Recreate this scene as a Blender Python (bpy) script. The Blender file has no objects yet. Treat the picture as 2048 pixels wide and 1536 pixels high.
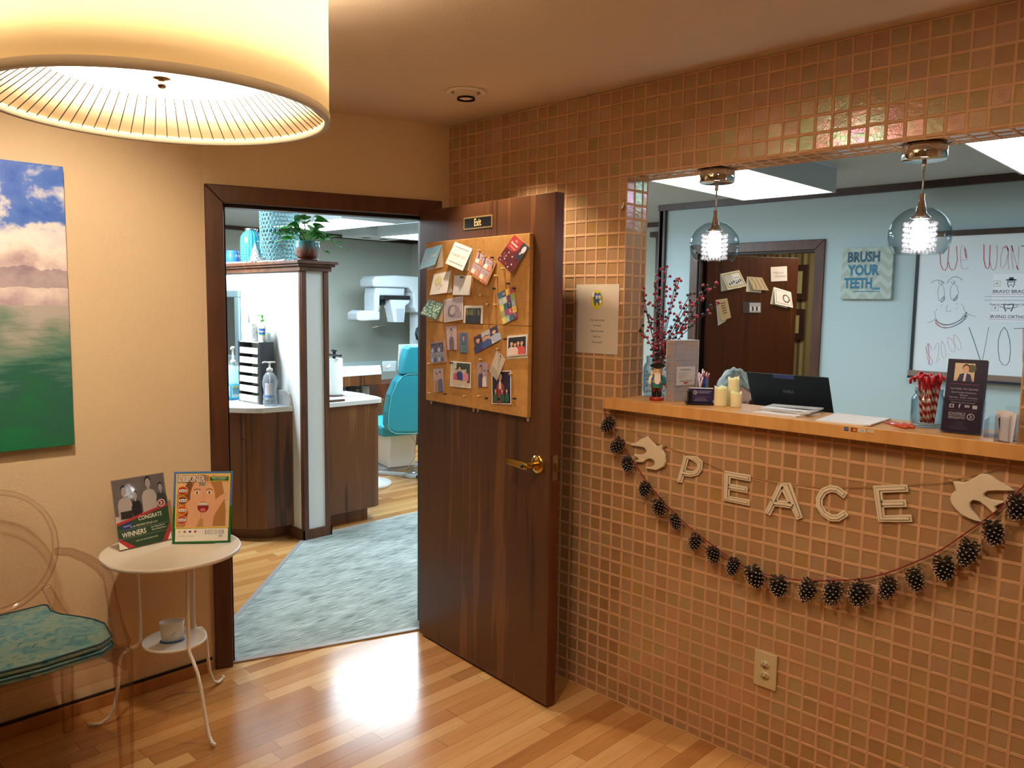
import bpy, bmesh, math, random
from mathutils import Vector, Matrix
from math import sin, cos, pi, radians

# ------------------------------------------------------------------ camera
scene = bpy.context.scene
COL = scene.collection
cam_d = bpy.data.cameras.new('camera')
cam = bpy.data.objects.new('camera', cam_d)
COL.objects.link(cam)
cam_d.sensor_width = 36.0
cam_d.lens = 27.858
cam_d.clip_start = 0.02
cam_d.clip_end = 60
_R = Vector((0.71323, 0.70080, 0.01324)); _U = Vector((-0.07887, 0.06147, 0.99499)); _F = Vector((-0.69648, 0.71070, -0.09911))
cam.matrix_world = Matrix(((_R.x, _U.x, -_F.x, 2.9083), (_R.y, _U.y, -_F.y, -2.5226), (_R.z, _U.z, -_F.z, 1.6096), (0, 0, 0, 1)))
scene.camera = cam

# ------------------------------------------------------------------ view, world, lights
scene.view_settings.view_transform = 'Standard'
scene.view_settings.look = 'None'
scene.view_settings.exposure = 0.4
scene.view_settings.gamma = 1.0
scene.view_settings.use_curve_mapping = False
scene.cycles.use_denoising = True
scene.cycles.max_bounces = 9
scene.cycles.diffuse_bounces = 4
scene.cycles.glossy_bounces = 4
scene.cycles.transmission_bounces = 6
scene.cycles.transparent_max_bounces = 32
scene.cycles.sample_clamp_indirect = 6.0
scene.cycles.caustics_reflective = False
scene.cycles.caustics_refractive = False
world = bpy.data.worlds.new('world'); scene.world = world
world.use_nodes = True
world.node_tree.nodes['Background'].inputs[0].default_value = (0.9, 0.8, 0.7, 1)
world.node_tree.nodes['Background'].inputs[1].default_value = 0.02

WARM = (1.0, 0.82, 0.62)
COOL = (0.72, 0.90, 1.0)

def lamp(name, kind, loc, power, color, aim=None, **kw):
    l = bpy.data.lights.new(name, kind); l.energy = power; l.color = color
    for k, v in kw.items(): setattr(l, k, v)
    o = bpy.data.objects.new(name, l); COL.objects.link(o); o.location = loc
    if aim: o.rotation_euler = (Vector(aim) - Vector(loc)).to_track_quat('-Z', 'Y').to_euler()
    return o
# recessed spots of the waiting room (the eyeball over the door, one over the sea picture, two by the reception counter)
lamp('eyeball_spot_light', 'SPOT', (0.52, -0.36, 2.40), 42, WARM, (0.66, -0.12, 0.9), spot_size=radians(88), spot_blend=0.6, shadow_soft_size=0.02)
lamp('picture_spot_light', 'SPOT', (0.75, -1.95, 2.42), 55, (1.0, 0.82, 0.60), (-0.36, -1.62, 1.5), spot_size=radians(75), spot_blend=0.8, shadow_soft_size=0.03)
lamp('counter_spot_light', 'SPOT', (2.6, -1.5, 2.42), 36, WARM, (2.2, 0.0, 0.9), spot_size=radians(100), spot_blend=0.9, shadow_soft_size=0.04)
lamp('counter_spot_light', 'SPOT', (1.4, -1.3, 2.42), 26, WARM, (1.5, 0.0, 0.5), spot_size=radians(105), spot_blend=0.9, shadow_soft_size=0.04)
# bulbs inside the drum lamp
for k in range(3):
    a = 2 * pi * k / 3 + 0.4
    lamp('drum_bulb_light', 'POINT', (1.198 + 0.11 * cos(a), -1.826 + 0.11 * sin(a), 2.14), 15, WARM, shadow_soft_size=0.04)
# the two pendants over the counter
for x in (1.387, 2.083):
    lamp('pendant_bulb_light', 'POINT', (x, 0.07, 1.84), 3.0, (1, 0.95, 0.9), shadow_soft_size=0.035)
# fluorescent work light of the clinic nook, lights the white partition
lamp('nook_light', 'AREA', (-2.5, -0.55, 2.30), 55, (0.82, 0.93, 1.0), (-2.4, 0.24, 1.2), size=0.5)

lamp('clinic_fill_light', 'AREA', (-3.4, 2.3, 2.28), 70, COOL, (-3.4, 2.3, 0), size=1.2)  # added fill to brighten the clinic, separate from the ceiling boxes, no fixture
lamp('clinic_entry_fill_light', 'AREA', (-1.3, 1.6, 2.38), 45, COOL, (-1.3, 1.4, 0), size=1.0)  # unseen fill added inside the clinic entry for brightness, no fixture there
lamp('office_fill_light', 'AREA', (0.5, 3.9, 2.38), 16, (1.0, 0.85, 0.65), (0.3, 3.9, 0), size=0.6)  # invented warm fill that lifts the dark back office, no lamp modelled

# ------------------------------------------------------------------ node helpers
def lin(c):
    if isinstance(c, str):
        c = tuple(int(c[i:i + 2], 16) / 255 for i in (0, 2, 4))
    return tuple(((x / 12.92) if x <= 0.04045 else ((x + 0.055) / 1.055) ** 2.4) for x in c[:3]) + (1.0,)

class NT:
    def __init__(s, name):
        s.m = bpy.data.materials.new(name); s.m.use_nodes = True
        s.t = s.m.node_tree; s.n = s.t.nodes; s.l = s.t.links
        s.b = s.n['Principled BSDF']; s.out = s.n['Material Output']
    def node(s, kind, **kw):
        n = s.n.new(kind)
        for k, v in kw.items(): setattr(n, k, v)
        return n
    def put(s, sock, v):
        if isinstance(v, bpy.types.NodeSocket): s.l.new(v, sock)
        elif v is not None:
            if hasattr(sock.default_value, '__len__') and not hasattr(v, '__len__'):
                v = (v,) * len(sock.default_value)
            sock.default_value = v
    def math(s, op, a, b=None, c=None):
        n = s.node('ShaderNodeMath', operation=op)
        s.put(n.inputs[0], a)
        if b is not None: s.put(n.inputs[1], b)
        if c is not None: s.put(n.inputs[2], c)
        return n.outputs[0]
    def obj(s): return s.node('ShaderNodeTexCoord').outputs['Object']
    def sep(s, v):
        n = s.node('ShaderNodeSeparateXYZ'); s.put(n.inputs[0], v); return n.outputs
    def comb(s, x=0, y=0, z=0):
        n = s.node('ShaderNodeCombineXYZ')
        for i, v in enumerate((x, y, z)): s.put(n.inputs[i], v)
        return n.outputs[0]
    def scale(s, v, sc, loc=(0, 0, 0), rot=(0, 0, 0)):
        n = s.node('ShaderNodeMapping'); s.put(n.inputs['Vector'], v)
        n.inputs['Scale'].default_value = sc; n.inputs['Location'].default_value = loc; n.inputs['Rotation'].default_value = rot
        return n.outputs[0]
    def noise(s, v, sc=5, det=3, dist=0, rough=.5, out='Fac'):
        n = s.node('ShaderNodeTexNoise'); s.put(n.inputs['Vector'], v); s.put(n.inputs['Scale'], sc)
        n.inputs['Detail'].default_value = det; n.inputs['Distortion'].default_value = dist; n.inputs['Roughness'].default_value = rough
        return n.outputs[out]
    def white(s, v, out='Value'):
        n = s.node('ShaderNodeTexWhiteNoise'); n.noise_dimensions = '3D'; s.put(n.inputs['Vector'], v); return n.outputs[out]
    def ramp(s, f, stops, interp='LINEAR'):
        n = s.node('ShaderNodeValToRGB'); s.put(n.inputs[0], f); r = n.color_ramp; r.interpolation = interp
        while len(r.elements) < len(stops): r.elements.new(1)
        for e, (p, c) in zip(r.elements, stops):
            e.position = p; e.color = lin(c) if isinstance(c, str) else (tuple(c) + (1,))[:4]
        return n.outputs[0]
    def mix(s, f, a, b, mode='MIX'):
        n = s.node('ShaderNodeMix', data_type='RGBA', blend_type=mode)
        s.put(n.inputs[0], f); s.put(n.inputs[6], lin(a) if isinstance(a, str) else a); s.put(n.inputs[7], lin(b) if isinstance(b, str) else b)
        return n.outputs[2]
    def bump(s, h, strength=.3, dist=.002):
        n = s.node('ShaderNodeBump'); s.put(n.inputs['Height'], h); n.inputs['Strength'].default_value = strength; n.inputs['Distance'].default_value = dist
        s.l.new(n.outputs[0], s.b.inputs['Normal'])
    def set(s, **kw):
        for k, v in kw.items():
            s.put(s.b.inputs[k.replace('_', ' ')], lin(v) if isinstance(v, str) else v)
        return s.m

_cache = {}
def mat(c, rough=.6, metal=0.0, emit=0.0, coat=0.0):
    """plain paint, paper or plastic of one colour"""
    key = (c, rough, metal, emit, coat)
    if key not in _cache:
        t = NT('paint_' + (c if isinstance(c, str) else 'x'))
        t.set(Base_Color=c, Roughness=rough, Metallic=metal)
        if coat: t.set(Coat_Weight=coat)
        if emit: t.set(Emission_Color=c, Emission_Strength=emit)
        # faint unevenness so that nothing is perfectly flat in tone
        if not emit and not metal:
            nz = t.noise(t.obj(), 35, 2)
            t.put(t.b.inputs['Base Color'], t.mix(t.math('MULTIPLY', nz, .12), c, tuple(x * .8 for x in lin(c)[:3]) + (1,)))
        _cache[key] = t.m
    return _cache[key]

def glassy(name, tint=(.95, .97, .97), edge=(.55, .6, .62), gl=.9, rough=.03, power=.25, body=None, bodyf=0.0):
    """thin clear plastic or glass: see-through in the middle, darker and mirror-like to the edge"""
    t = NT(name)
    lw = t.node('ShaderNodeLayerWeight'); lw.inputs['Blend'].default_value = power
    tr = t.node('ShaderNodeBsdfTransparent'); t.put(tr.inputs[0], t.mix(lw.outputs['Facing'], tuple(tint) + (1,), tuple(edge) + (1,)))
    g = t.node('ShaderNodeBsdfGlossy'); g.inputs['Roughness'].default_value = rough; g.inputs['Color'].default_value = (gl, gl, gl, 1)
    fr = t.math('ADD', .035, t.math('MULTIPLY', t.math('POWER', lw.outputs['Facing'], 4.0), .55))
    mx = t.node('ShaderNodeMixShader'); t.l.new(fr, mx.inputs[0]); t.l.new(tr.outputs[0], mx.inputs[1]); t.l.new(g.outputs[0], mx.inputs[2])
    o = mx.outputs[0]
    if body:
        d = t.node('ShaderNodeBsdfDiffuse'); d.inputs[0].default_value = lin(body)
        m2 = t.node('ShaderNodeMixShader'); m2.inputs[0].default_value = bodyf
        t.l.new(o, m2.inputs[1]); t.l.new(d.outputs[0], m2.inputs[2]); o = m2.outputs[0]
    t.l.new(o, t.out.inputs[0])
    return t.m

# ------------------------------------------------------------------ surface materials
def m_walnut(name, axis='x', dark='2a130a', mid='5a3018', light='8a5228', rough=.35, sc=1.0, spec=.5):
    t = NT(name); o = t.sep(t.obj())
    h = o[0] if axis == 'x' else o[1]
    other = o[1] if axis == 'x' else o[0]
    h = t.math('ADD', h, t.math('MULTIPLY', other, .6))
    v = t.comb(t.math('MULTIPLY', h, 7 * sc), 0, t.math('MULTIPLY', o[2], .55))
    big = t.noise(v, 1.0, 3, 0.6)
    wv = t.comb(t.math('MULTIPLY', h, 26 * sc), 0, t.math('MULTIPLY', o[2], .8))
    mid_n = t.noise(wv, 1.0, 4, 1.2)
    fine = t.noise(t.comb(t.math('MULTIPLY', h, 260), 0, t.math('MULTIPLY', o[2], 5)), 1, 2)
    f = t.math('ADD', t.math('MULTIPLY', big, .55), t.math('MULTIPLY', mid_n, .5))
    rings = t.math('SINE', t.math('MULTIPLY', f, 42))
    f2 = t.math('ADD', f, t.math('MULTIPLY', rings, .035))
    f2 = t.math('ADD', f2, t.math('MULTIPLY', t.math('SUBTRACT', fine, .5), .14))
    c = t.ramp(f2, [(.32, dark), (.5, mid), (.62, mid), (.76, light)])
    t.put(t.b.inputs['Base Color'], c)
    return t.set(Roughness=rough, Specular_IOR_Level=spec)
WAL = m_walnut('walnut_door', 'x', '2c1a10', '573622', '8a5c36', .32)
WALC = m_walnut('walnut_cabinet', 'x', '2a160c', '6a4022', '96663a', .38)
WALY = m_walnut('walnut_cabinet_side', 'y', '2a160c', '6a4022', '96663a', .38)
WALD = m_walnut('dark_walnut_door', 'x', '22100a', '48220f', '6a3416', .3)
def m_stain(name, c1, c2, rough=.4):
    t = NT(name); o = t.obj()
    f = t.noise(t.scale(o, (20, 20, 3)), 1, 3, .4)
    t.put(t.b.inputs['Base Color'], t.ramp(f, [(.3, c1), (.7, c2)]))
    return t.set(Roughness=rough)
TRIM = m_stain('dark_stained_trim', '46281a', '5e3824')
TRIM_DK = m_stain('dark_brown_trim', '33201a', '4a3026')
JAMB = m_stain('black_brown_jamb', '160b08', '22110a', .5)
MAPLE = m_stain('maple_board', 'c89050', 'dca765', .35)
BASEB = m_stain('honey_baseboard', 'a8703e', 'bd8650', .4)

def m_wall(name, c, bump=.35, sc=140, rough=.85):
    t = NT(name); o = t.obj()
    f = t.noise(o, sc, 3, .3)
    t.put(t.b.inputs['Base Color'], t.mix(t.math('MULTIPLY', t.noise(o, 3, 2), .15), c, tuple(x * .88 for x in lin(c)[:3]) + (1,)))
    t.bump(f, bump, .003)
    return t.set(Roughness=rough)
BEIGE = m_wall('beige_orange_peel_plaster', 'dfc9a6', .6, 110)
CEIL = m_wall('cream_ceiling', 'dccab2', .25, 200)
BLUEW = m_wall('pale_blue_wall', 'b9ccd0', .2, 200)
GREYW = m_wall('pale_grey_green_wall', 'b3b9b0', .2, 200)
WHITEW = m_wall('white_partition_wall', 'dfe4e4', .2, 200)
CEILC = m_wall('clinic_ceiling', 'b9c6cb', .3, 260)

def m_floor(name, stops, W=.069, Ln=.62, rough=.13):
    t = NT(name); o = t.sep(t.obj())
    row = t.math('FLOOR', t.math('DIVIDE', o[0], W))
    off = t.math('MULTIPLY', t.white(t.comb(row, 3.7, 0)), Ln * 3)
    yy = t.math('DIVIDE', t.math('ADD', o[1], off), t.math('ADD', Ln, t.math('MULTIPLY', t.white(t.comb(row, 9.1, 2)), .35)))
    idy = t.math('FLOOR', yy)
    rnd = t.white(t.comb(row, idy, 5))
    gr = t.noise(t.comb(t.math('MULTIPLY', o[0], 70), t.math('MULTIPLY', o[1], 3.5), t.math('MULTIPLY', rnd, 40)), 1, 4, .8)
    bigg = t.noise(t.comb(t.math('MULTIPLY', o[0], 12), t.math('MULTIPLY', o[1], 2), t.math('MULTIPLY', rnd, 90)), 1, 2, .5)
    f = t.math('ADD', t.math('MULTIPLY', rnd, .55), t.math('ADD', t.math('MULTIPLY', gr, .28), t.math('MULTIPLY', bigg, .22)))
    c = t.ramp(f, stops)
    knot = t.math('GREATER_THAN', t.noise(t.comb(t.math('MULTIPLY', o[0], 9), t.math('MULTIPLY', o[1], 4), 8), 1.7, 1), .80)
    c = t.mix(t.math('MULTIPLY', knot, .7), c, '5a3216')
    fx = t.math('FRACT', t.math('DIVIDE', o[0], W)); fy = t.math('FRACT', yy)
    gx = t.math('LESS_THAN', t.math('MINIMUM', fx, t.math('SUBTRACT', 1, fx)), .014)
    gy = t.math('LESS_THAN', t.math('MINIMUM', fy, t.math('SUBTRACT', 1, fy)), .0016)
    g = t.math('MAXIMUM', gx, gy)
    c = t.mix(t.math('MULTIPLY', g, .6), c, '4a2a12')
    t.put(t.b.inputs['Base Color'], c)
    h = t.math('ADD', t.math('MULTIPLY', g, -1), t.math('ADD', t.math('MULTIPLY', rnd, .25), t.math('MULTIPLY', t.noise(t.obj(), 6, 2), .9)))
    t.bump(h, .12, .0025)
    t.put(t.b.inputs['Roughness'], t.math('ADD', rough, t.math('MULTIPLY', gr, .10)))
    return t.set(Specular_IOR_Level=.6)
OAK = m_floor('oak_strip_floor', [(.15, '9a6638'), (.4, 'b98048'), (.6, 'c8935a'), (.85, 'd8ab72')])

def m_carpet():
    t = NT('striated_carpet'); o = t.sep(t.obj())
    s1 = t.noise(t.comb(t.math('MULTIPLY', o[0], 150), t.math('MULTIPLY', o[1], 9), 0), 1, 3, .3)
    s2 = t.noise(t.comb(t.math('MULTIPLY', o[0], 9), t.math('MULTIPLY', o[1], 3), 3), 1, 2)
    s3 = t.noise(t.obj(), 900, 1)
    f = t.math('ADD', t.math('MULTIPLY', s1, .8), t.math('ADD', t.math('MULTIPLY', s2, .25), t.math('MULTIPLY', s3, .22)))
    t.put(t.b.inputs['Base Color'], t.ramp(f, [(.42, '4c5250'), (.55, '7f8884'), (.66, '9fa9a6'), (.85, 'c0cac8')]))
    t.bump(f, .9, .004)
    return t.set(Roughness=.95, Specular_IOR_Level=.1)
CARPET = m_carpet()

def m_tile():
    t = NT('iridescent_glass_tile')
    at = t.node('ShaderNodeAttribute', attribute_name='rnd'); r = at.outputs['Fac']
    big = t.noise(t.obj(), 1.3, 2)
    r2 = t.math('FRACT', t.math('MULTIPLY', r, 17.3))
    f = t.math('ADD', t.math('MULTIPLY', r, .75), t.math('MULTIPLY', big, .25))
    c = t.ramp(f, [(.0, '9c774f'), (.3, 'ab845b'), (.6, 'b38c63'), (.8, 'b08d6b'), (.9, 'ae8f5a'), (1.0, 'b58d72')])
    odd = t.math('GREATER_THAN', r2, .84)
    c = t.mix(t.math('MULTIPLY', odd, .6), c, t.ramp(t.math('FRACT', t.math('MULTIPLY', r, 53.1)), [(0, 'b0893e'), (.5, 'b07c62'), (1, 'a89058')]))
    t.put(t.b.inputs['Base Color'], c)
    w = t.noise(t.obj(), 95, 2, 1.2)
    w2 = t.noise(t.scale(t.obj(), (28, 28, 45)), 1, 2, .6)
    t.bump(t.math('ADD', w, t.math('MULTIPLY', w2, 1.2)), .22, .0018)
    t.put(t.b.inputs['Thin Film Thickness'], t.math('ADD', 330, t.math('ADD', t.math('MULTIPLY', r2, 260), t.math('MULTIPLY', w2, 200))))
    t.put(t.b.inputs['Thin Film IOR'], 1.9)
    return t.set(Roughness=.17, Specular_IOR_Level=.8)
TILE = m_tile()
GROUT = m_wall('tan_grout', 'cda076', .3, 500, .9)

def m_emit(name, c, s):
    t = NT(name); return t.set(Base_Color='ffffff', Emission_Color=c, Emission_Strength=s, Roughness=.6)
def m_brushed(name, c, r=.22, metal=1.0):
    t = NT(name); return t.set(Base_Color=c, Roughness=r, Metallic=metal)
BRASS = m_brushed('polished_brass', 'd9b25a', .16)
CHROME = m_brushed('chrome', 'd6d2cc', .08)
STEEL = m_brushed('brushed_steel', 'b0aca6', .3)
CLEAR = glassy('clear_plastic', (.96, .94, .94), (.62, .56, .56), power=.35)
GLASS = glassy('clear_glass', (.97, .98, .98), (.55, .62, .64))
WHITE = mat('f2efe8', .5); BLACK = mat('15141a', .4); PAPER = mat('f3ece4', .7)

# ------------------------------------------------------------------ mesh builder
class M:
    """collects shapes, then links them as ONE mesh object"""
    def __init__(s): s.v = []; s.f = []; s.mi = []; s.sm = []; s.mats = []; s.rnd = []
    def add(s, vs, fs, m, T=None, smooth=False, rnd=0.0):
        if m not in s.mats: s.mats.append(m)
        k = s.mats.index(m); b = len(s.v)
        for p in vs:
            p = T(*p) if callable(T) else (T @ Vector(p) if T is not None else p)
            s.v.append(tuple(p))
        for f in fs:
            s.f.append([b + i for i in f]); s.mi.append(k); s.sm.append(smooth); s.rnd.append(rnd)
        return s
    def box(s, x0, x1, y0, y1, z0, z1, m, T=None, smooth=False):
        vs = [(x, y, z) for x in (x0, x1) for y in (y0, y1) for z in (z0, z1)]
        return s.add(vs, [(0, 1, 3, 2), (4, 6, 7, 5), (0, 4, 5, 1), (2, 3, 7, 6), (0, 2, 6, 4), (1, 5, 7, 3)], m, T, smooth)
    def prism(s, pts, z0, z1, m, T=None, smooth=False):
        n = len(pts)
        vs = [(x, y, z0) for x, y in pts] + [(x, y, z1) for x, y in pts]
        fs = [tuple(range(n - 1, -1, -1)), tuple(range(n, 2 * n))] + [(i, (i + 1) % n, n + (i + 1) % n, n + i) for i in range(n)]
        return s.add(vs, fs, m, T, smooth)
    def lathe(s, prof, m, T=None, n=24, smooth=True, a0=0, a1=2 * pi, cap=True):
        full = abs(a1 - a0 - 2 * pi) < 1e-6; cols = n if full else n + 1
        vs = []; fs = []
        for r, z in prof:
            for i in range(cols):
                a = a0 + (a1 - a0) * i / n; vs.append((r * cos(a), r * sin(a), z))
        for j in range(len(prof) - 1):
            for i in range(n):
                i2 = (i + 1) % cols
                fs.append((j * cols + i, j * cols + i2, (j + 1) * cols + i2, (j + 1) * cols + i))
        if cap and full:
            if prof[0][0] > 1e-5: fs.append(tuple(range(cols - 1, -1, -1)))
            if prof[-1][0] > 1e-5: fs.append(tuple((len(prof) - 1) * cols + i for i in range(cols)))
        return s.add(vs, fs, m, T, smooth)
    def cyl(s, c, r, z0, z1, m, T=None, n=20, r2=None):
        T2 = Matrix.Translation((c[0], c[1], 0)); T3 = (lambda x, y, z: T(*(T2 @ Vector((x, y, z))))) if callable(T) else ((T @ T2) if T is not None else T2)
        return s.lathe([(r, z0), (r if r2 is None else r2, z1)], m, T3, n)
    def ball(s, c, r, m, T=None, n=12, sc=(1, 1, 1)):
        vs = []; fs = []; h = n // 2
        for j in range(h + 1):
            for i in range(n):
                a = 2 * pi * i / n; b = pi * j / h
                vs.append((c[0] + r * sc[0] * sin(b) * cos(a), c[1] + r * sc[1] * sin(b) * sin(a), c[2] + r * sc[2] * cos(b)))
        for j in range(h):
            for i in range(n):
                q = (j * n + i, (j + 1) * n + i, (j + 1) * n + (i + 1) % n, j * n + (i + 1) % n)
                if j == 0: q = (0, (n + i), n + (i + 1) % n)
                elif j == h - 1: q = (j * n + i, h * n, j * n + (i + 1) % n)
                fs.append(q)
        return s.add(vs, fs, m, T, True)
    def tube(s, pts, r, m, T=None, n=8, closed=False, cap=True):
        P = [Vector(p) for p in pts]; N = len(P); R = r if hasattr(r, '__len__') else [r] * N
        vs = []; up = None
        for i, p in enumerate(P):
            if closed: t = P[(i + 1) % N] - P[i - 1]
            else: t = P[min(i + 1, N - 1)] - P[max(i - 1, 0)]
            t.normalize()
            if up is None:
                up = Vector((0, 0, 1)) if abs(t.z) < .9 else Vector((1, 0, 0))
            a = t.cross(up)
            if a.length < 1e-6: a = t.orthogonal()
            a.normalize(); b = a.cross(t).normalized(); up = b
            for k in range(n):
                w = 2 * pi * k / n; vs.append(p + R[i] * (cos(w) * a + sin(w) * b))
        fs = []
        for i in range(N if closed else N - 1):
            i2 = (i + 1) % N
            for k in range(n): fs.append((i * n + k, i2 * n + k, i2 * n + (k + 1) % n, i * n + (k + 1) % n))
        if cap and not closed:
            fs += [tuple(range(n)), tuple((N - 1) * n + k for k in range(n - 1, -1, -1))]
        return s.add(vs, fs, m, T, True)
    def build(s, name, parent=None, loc=None, bevel=0, seg=2, sub=0, smooth=None):
        o0 = Vector(loc) if loc is not None else Vector((0, 0, 0))
        me = bpy.data.meshes.new(name)
        me.from_pydata([tuple(Vector(v) - o0) for v in s.v] if loc is not None else s.v, [], s.f)
        for m in s.mats: me.materials.append(m)
        me.polygons.foreach_set('material_index', s.mi); me.polygons.foreach_set('use_smooth', s.sm if smooth is None else [smooth] * len(s.f))
        if any(s.rnd):
            a = me.attributes.new('rnd', 'FLOAT', 'FACE'); a.data.foreach_set('value', s.rnd)
        me.update()
        bm = bmesh.new(); bm.from_mesh(me); bmesh.ops.recalc_face_normals(bm, faces=bm.faces) if getattr(s, 'fix', True) else None; bm.to_mesh(me); bm.free()
        o = bpy.data.objects.new(name, me); COL.objects.link(o)
        if loc is not None and parent is None: o.location = o0
        if parent is not None:
            o.parent = parent
            if loc is not None: o.location = o0
        if bevel:
            b = o.modifiers.new('bevel', 'BEVEL'); b.width = bevel; b.segments = seg; b.limit_method = 'ANGLE'; b.angle_limit = radians(40)
        if sub:
            b = o.modifiers.new('sub', 'SUBSURF'); b.levels = sub; b.render_levels = sub
        return o

def tag(o, label, cat, group=None, kind=None):
    o['label'] = label; o['category'] = cat
    if group: o['group'] = group
    if kind: o['kind'] = kind
    return o
def struct(o): o['kind'] = 'structure'; return o
def thing(name, label, cat, loc=(0, 0, 0), rot=(0, 0, 0), group=None):
    o = bpy.data.objects.new(name, None); COL.objects.link(o); o.empty_display_size = .05
    o.location = loc; o.rotation_euler = rot
    return tag(o, label, cat, group)
def dup(root, loc=None, rot=None, label=None):
    """a copy of a thing with copies of its parts and sub-parts"""
    r = root.copy(); COL.objects.link(r)
    if loc is not None: r.location = loc
    if rot is not None: r.rotation_euler = rot
    if label: r['label'] = label
    def rec(a, b):
        for ch in list(a.children):
            c = ch.copy(); COL.objects.link(c); c.parent = b; c.matrix_parent_inverse = ch.matrix_parent_inverse.copy()
            rec(ch, c)
    rec(root, r)
    return r

_tx = {}
def glyphs(text, bold=0.0, shear=0.0, align='CENTER'):
    key = (text, bold, shear, align)
    if key not in _tx:
        cu = bpy.data.curves.new('t', 'FONT'); cu.body = text; cu.align_x = align; cu.align_y = 'CENTER'; cu.offset = bold * .45; cu.shear = shear
        cu.resolution_u = 2
        ob = bpy.data.objects.new('t', cu); COL.objects.link(ob)
        me = bpy.data.meshes.new_from_object(ob.evaluated_get(bpy.context.evaluated_depsgraph_get()))
        bpy.data.objects.remove(ob); bpy.data.curves.remove(cu)
        vs = [tuple(v.co) for v in me.vertices]; fs = [tuple(p.vertices) for p in me.polygons]
        bpy.data.meshes.remove(me)
        _tx[key] = (vs, fs)
    return _tx[key]
class Art:
    """draws flat printed shapes on a surface; T maps (x, y, layer) to the place"""
    def __init__(s, mesh, T): s.M = mesh; s.T = T; s.k = 1
    def poly(s, pts, m, k=None):
        k = s.k if k is None else k
        s.M.add([(x, y, k) for x, y in pts], [tuple(range(len(pts)))], m, s.T)
    def rect(s, x0, y0, x1, y1, m, k=None): s.poly([(x0, y0), (x1, y0), (x1, y1), (x0, y1)], m, k)
    def disc(s, cx, cy, rx, ry, m, k=None, n=16, a0=0, a1=2 * pi, rot=0):
        P = []
        for i in range(n if a1 - a0 > 6.2 else n + 1):
            a = a0 + (a1 - a0) * i / n; x = rx * cos(a); y = ry * sin(a)
            P.append((cx + x * cos(rot) - y * sin(rot), cy + x * sin(rot) + y * cos(rot)))
        s.poly(P, m, k)
    def line(s, pts, w, m, k=None):
        k = s.k if k is None else k; vs = []; N = len(pts)
        for i, (x, y) in enumerate(pts):
            a = pts[max(i - 1, 0)]; b = pts[min(i + 1, N - 1)]
            dx, dy = b[0] - a[0], b[1] - a[1]; L = math.hypot(dx, dy) or 1
            nx, ny = -dy / L * w / 2, dx / L * w / 2
            vs += [(x + nx, y + ny, k), (x - nx, y - ny, k)]
        s.M.add(vs, [(2 * i, 2 * i + 1, 2 * i + 3, 2 * i + 2) for i in range(N - 1)], m, s.T)
    def text(s, txt, cx, cy, h, m, k=None, sx=1.0, bold=0.0, rot=0, shear=0.0, align='CENTER', maxw=None):
        k = s.k if k is None else k
        vs, fs = glyphs(txt, bold, shear, align)
        if not vs: return
        w = max(v[0] for v in vs) - min(v[0] for v in vs)
        if maxw: sx = min(sx, maxw / (w * h / .7)) if w else sx
        q = h / .7
        V = []
        for x, y, z in vs:
            x *= q * sx; y *= q; V.append((cx + x * cos(rot) - y * sin(rot), cy + x * sin(rot) + y * cos(rot), k))
        s.M.add(V, fs, m, s.T)
def frameT(o, u, v, n, lay=.0004):
    o, u, v, n = Vector(o), Vector(u), Vector(v), Vector(n)
    return lambda x, y, k: o + u * x + v * y + n * (k * lay)
def quadT(c, n, lay=.0004):
    """unit square onto four corners: lower left, lower right, upper right, upper left"""
    A, B, C_, D = [Vector(p) for p in c]; n = Vector(n)
    return lambda x, y, k: A * (1 - x) * (1 - y) + B * x * (1 - y) + C_ * x * y + D * (1 - x) * y + n * (k * lay)

# ================================================================== THE SETTING
P = .0547; X0 = .0223; HZ = 2.443          # mosaic pitch, first grout column, ceiling height
OX0, OX1, OZ0, OZ1 = 1.042, 2.391, 1.208, 2.105   # reception opening
def tiles(Mm, T, us, vs, skip, rng):
    """mosaic: grout ribs with recessed glass tiles; us, vs are grout lines; T maps (u, v, depth)"""
    g = .0034; ins = .0055
    for i in range(len(us) - 1):
        for j in range(len(vs) - 1):
            u0, u1, v0, v1 = us[i], us[i + 1], vs[j], vs[j + 1]
            if skip and skip((u0 + u1) / 2, (v0 + v1) / 2): continue
            gu = min(g, (u1 - u0) * .2); gv = min(g, (v1 - v0) * .2); iu = gu + .0018; iv = gv + .0018
            jx, jz = rng.uniform(-.0006, .0006), rng.uniform(-.0006, .0006)
            o = [(u0, v0), (u1, v0), (u1, v1), (u0, v1)]
            a = [(u0 + gu + jx, v0 + gv + jz), (u1 - gu + jx, v0 + gv + jz), (u1 - gu + jx, v1 - gv + jz), (u0 + gu + jx, v1 - gv + jz)]
            b = [(u0 + iu + jx, v0 + iv + jz), (u1 - iu + jx, v0 + iv + jz), (u1 - iu + jx, v1 - iv + jz), (u0 + iu + jx, v1 - iv + jz)]
            tx, ty = rng.gauss(0, .0003), rng.gauss(0, .0003)
            V = [(x, y, 0) for x, y in o] + [(x, y, .0002) for x, y in a] + [(b[0][0], b[0][1], -.0019 + tx), (b[1][0], b[1][1], -.0019 + ty), (b[2][0], b[2][1], -.0019 - tx), (b[3][0], b[3][1], -.0019 - ty)]
            F = [(k, (k + 1) % 4, 4 + (k + 1) % 4, 4 + k) for k in range(4)] + [(4 + k, 4 + (k + 1) % 4, 8 + (k + 1) % 4, 8 + k) for k in range(4)]
            Mm.add(V, F, GROUT, T)
            Mm.add(V[8:], [(0, 1, 2), (0, 2, 3)], TILE, T, rnd=rng.random() * .98 + .01)
rng = random.Random(7)
mw = M(); mw.fix = False
def lines(a, b, first):
    L = [a]; x = first
    while x <= a + 1e-4: x += P
    while x < b - 1e-4: L.append(x); x += P
    L.append(b); return L
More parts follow.
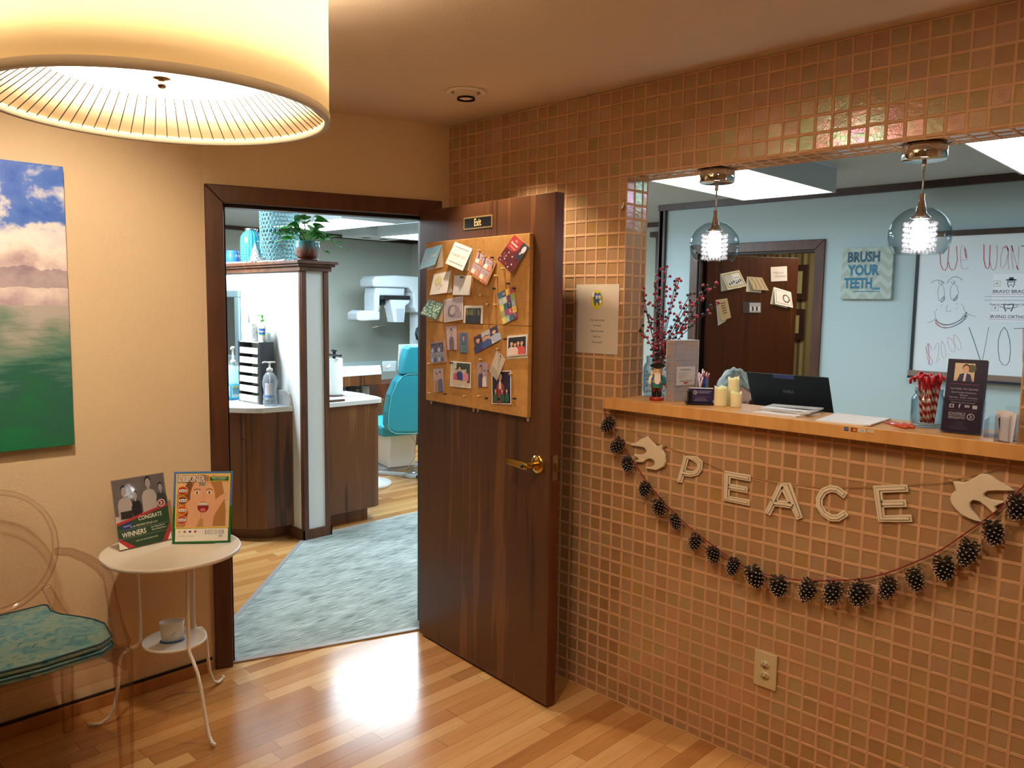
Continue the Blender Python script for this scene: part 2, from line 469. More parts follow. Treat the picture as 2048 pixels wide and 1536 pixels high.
XR = 4.3
zz = [HZ - .001 - P * k for k in range(46)]
zs = sorted([0.0] + [z for z in zz if z > .012])
xs = lines(0, XR, X0)
split = lambda L, vs_, e: sorted([q for q in L if min(abs(q - v) for v in vs_) > e] + list(vs_))
xl = max(x for x in xs if x < OX0)
TW_ = lambda u, v, w: (u, -w, v)
tiles(mw, TW_, [x for x in xs if x <= xl + 1e-6], zs, None, rng)
tiles(mw, TW_, [x for x in xs if x >= xl - 1e-6], [z for z in zs if z < OZ0 - .01] + [OZ0], None, rng)
zm = [OZ0] + [z for z in zs if OZ0 + .01 < z < OZ1 - .006] + [OZ1]
tiles(mw, TW_, [xl, OX0], zm, None, rng)
tiles(mw, TW_, [OX1] + [x for x in xs if x > OX1 + .008], zm, None, rng)
tiles(mw, TW_, [x for x in xs if x >= xl - 1e-6], [OZ1] + [z for z in zs if z > OZ1 + .006], None, rng)
# reveals: left, right and the soffit, two and a half tiles deep
yd = [0, P * .97, P * 1.94, .14]
zr = zm
tiles(mw, lambda u, v, w: (OX0 + w, u, v), yd, zr, None, rng)
tiles(mw, lambda u, v, w: (OX1 - w, u, v), yd, zr, None, rng)
xr = [OX0] + [x for x in xs if OX0 + .008 < x < OX1 - .008] + [OX1]
tiles(mw, lambda u, v, w: (u, v, OZ1 - w), xr, yd, None, rng)
# the wall's own body behind the mosaic
def wallbody(m):
    y0, y1 = .004, .14
    mw.box(-.02, OX0 - .005, y0, y1, 0, HZ, m); mw.box(OX1 + .005, XR, y0, y1, 0, HZ, m)
    mw.box(OX0 - .005, OX1 + .005, y0, y1, 0, OZ0 - .001, m); mw.box(OX0 - .005, OX1 + .005, y0, y1, OZ1 + .005, HZ, m)
wallbody(BLUEW)
struct(mw.build('wall_right'))

# door wall, 19 degrees off the mosaic wall's square, from the corner to the picture wall
DA = Vector((-0.3251, -0.9457, 0)); DN = Vector((0.9457, -0.3251, 0))
TD = lambda s, n, z: DA * s + DN * n + Vector((0, 0, z))
S0, S1, HD = .108, 1.02, 2.02     # door opening
m = M()
m.box(-.02, S0 - .01, -.12, 0, 0, HZ, BEIGE, TD); m.box(S1 + .01, 1.098, -.12, 0, 0, HZ, BEIGE, TD); m.box(S0 - .01, S1 + .01, -.12, 0, HD + .01, HZ, BEIGE, TD)
struct(m.build('wall_front'))
XW = -.357
m = M(); m.box(XW - .12, XW, -5.2, -1.034, 0, HZ, BEIGE)
m.prism([(XW, -1.034), (XW - .12, -1.034), (XW - .12, -.98)], 0, HZ, BEIGE)
struct(m.build('wall_left'))
m = M(); m.box(XW - .12, XR + .1, -5.3, -5.2, 0, HZ, BEIGE); struct(m.build('wall_back'))
m = M(); m.box(XR, XR + .1, -5.2, .14, 0, HZ, BEIGE); struct(m.build('wall_side'))
# one floor slab, one ceiling slab for waiting room; clinic ceiling of its own colour
m = M(); m.box(-6.0, 4.6, -5.4, 6.2, -.08, 0, OAK); struct(m.build('floor'))
m = M(); m.prism([(0, 0), (XR + .1, 0), (XR + .1, -5.3), (XW - .12, -5.3), (XW - .06, -1.03), (-.42, -1.02), (-.06, .0)], HZ, HZ + .1, CEIL)
struct(m.build('ceiling'))
m = M(); m.prism([(-.06, 0.0), (-.42, -1.02), (XW - .06, -1.03), (XW - .12, -2.6), (-6, -2.6), (-6, 6.2), (4.6, 6.2), (4.6, 0.0)], HZ + .002, HZ + .1, CEILC)
struct(m.build('ceiling_clinic'))
# reception and clinic outer walls
m = M(); m.box(-.87, -.535, 3.12, 3.24, 0, HZ, BLUEW); m.box(.455, XR + .1, 3.12, 3.24, 0, HZ, BLUEW); m.box(-.535, .455, 3.12, 3.24, 2.06, HZ, BLUEW)
struct(m.build('wall_reception'))
m = M(); m.box(XR, XR + .1, .14, 3.3, 0, HZ, BLUEW); struct(m.build('wall_reception_side'))
m = M(); m.box(-5.72, -5.6, -2.6, 4.3, 0, HZ, GREYW); struct(m.build('wall_clinic_far'))
m = M(); m.box(-5.72, -.87, 4.2, 4.32, 0, HZ, GREYW); struct(m.build('wall_clinic_back'))
m = M(); m.box(-5.72, XW - .12, -2.6, -2.5, 0, HZ, GREYW); struct(m.build('wall_clinic_near'))
m = M(); m.box(-.96, -.875, 3.24, 4.2, 0, HZ, GREYW); struct(m.build('wall_clinic_return'))
# back office behind the second door: striped wallpaper
t = NT('striped_wallpaper'); o = t.sep(t.obj())
sx = t.math('FRACT', t.math('DIVIDE', t.math('ADD', o[0], t.math('MULTIPLY', o[1], 1.0)), .125))
t.put(t.b.inputs['Base Color'], t.ramp(sx, [(0, '8a7c58'), (.3, '8a7c58'), (.32, '5c4f33'), (.5, '6e6140'), (.52, 'a3966e'), (.75, 'a3966e'), (.78, '70643f'), (1, '8a7c58')], 'CONSTANT'))
STRIPE = t.set(Roughness=.8)
m = M(); m.box(-.87, 1.3, 4.7, 4.8, 0, HZ, STRIPE); m.box(1.3, 1.4, 3.24, 4.8, 0, HZ, STRIPE); m.box(-.98, -.87, 3.3, 4.8, 0, HZ, STRIPE)
struct(m.build('wall_office'))

# trims: dark crown strips
m = M(); m.box(-.91, XR, 3.075, 3.12, HZ - .045, HZ, TRIM_DK); m.box(-.90, -.85, 3.09, 3.12, 0, HZ - .04, TRIM_DK); m.box(-.91, -.87, 3.09, 3.24, 0, HZ, TRIM_DK)
struct(m.build('trim_1'))
m = M(); m.box(-5.6, -5.55, -2.5, 4.2, HZ - .04, HZ, TRIM_DK); m.box(-5.6, -.96, 4.15, 4.2, HZ - .04, HZ, TRIM_DK)
struct(m.build('trim_2'))
# baseboard of the picture wall: honey wood with a dark reveal above it
m = M(); m.box(XW, XW + .022, -5.2, -1.052, 0, .048, BASEB); m.box(XW, XW + .010, -5.2, -1.05, .048, .058, JAMB)
struct(m.build('baseboard_left', bevel=.002))

# first door: casing, jamb and the leaf, hinged at the right and swung back against the mosaic
d1 = bpy.data.objects.new('door_1', None); COL.objects.link(d1); struct(d1)
W = .073
m = M()
def casing(s0, s1, hd, T, y0=0.0, y1=.018):
    for q in ([(s0 - W, 0), (s0, 0), (s0, hd), (s0 - W, hd + W)], [(s1, 0), (s1 + W, 0), (s1 + W, hd + W), (s1, hd)], [(s0 - W, hd + W), (s0, hd), (s1, hd), (s1 + W, hd + W)]):
        m.prism(q, y0, y1, TRIM, lambda a, b, c: T(a, c, b))
casing(.114, S1, HD, TD)
m.build('casing', d1, bevel=.004)
m = M()
m.box(S1, S1 + .012, -.13, .002, 0, HD, JAMB, TD); m.box(S0 - .012, S0, -.13, .002, 0, HD, JAMB, TD); m.box(S0, S1, -.13, .002, HD, HD + .012, JAMB, TD)
m.box(S1 - .012, S1, -.09, -.03, 0, HD - .012, JAMB, TD); m.box(S0, S1, -.09, -.03, HD - .014, HD, JAMB, TD)
m.build('jamb', d1)
H = Vector((-.018, -.162, 0)); LD = Vector((.9954, -.0959, 0)); LN = Vector((-.0959, -.9954, 0))
LW, LH = .917, 2.036
TL = lambda s, n, z: H + LD * s + LN * n + Vector((0, 0, z))
m = M(); m.box(0, LW, -.046, 0, .012, LH, WAL, TL); m.fix = True
# edge band of plainer wood on the lock side
leaf = m.build('leaf', d1, bevel=.0015)
m = M(); m.box(LW, LW + .0025, -.0455, -.0005, .0125, LH - .0005, m_stain('door_edge_veneer', '4c2313', '6a3520', .4), TL); m.build('edge_band', leaf)
# lever handle, latch plate
m = M(); q = frameT(TL(.845, .0, .985), LD, (0, 0, 1), LN, 1)
m.lathe([(0, .014), (.020, .014), (.034, .009), (.0375, .004), (.0375, 0)][::-1], BRASS, q, 32)
m.lathe([(.013, .012), (.013, .032), (.016, .034), (.016, .05), (.012, .056), (.012, .07), (0, .072)], BRASS, q, 20)
m.prism([(.010, -.014), (-.02, -.015), (-.116, -.008), (-.116, .014), (-.02, .014), (.010, .010)], .057, .067, BRASS, q)
m.build('handle', d1, bevel=.0015)
m = M(); q = frameT(TL(.845, .072, .985), LD, (0, 0, 1), LN, 1); m.cyl((-.012, -.002), .008, 0, .004, JAMB, q, 16); m.build('lock_cylinder', d1)
m = M(); m.box(LW + .003, LW + .004, -.036, -.010, .93, 1.03, STEEL, TL); m.box(LW + .004, LW + .014, -.03, -.016, .965, 1.0, BRASS, TL)
m.box(LW - .07, LW - .03, -.075, -.046, .985, 1.01, STEEL, TL); m.build('latch_plate', d1, bevel=.001)
# metal strip of the threshold, carpet and its edging
m = M()
m.prism([tuple(TD(S0, -.012, 0))[:2], tuple(TD(S1, -.012, 0))[:2], tuple(TD(S1, -.045, 0))[:2], tuple(TD(S0, -.045, 0))[:2]], 0, .008, mat('9a8f88', .4))
E1 = Vector((-.466, -1.07, 0)); E2 = Vector((-1.75, .225, 0)); ed = (E2 - E1).normalized(); en = Vector((-ed.y, ed.x, 0)) * .014
m.prism([tuple(E1 - en)[:2], tuple(E1 + en)[:2], tuple(E2 + en)[:2], tuple(E2 - en)[:2]], 0, .010, mat('9a9694', .35))
struct(m.build('trim_3', bevel=.002))
m = M()
m.prism([tuple(TD(S0 + .0, -.045, 0))[:2], tuple(TD(S1, -.045, 0))[:2], (E1.x, E1.y + .02), (-1.75, .24), (-1.735, .455), (-1.775, .47), (-1.82, 3.3), (-.97, 3.3), (-.97, 1.2), (-.1, .2)], 0, .007, CARPET)
tag(m.build('carpet'), 'blue grey striated carpet beyond the open door', 'carpet')
m = M(); m.box(-1.82, -1.775, .47, 3.3, 0, .0085, mat('a8a6a0', .4)); struct(m.build('trim_4'))

# ================================================================== WAITING ROOM: large things
# ---- drum lamp
def m_shade(name, c, tr=.55):
    t = NT(name)
    d = t.node('ShaderNodeBsdfDiffuse'); d.inputs[0].default_value = lin(c)
    tl = t.node('ShaderNodeBsdfTranslucent'); tl.inputs[0].default_value = lin(c)
    mx = t.node('ShaderNodeMixShader'); mx.inputs[0].default_value = tr
    w = t.noise(t.scale(t.obj(), (300, 300, 300)), 1, 2)
    t.l.new(d.outputs[0], mx.inputs[1]); t.l.new(tl.outputs[0], mx.inputs[2]); t.l.new(mx.outputs[0], t.out.inputs[0])
    return t.m
LX, LY, LR, LZ = 1.198, -1.826, .338, 2.0
lampo = thing('drum_pendant_lamp', 'large cream fabric drum lamp with dark wires hanging from the ceiling', 'lamp', (LX, LY, LZ))
SHADE = m_shade('cream_lamp_fabric', 'f4e8cf')
m = M(); m.lathe([(LR, 0), (LR, .27), (LR - .003, .27), (LR - .003, 0), (LR, 0)], SHADE, None, 72, cap=False); m.build('lamp_shade', lampo)
m = M(); m.lathe([(LR + .002, -.004), (LR + .002, .012), (LR - .010, .012), (LR - .010, -.004), (LR + .002, -.004)], mat('e6dcc6', .6), None, 72, cap=False)
m.build('lower_rim', lampo)
m = M(); m.lathe([(LR + .002, .262), (LR + .002, .274), (LR - .008, .274), (LR - .008, .262), (LR + .002, .262)], mat('e6dcc6', .6), None, 72, cap=False); m.build('upper_rim', lampo)
m = M(); m.lathe([(0, .07), (.12, .071), (.2, .074), (.225, .082), (.228, .09), (0, .092)], m_emit('glowing_white_diffuser', (1, .86, .62, 1), 5.0), None, 48); m.build('diffuser', lampo)
m = M(); m.lathe([(0, .046), (.007, .048), (.010, .056), (.006, .062), (.018, .065), (.018, .070)], CHROME, None, 16); m.build('finial', lampo)
wm = None
DKW = mat('3a2a20', .5)
for k in range(76):
    a = 2 * pi * k / 76
    if wm is None:
        m = M(); m.tube([(.226, 0, .088), (LR - .008, 0, .008)], .0011, DKW, None, 5)
        wm = m.build('wire', lampo)
    else:
        w2 = wm.copy(); COL.objects.link(w2); w2.parent = lampo; w2.rotation_euler = (0, 0, a)
m = M()
for k in range(3):
    a = 2 * pi * k / 3; m.tube([(0, 0, .2), (LR - .004, 0, .27)], .003, CHROME, Matrix.Rotation(a, 4, 'Z'), 6)
m.build('spider', lampo)
m = M(); m.tube([(0, 0, .09), (0, 0, HZ - LZ - .02)], .006, CHROME, None, 10); m.build('stem', lampo)
m = M(); m.lathe([(.06, HZ - LZ - .001), (.06, HZ - LZ - .012), (.03, HZ - LZ - .03), (0, HZ - LZ - .03)], CHROME, None, 24); m.build('canopy', lampo)

# ---- eyeball ceiling light
e = thing('recessed_ceiling_light', 'white recessed eyeball light in the ceiling beside the mosaic wall', 'ceiling light', (.515, -.362, HZ))
m = M(); m.lathe([(.082, -.001), (.080, -.006), (.062, -.008), (.055, -.004), (.055, -.001)], mat('e8dcc8', .5), None, 40); m.build('trim_ring', e)
T = Matrix.Rotation(radians(-38), 4, Vector((.9, .45, 0)).normalized())
m = M(); m.ball((0, 0, .008), .052, mat('e0d2bc', .5), None, 24, (1, 1, .75)); m.build('eyeball', e)
T = Matrix.Translation((.006, -.004, -.012)) @ Matrix.Rotation(radians(40), 4, 'Z')
m = M(); m.lathe([(.036, -.021), (.036, -.013), (.032, -.012), (.032, -.02)], BLACK, T, 24, cap=False); m.build('baffle', e)

# ---- sea picture (canvas wrap) on the picture wall
t = NT('sea_and_clouds_print'); o = t.sep(t.obj()); z = o[2]; y = o[1]
cl = t.noise(t.comb(t.math('MULTIPLY', y, 2.6), 0, t.math('MULTIPLY', z, 3.4)), 1.3, 5, .3, .6)
zz_ = t.math('DIVIDE', t.math('SUBTRACT', z, 1.07), 1.02)
skyf = t.math('ADD', cl, t.math('MULTIPLY', t.math('SUBTRACT', zz_, .80), -.85))
skyc = t.ramp(skyf, [(.30, '2f5fc8'), (.40, '4f7ad4'), (.46, 'd9dbe6'), (.56, 'f4eeee'), (.66, 'e2d6d6'), (.78, 'b09fae')])
band = t.math('MULTIPLY', t.math('LESS_THAN', t.math('ABSOLUTE', t.math('SUBTRACT', zz_, t.math('ADD', .60, t.math('MULTIPLY', t.math('SUBTRACT', cl, .5), .12)))), .028), .55)
skyc = t.mix(band, skyc, '7d6a86')
wv = t.noise(t.comb(t.math('MULTIPLY', y, 7), 0, t.math('MULTIPLY', z, 45)), 1, 4, .8)
wv2 = t.noise(t.comb(t.math('MULTIPLY', y, 4), 0, t.math('MULTIPLY', z, 9)), 1, 3, .8)
deep = t.math('ADD', t.math('MULTIPLY', zz_, 1.6), t.math('ADD', t.math('MULTIPLY', t.math('SUBTRACT', wv, .5), .55), t.math('MULTIPLY', t.math('SUBTRACT', wv2, .5), .8)))
seac = t.ramp(deep, [(.0, '1f7a52'), (.18, '2c6f57'), (.32, '2f6a60'), (.48, '5c8a7c'), (.66, '8d9c93'), (.85, 'b5b3b0')])
hor = t.math('GREATER_THAN', zz_, .505)
t.put(t.b.inputs['Base Color'], t.mix(hor, seac, skyc))
SEA = t.set(Roughness=.35)
m = M(); m.box(XW + .001, XW + .038, -2.28, -1.572, 1.066, 2.088, SEA)
tag(m.build('canvas_picture', bevel=.002), 'tall canvas print of green sea under white clouds on the beige wall', 'picture')

# ---- clear oval-back chair
CX, CY = 0.0, -1.865
chair = thing('clear_armchair', 'transparent plastic oval-back armchair at the lower left, beside the white side table', 'chair', (CX, CY, 0))
PLEX = glassy('smoky_clear_acrylic', (.985, .96, .945), (.70, .60, .58), power=.40, rough=.04)
def bar(mm, pts, ws, mt):
    P_ = [Vector(p) for p in pts]; N_ = len(P_); vs = []; side = Vector((0, 1, 0))
    if abs((P_[-1] - P_[0]).normalized().y) > .8: side = Vector((1, 0, 0))
    for i, p in enumerate(P_):
        t_ = (P_[min(i + 1, N_ - 1)] - P_[max(i - 1, 0)]).normalized(); a = t_.cross(side).normalized(); b = t_.cross(a)
        vs += [p + a * ws[i] * u + b * ws[i] * v for u, v in ((-.5, -.5), (.5, -.5), (.5, .5), (-.5, .5))]
    fs = [(4 * i + k, 4 * i + (k + 1) % 4, 4 * i + 4 + (k + 1) % 4, 4 * i + 4 + k) for i in range(N_ - 1) for k in range(4)]
    mm.add(vs, fs + [(3, 2, 1, 0), tuple(4 * N_ - 4 + k for k in range(4))], mt)
m = M()
m.prism([(-.19, -.20), (.245, -.262), (.262, -.20), (.262, .20), (.245, .262), (-.19, .20)], .44, .458, PLEX); m.build('seat', chair, bevel=.006)
m = M()
for k, (p0, p1) in enumerate((((.255, -.25), (.255, .25)), ((-.18, .20), (.24, .258)), ((-.18, -.20), (.24, -.258)))):
    a = Vector((p0[0], p0[1], 0)); b = Vector((p1[0], p1[1], 0)); d_ = (b - a).normalized(); n_ = Vector((-d_.y, d_.x, 0)) * .004
    m.prism([tuple((a - n_))[:2], tuple((a + n_))[:2], tuple((b + n_))[:2], tuple((b - n_))[:2]], .385, .44, PLEX)
m.build('apron', chair, bevel=.002)
# oval back on a leaning plane
def back(u, v, n): return (-.195 - n - (v - .46) * .12, u, v)
m = M(); N = 48
ring = [(.198 * cos(2 * pi * k / N), .735 + .213 * sin(2 * pi * k / N)) for k in range(N)]
rin = [(.180 * cos(2 * pi * k / N), .735 + .195 * sin(2 * pi * k / N)) for k in range(N)]
m.add([back(u, v, .004) for u, v in rin], [tuple(range(N))], PLEX)
vs = [back(u, v, -.010) for u, v in ring] + [back(u, v, .014) for u, v in ring] + [back(u, v, .008) for u, v in rin] + [back(u, v, -.006) for u, v in rin]
m.add(vs, [(g_ * N + k, g_ * N + (k + 1) % N, ((g_ + 1) % 4) * N + (k + 1) % N, ((g_ + 1) % 4) * N + k) for g_ in range(4) for k in range(N)], PLEX, None, True)
m.build('backrest', chair)
for s_ in (-1, 1):
    m = M(); bar(m, [(-.205, s_ * .145, .585), (-.185, s_ * .175, .50), (-.17, s_ * .195, .455)], (.028, .03, .034), PLEX); m.build('back_post', chair, bevel=.004)
for s_ in (1, -1):
    m = M(); bar(m, [(-.222, s_ * .19, .70), (-.15, s_ * .215, .708), (-.06, s_ * .24, .70), (.02, s_ * .255, .685), (.075, s_ * .262, .668), (.092, s_ * .262, .645), (.108, s_ * .262, .60), (.14, s_ * .262, .535), (.175, s_ * .26, .49), (.215, s_ * .258, .462)], (.026, .026, .027, .028, .030, .030, .030, .034, .04, .046), PLEX)
    m.build('armrest', chair, bevel=.005)
    m = M(); bar(m, [(.222, s_ * .252, .455), (.228, s_ * .25, .0)], (.052, .034), PLEX); m.build('leg', chair, bevel=.004)
    m = M(); bar(m, [(-.165, s_ * .195, .445), (-.195, s_ * .2, .30), (-.235, s_ * .205, .0)], (.046, .038, .030), PLEX); m.build('leg', chair, bevel=.004)
t = NT('blue_leaf_print_fabric'); o = t.obj()
f1 = t.noise(o, 14, 3, 1.5); f2 = t.noise(t.scale(o, (40, 14, 20)), 1, 3, 2.5)
c = t.ramp(f1, [(.35, '5d93a6'), (.5, '7fa9ae'), (.62, '94ad9f'), (.75, '6fa3b5')])
c = t.mix(t.math('GREATER_THAN', f2, .63), c, '4c7f90')
t.put(t.b.inputs['Base Color'], c); t.bump(t.noise(o, 400, 2), .3, .001)
FAB = t.set(Roughness=.9, Specular_IOR_Level=.15)
PIPE = mat('21505c', .8)
cush = thing('seat_cushion', 'blue and green leaf-print cushion lying on the clear chair', 'cushion', (CX, CY, .458))
half = [(-.235, .0), (-.24, .145), (-.225, .155), (-.16, .148), (-.10, .165), (-.03, .205), (.03, .232), (.09, .246), (.22, .225), (.258, .18), (.272, .0)]
out_ = half + [(x, -y_) for x, y_ in half[::-1][1:-1]]
for nm, z0, z1, sc_ in (('lower_pad', .002, .026, 1.0), ('upper_pad', .027, .053, .985)):
    m = M(); P_ = [(x * sc_, y_ * sc_) for x, y_ in out_]; n_ = len(P_); vs = []; fs = []
    lv = [(0.93, z0), (.985, z0 + .004), (1.0, (z0 + z1) / 2), (.985, z1 - .004), (.93, z1 - .001), (.55, z1 + .006)]
    for q_, zc in lv: vs += [(x * q_, y_ * q_, zc) for x, y_ in P_]
    for j in range(len(lv) - 1): fs += [(j * n_ + k, j * n_ + (k + 1) % n_, (j + 1) * n_ + (k + 1) % n_, (j + 1) * n_ + k) for k in range(n_)]
    fs += [tuple(range(n_ - 1, -1, -1)), tuple((len(lv) - 1) * n_ + k for k in range(n_))]
    m.add(vs, fs, FAB, None, True); pad = m.build(nm, cush)
    m = M(); m.tube([(x * 1.002, y_ * 1.002, (z1 - .004)) for x, y_ in P_], .0028, PIPE, None, 6, closed=True); m.build('piping', pad)

# ---- white side table
TX, TY = -.065, -1.325
tb = thing('side_table', 'round white metal side table with curved legs and a small lower shelf', 'table', (TX, TY, 0))
TW = mat('efe6d8', .35)
m = M(); m.lathe([(0, .652), (.235, .652), (.247, .656), (.250, .664), (.247, .672), (.242, .671), (.236, .669), (0, .669)], TW, None, 64); m.build('tabletop', tb)
m = M(); m.lathe([(0, .300), (.108, .300), (.116, .305), (.116, .314), (.112, .315), (.107, .310), (0, .310)], TW, None, 48); m.build('shelf', tb)
for k in range(3):
    a = radians(1 + 120 * k)
    prof = [(.125, .655), (.122, .55), (.120, .40), (.120, .325), (.126, .30), (.155, .275), (.19, .24), (.215, .19), (.232, .13), (.252, .07), (.272, .028), (.292, .012), (.306, .012)]
    if k: prof = [(.125, .655), (.122, .55), (.120, .40), (.120, .32), (.135, .30), (.165, .29), (.188, .265), (.198, .22), (.204, .15), (.216, .08), (.238, .03), (.268, .010), (.295, .010), (.306, .016)]
    m = M(); m.tube([(r_ * cos(a), r_ * sin(a), z_) for r_, z_ in prof], .0065, TW, None, 10)
    m.ball((prof[-1][0] * cos(a), prof[-1][0] * sin(a), prof[-1][1] - .001), .0085, TW, None, 10)
    m.build('leg', tb)
m = M(); m.lathe([(.118, .640), (.125, .640), (.125, .652), (.118, .652), (.118, .64)], TW, None, 40, cap=False); m.build('support_ring', tb)
# cup on its lower shelf
cu = thing('white_cup', 'white oval paper cup on the lower shelf of the side table', 'cup', (-.062, -1.335, .3105))
m = M(); T = Matrix.Rotation(radians(68), 4, 'Z') @ Matrix.Diagonal((1.0, .62, 1, 1))
m.lathe([(.038, .004), (.045, .078), (.043, .078), (.037, .007), (0, .006)], WHITE, T, 32); m.build('cup_wall', cu)
m = M(); m.lathe([(0, 0), (.043, 0), (.045, .004), (.040, .006)], mat('3d5f9e', .4), T, 32); m.build('base', cu)
m = M(); q = frameT((.028, -.004, .036), (-.36, .93, 0), (0, 0, 1), (.93, .36, 0), .0006)
A = Art(m, q); A.line([(-.014, -.003), (-.006, .001), (0, .004), (.006, .006), (.013, .006)], .0022, BLACK, 2); m.build('smile_mark', cu)

# ---- printed people
SK = mat('d8a583', .6); SK2 = mat('c48e6c', .6); HB = mat('2a1c16', .6); HBL = mat('b98d52', .6)
def person2d(A, cx, y0, h, cloth, hair=None, skin=None, k=None, arms=True):
    """small printed person: torso, head, hair"""
    hair = hair or HB; skin = skin or SK; k = A.k if k is None else k
    w = h * .26
    A.poly([(cx - w, y0), (cx + w, y0), (cx + w * 1.02, y0 + h * .42), (cx + w * .75, y0 + h * .56), (cx + w * .25, y0 + h * .62), (cx - w * .25, y0 + h * .62), (cx - w * .75, y0 + h * .56), (cx - w * 1.02, y0 + h * .42)], cloth, k)
    A.disc(cx, y0 + h * .84, h * .115, h * .15, hair, k + 1, 14)
    A.rect(cx - h * .04, y0 + h * .58, cx + h * .04, y0 + h * .72, skin, k + 1)
    A.disc(cx, y0 + h * .79, h * .095, h * .13, skin, k + 2, 14)
    A.disc(cx - h * .035, y0 + h * .81, h * .012, h * .008, HB, k + 3, 6); A.disc(cx + h * .035, y0 + h * .81, h * .012, h * .008, HB, k + 3, 6)
    A.line([(cx - h * .03, y0 + h * .735), (cx, y0 + h * .725), (cx + h * .03, y0 + h * .735)], h * .012, mat('8a3a34', .6), k + 3)
def G(v): return mat('%02x%02x%02x' % (v, max(v - 3, 0), max(v - 2, 0)), .6)

# ---- first table sign: grey group photo over a green and red panel, in a clear slant holder
h1 = thing('acrylic_sign_holder', 'slanted clear sign holder with a grey group photo over green CONGRATS panel', 'sign', (0, 0, 0))
bl, br, tr, tl = Vector((-.160, -1.481, .675)), Vector((-.180, -1.279, .675)), Vector((-.262, -1.272, .925)), Vector((-.240, -1.476, .925))
nn = (br - bl).cross(tl - bl).normalized()
if nn.dot(cam.location - bl) < 0: nn = -nn
m = M(); T = quadT((bl, br, tr, tl), nn, .001)
m.box(-.012, 1.012, -.01, 1.01, -.8, 1.4, CLEAR, lambda x, y, z: T(x, y, z)); m.build('acrylic_sleeve', h1)
m = M(); b2 = nn.copy(); b2.z = 0; b2.normalize()
m.add([tuple(bl + Vector((0, 0, -.004))), tuple(br + Vector((0, 0, -.004))), tuple(br - b2 * .09 + Vector((0, 0, -.004))), tuple(bl - b2 * .09 + Vector((0, 0, -.004)))], [(0, 1, 2, 3)], CLEAR)
m.add([tuple(v + Vector((0, 0, -.0015))) for v in (bl, br, br - b2 * .09, bl - b2 * .09)], [(3, 2, 1, 0)], CLEAR); m.build('foot', h1)
m = M(); T = quadT((bl, br, tr, tl), nn, .0003); m.box(0, 1, 0, 1, 0, 1, PAPER, T); A = Art(m, T)
A.rect(0, .42, 1, 1, G(112), 2); A.rect(0, .40, 1, .47, G(215), 2.5)
for cx, y0, hh, cl_, sk in ((.20, .42, .50, G(190), G(165)), (.40, .42, .40, G(35), G(170)), (.67, .46, .54, G(196), G(160)), (.90, .46, .42, G(70), G(160))):
    person2d(A, cx, y0, hh, cl_, G(28), sk, 3)
A.rect(.10, .42, .32, .53, G(38), 5)
GR = mat('2c4a2e', .5); RD = mat('b0353a', .5)
A.poly([(0, .0), (1, 0), (1, .54), (0, .38)], RD, 7); A.poly([(0, 0), (1, 0), (1, .50), (0, .34)], GR, 8)
A.poly([(0, .0), (.16, 0), (0, .12)], WHITE, 8.5); A.poly([(.16, 0), (.30, 0), (0, .17), (0, .12)], RD, 9); A.poly([(.82, 0), (.92, 0), (1, .12), (1, .26)], RD, 9); A.poly([(.92, 0), (1, 0), (1, .12)], WHITE, 9)
A.poly([(.10, .26), (.29, .28), (.27, .365), (.08, .345)], mat('2d3c86', .5), 9.5)
A.text('WALMART', .185, .315, .02, WHITE, 10, rot=.05)
A.disc(.88, .56, .075, .055, WHITE, 10, 24); A.disc(.88, .56, .06, .044, mat('8c3a3c', .5), 10.5, 24); A.line([(.86, .585), (.90, .56), (.86, .535)], .016, WHITE, 11)
A.text('CONGRATS', .635, .395, .060, WHITE, 10, rot=.03, bold=.02, maxw=.62)
A.text('to our WALMART $20 gift cards', .50, .30, .027, WHITE, 10, rot=.02, maxw=.80)
A.text('WINNERS', .30, .195, .072, WHITE, 10, rot=.02, bold=.03, maxw=.52)
A.text('Lyn Chang-Rios &', .76, .235, .026, WHITE, 10, rot=.02, maxw=.36); A.text('Erica Pineda Flores', .78, .195, .026, WHITE, 10, rot=.02, maxw=.40)
A.text('enter our next contest to win!', .52, .085, .024, WHITE, 10, rot=.02, shear=.4, maxw=.62)
A.rect(.02, .262, .98, .265, G(170), 10); A.rect(.02, .145, .98, .148, G(170), 10)
m.build('printed_sheet', h1)

# ---- second table sign: girl with braces
h2 = thing('braces_poster_sign', 'upright sign of a smiling girl with braces, blue and green border, on the side table', 'sign', (0, 0, 0))
bl, br = Vector((-.118, -1.303, .672)), Vector((.016, -1.131, .672)); uu = (br - bl).normalized(); nb = Vector((-uu.y, uu.x, 0))
if nb.dot(cam.location - bl) > 0: nb = -nb
tl, tr = bl + nb * .035 + uu * .006 + Vector((0, 0, .276)), br + nb * .035 + uu * .008 + Vector((0, 0, .276))
nn = (br - bl).cross(tl - bl).normalized()
if nn.dot(cam.location - bl) < 0: nn = -nn
T = quadT((bl, br, tr, tl), nn, .0003)
BLU = mat('4d78b8', .45); GRN = mat('1e6b33', .45); YEL = mat('f0d548', .45); HAIR = mat('b07b45', .6); HAIR2 = mat('7a4a26', .6); SKF = mat('e2ab86', .5); SKD = mat('c8835f', .5)
m = M(); m.box(0, 1, 0, 1, -3, 1, GRN, T); A = Art(m, T)
A.rect(0, .52, 1, 1, BLU, 2); A.rect(.04, .21, .96, .97, YEL, 2.5); A.rect(.055, .222, .945, .96, mat('e2b98e', .5), 3); A.rect(.06, .225, .60, .70, mat('c28f5c', .5), 3.2)
A.rect(.64, .25, .945, .70, mat('ddbfa0', .5), 3.3); A.rect(.64, .44, .945, .446, mat('b8977a', .5), 3.4); A.rect(.64, .60, .945, .606, mat('b8977a', .5), 3.4)
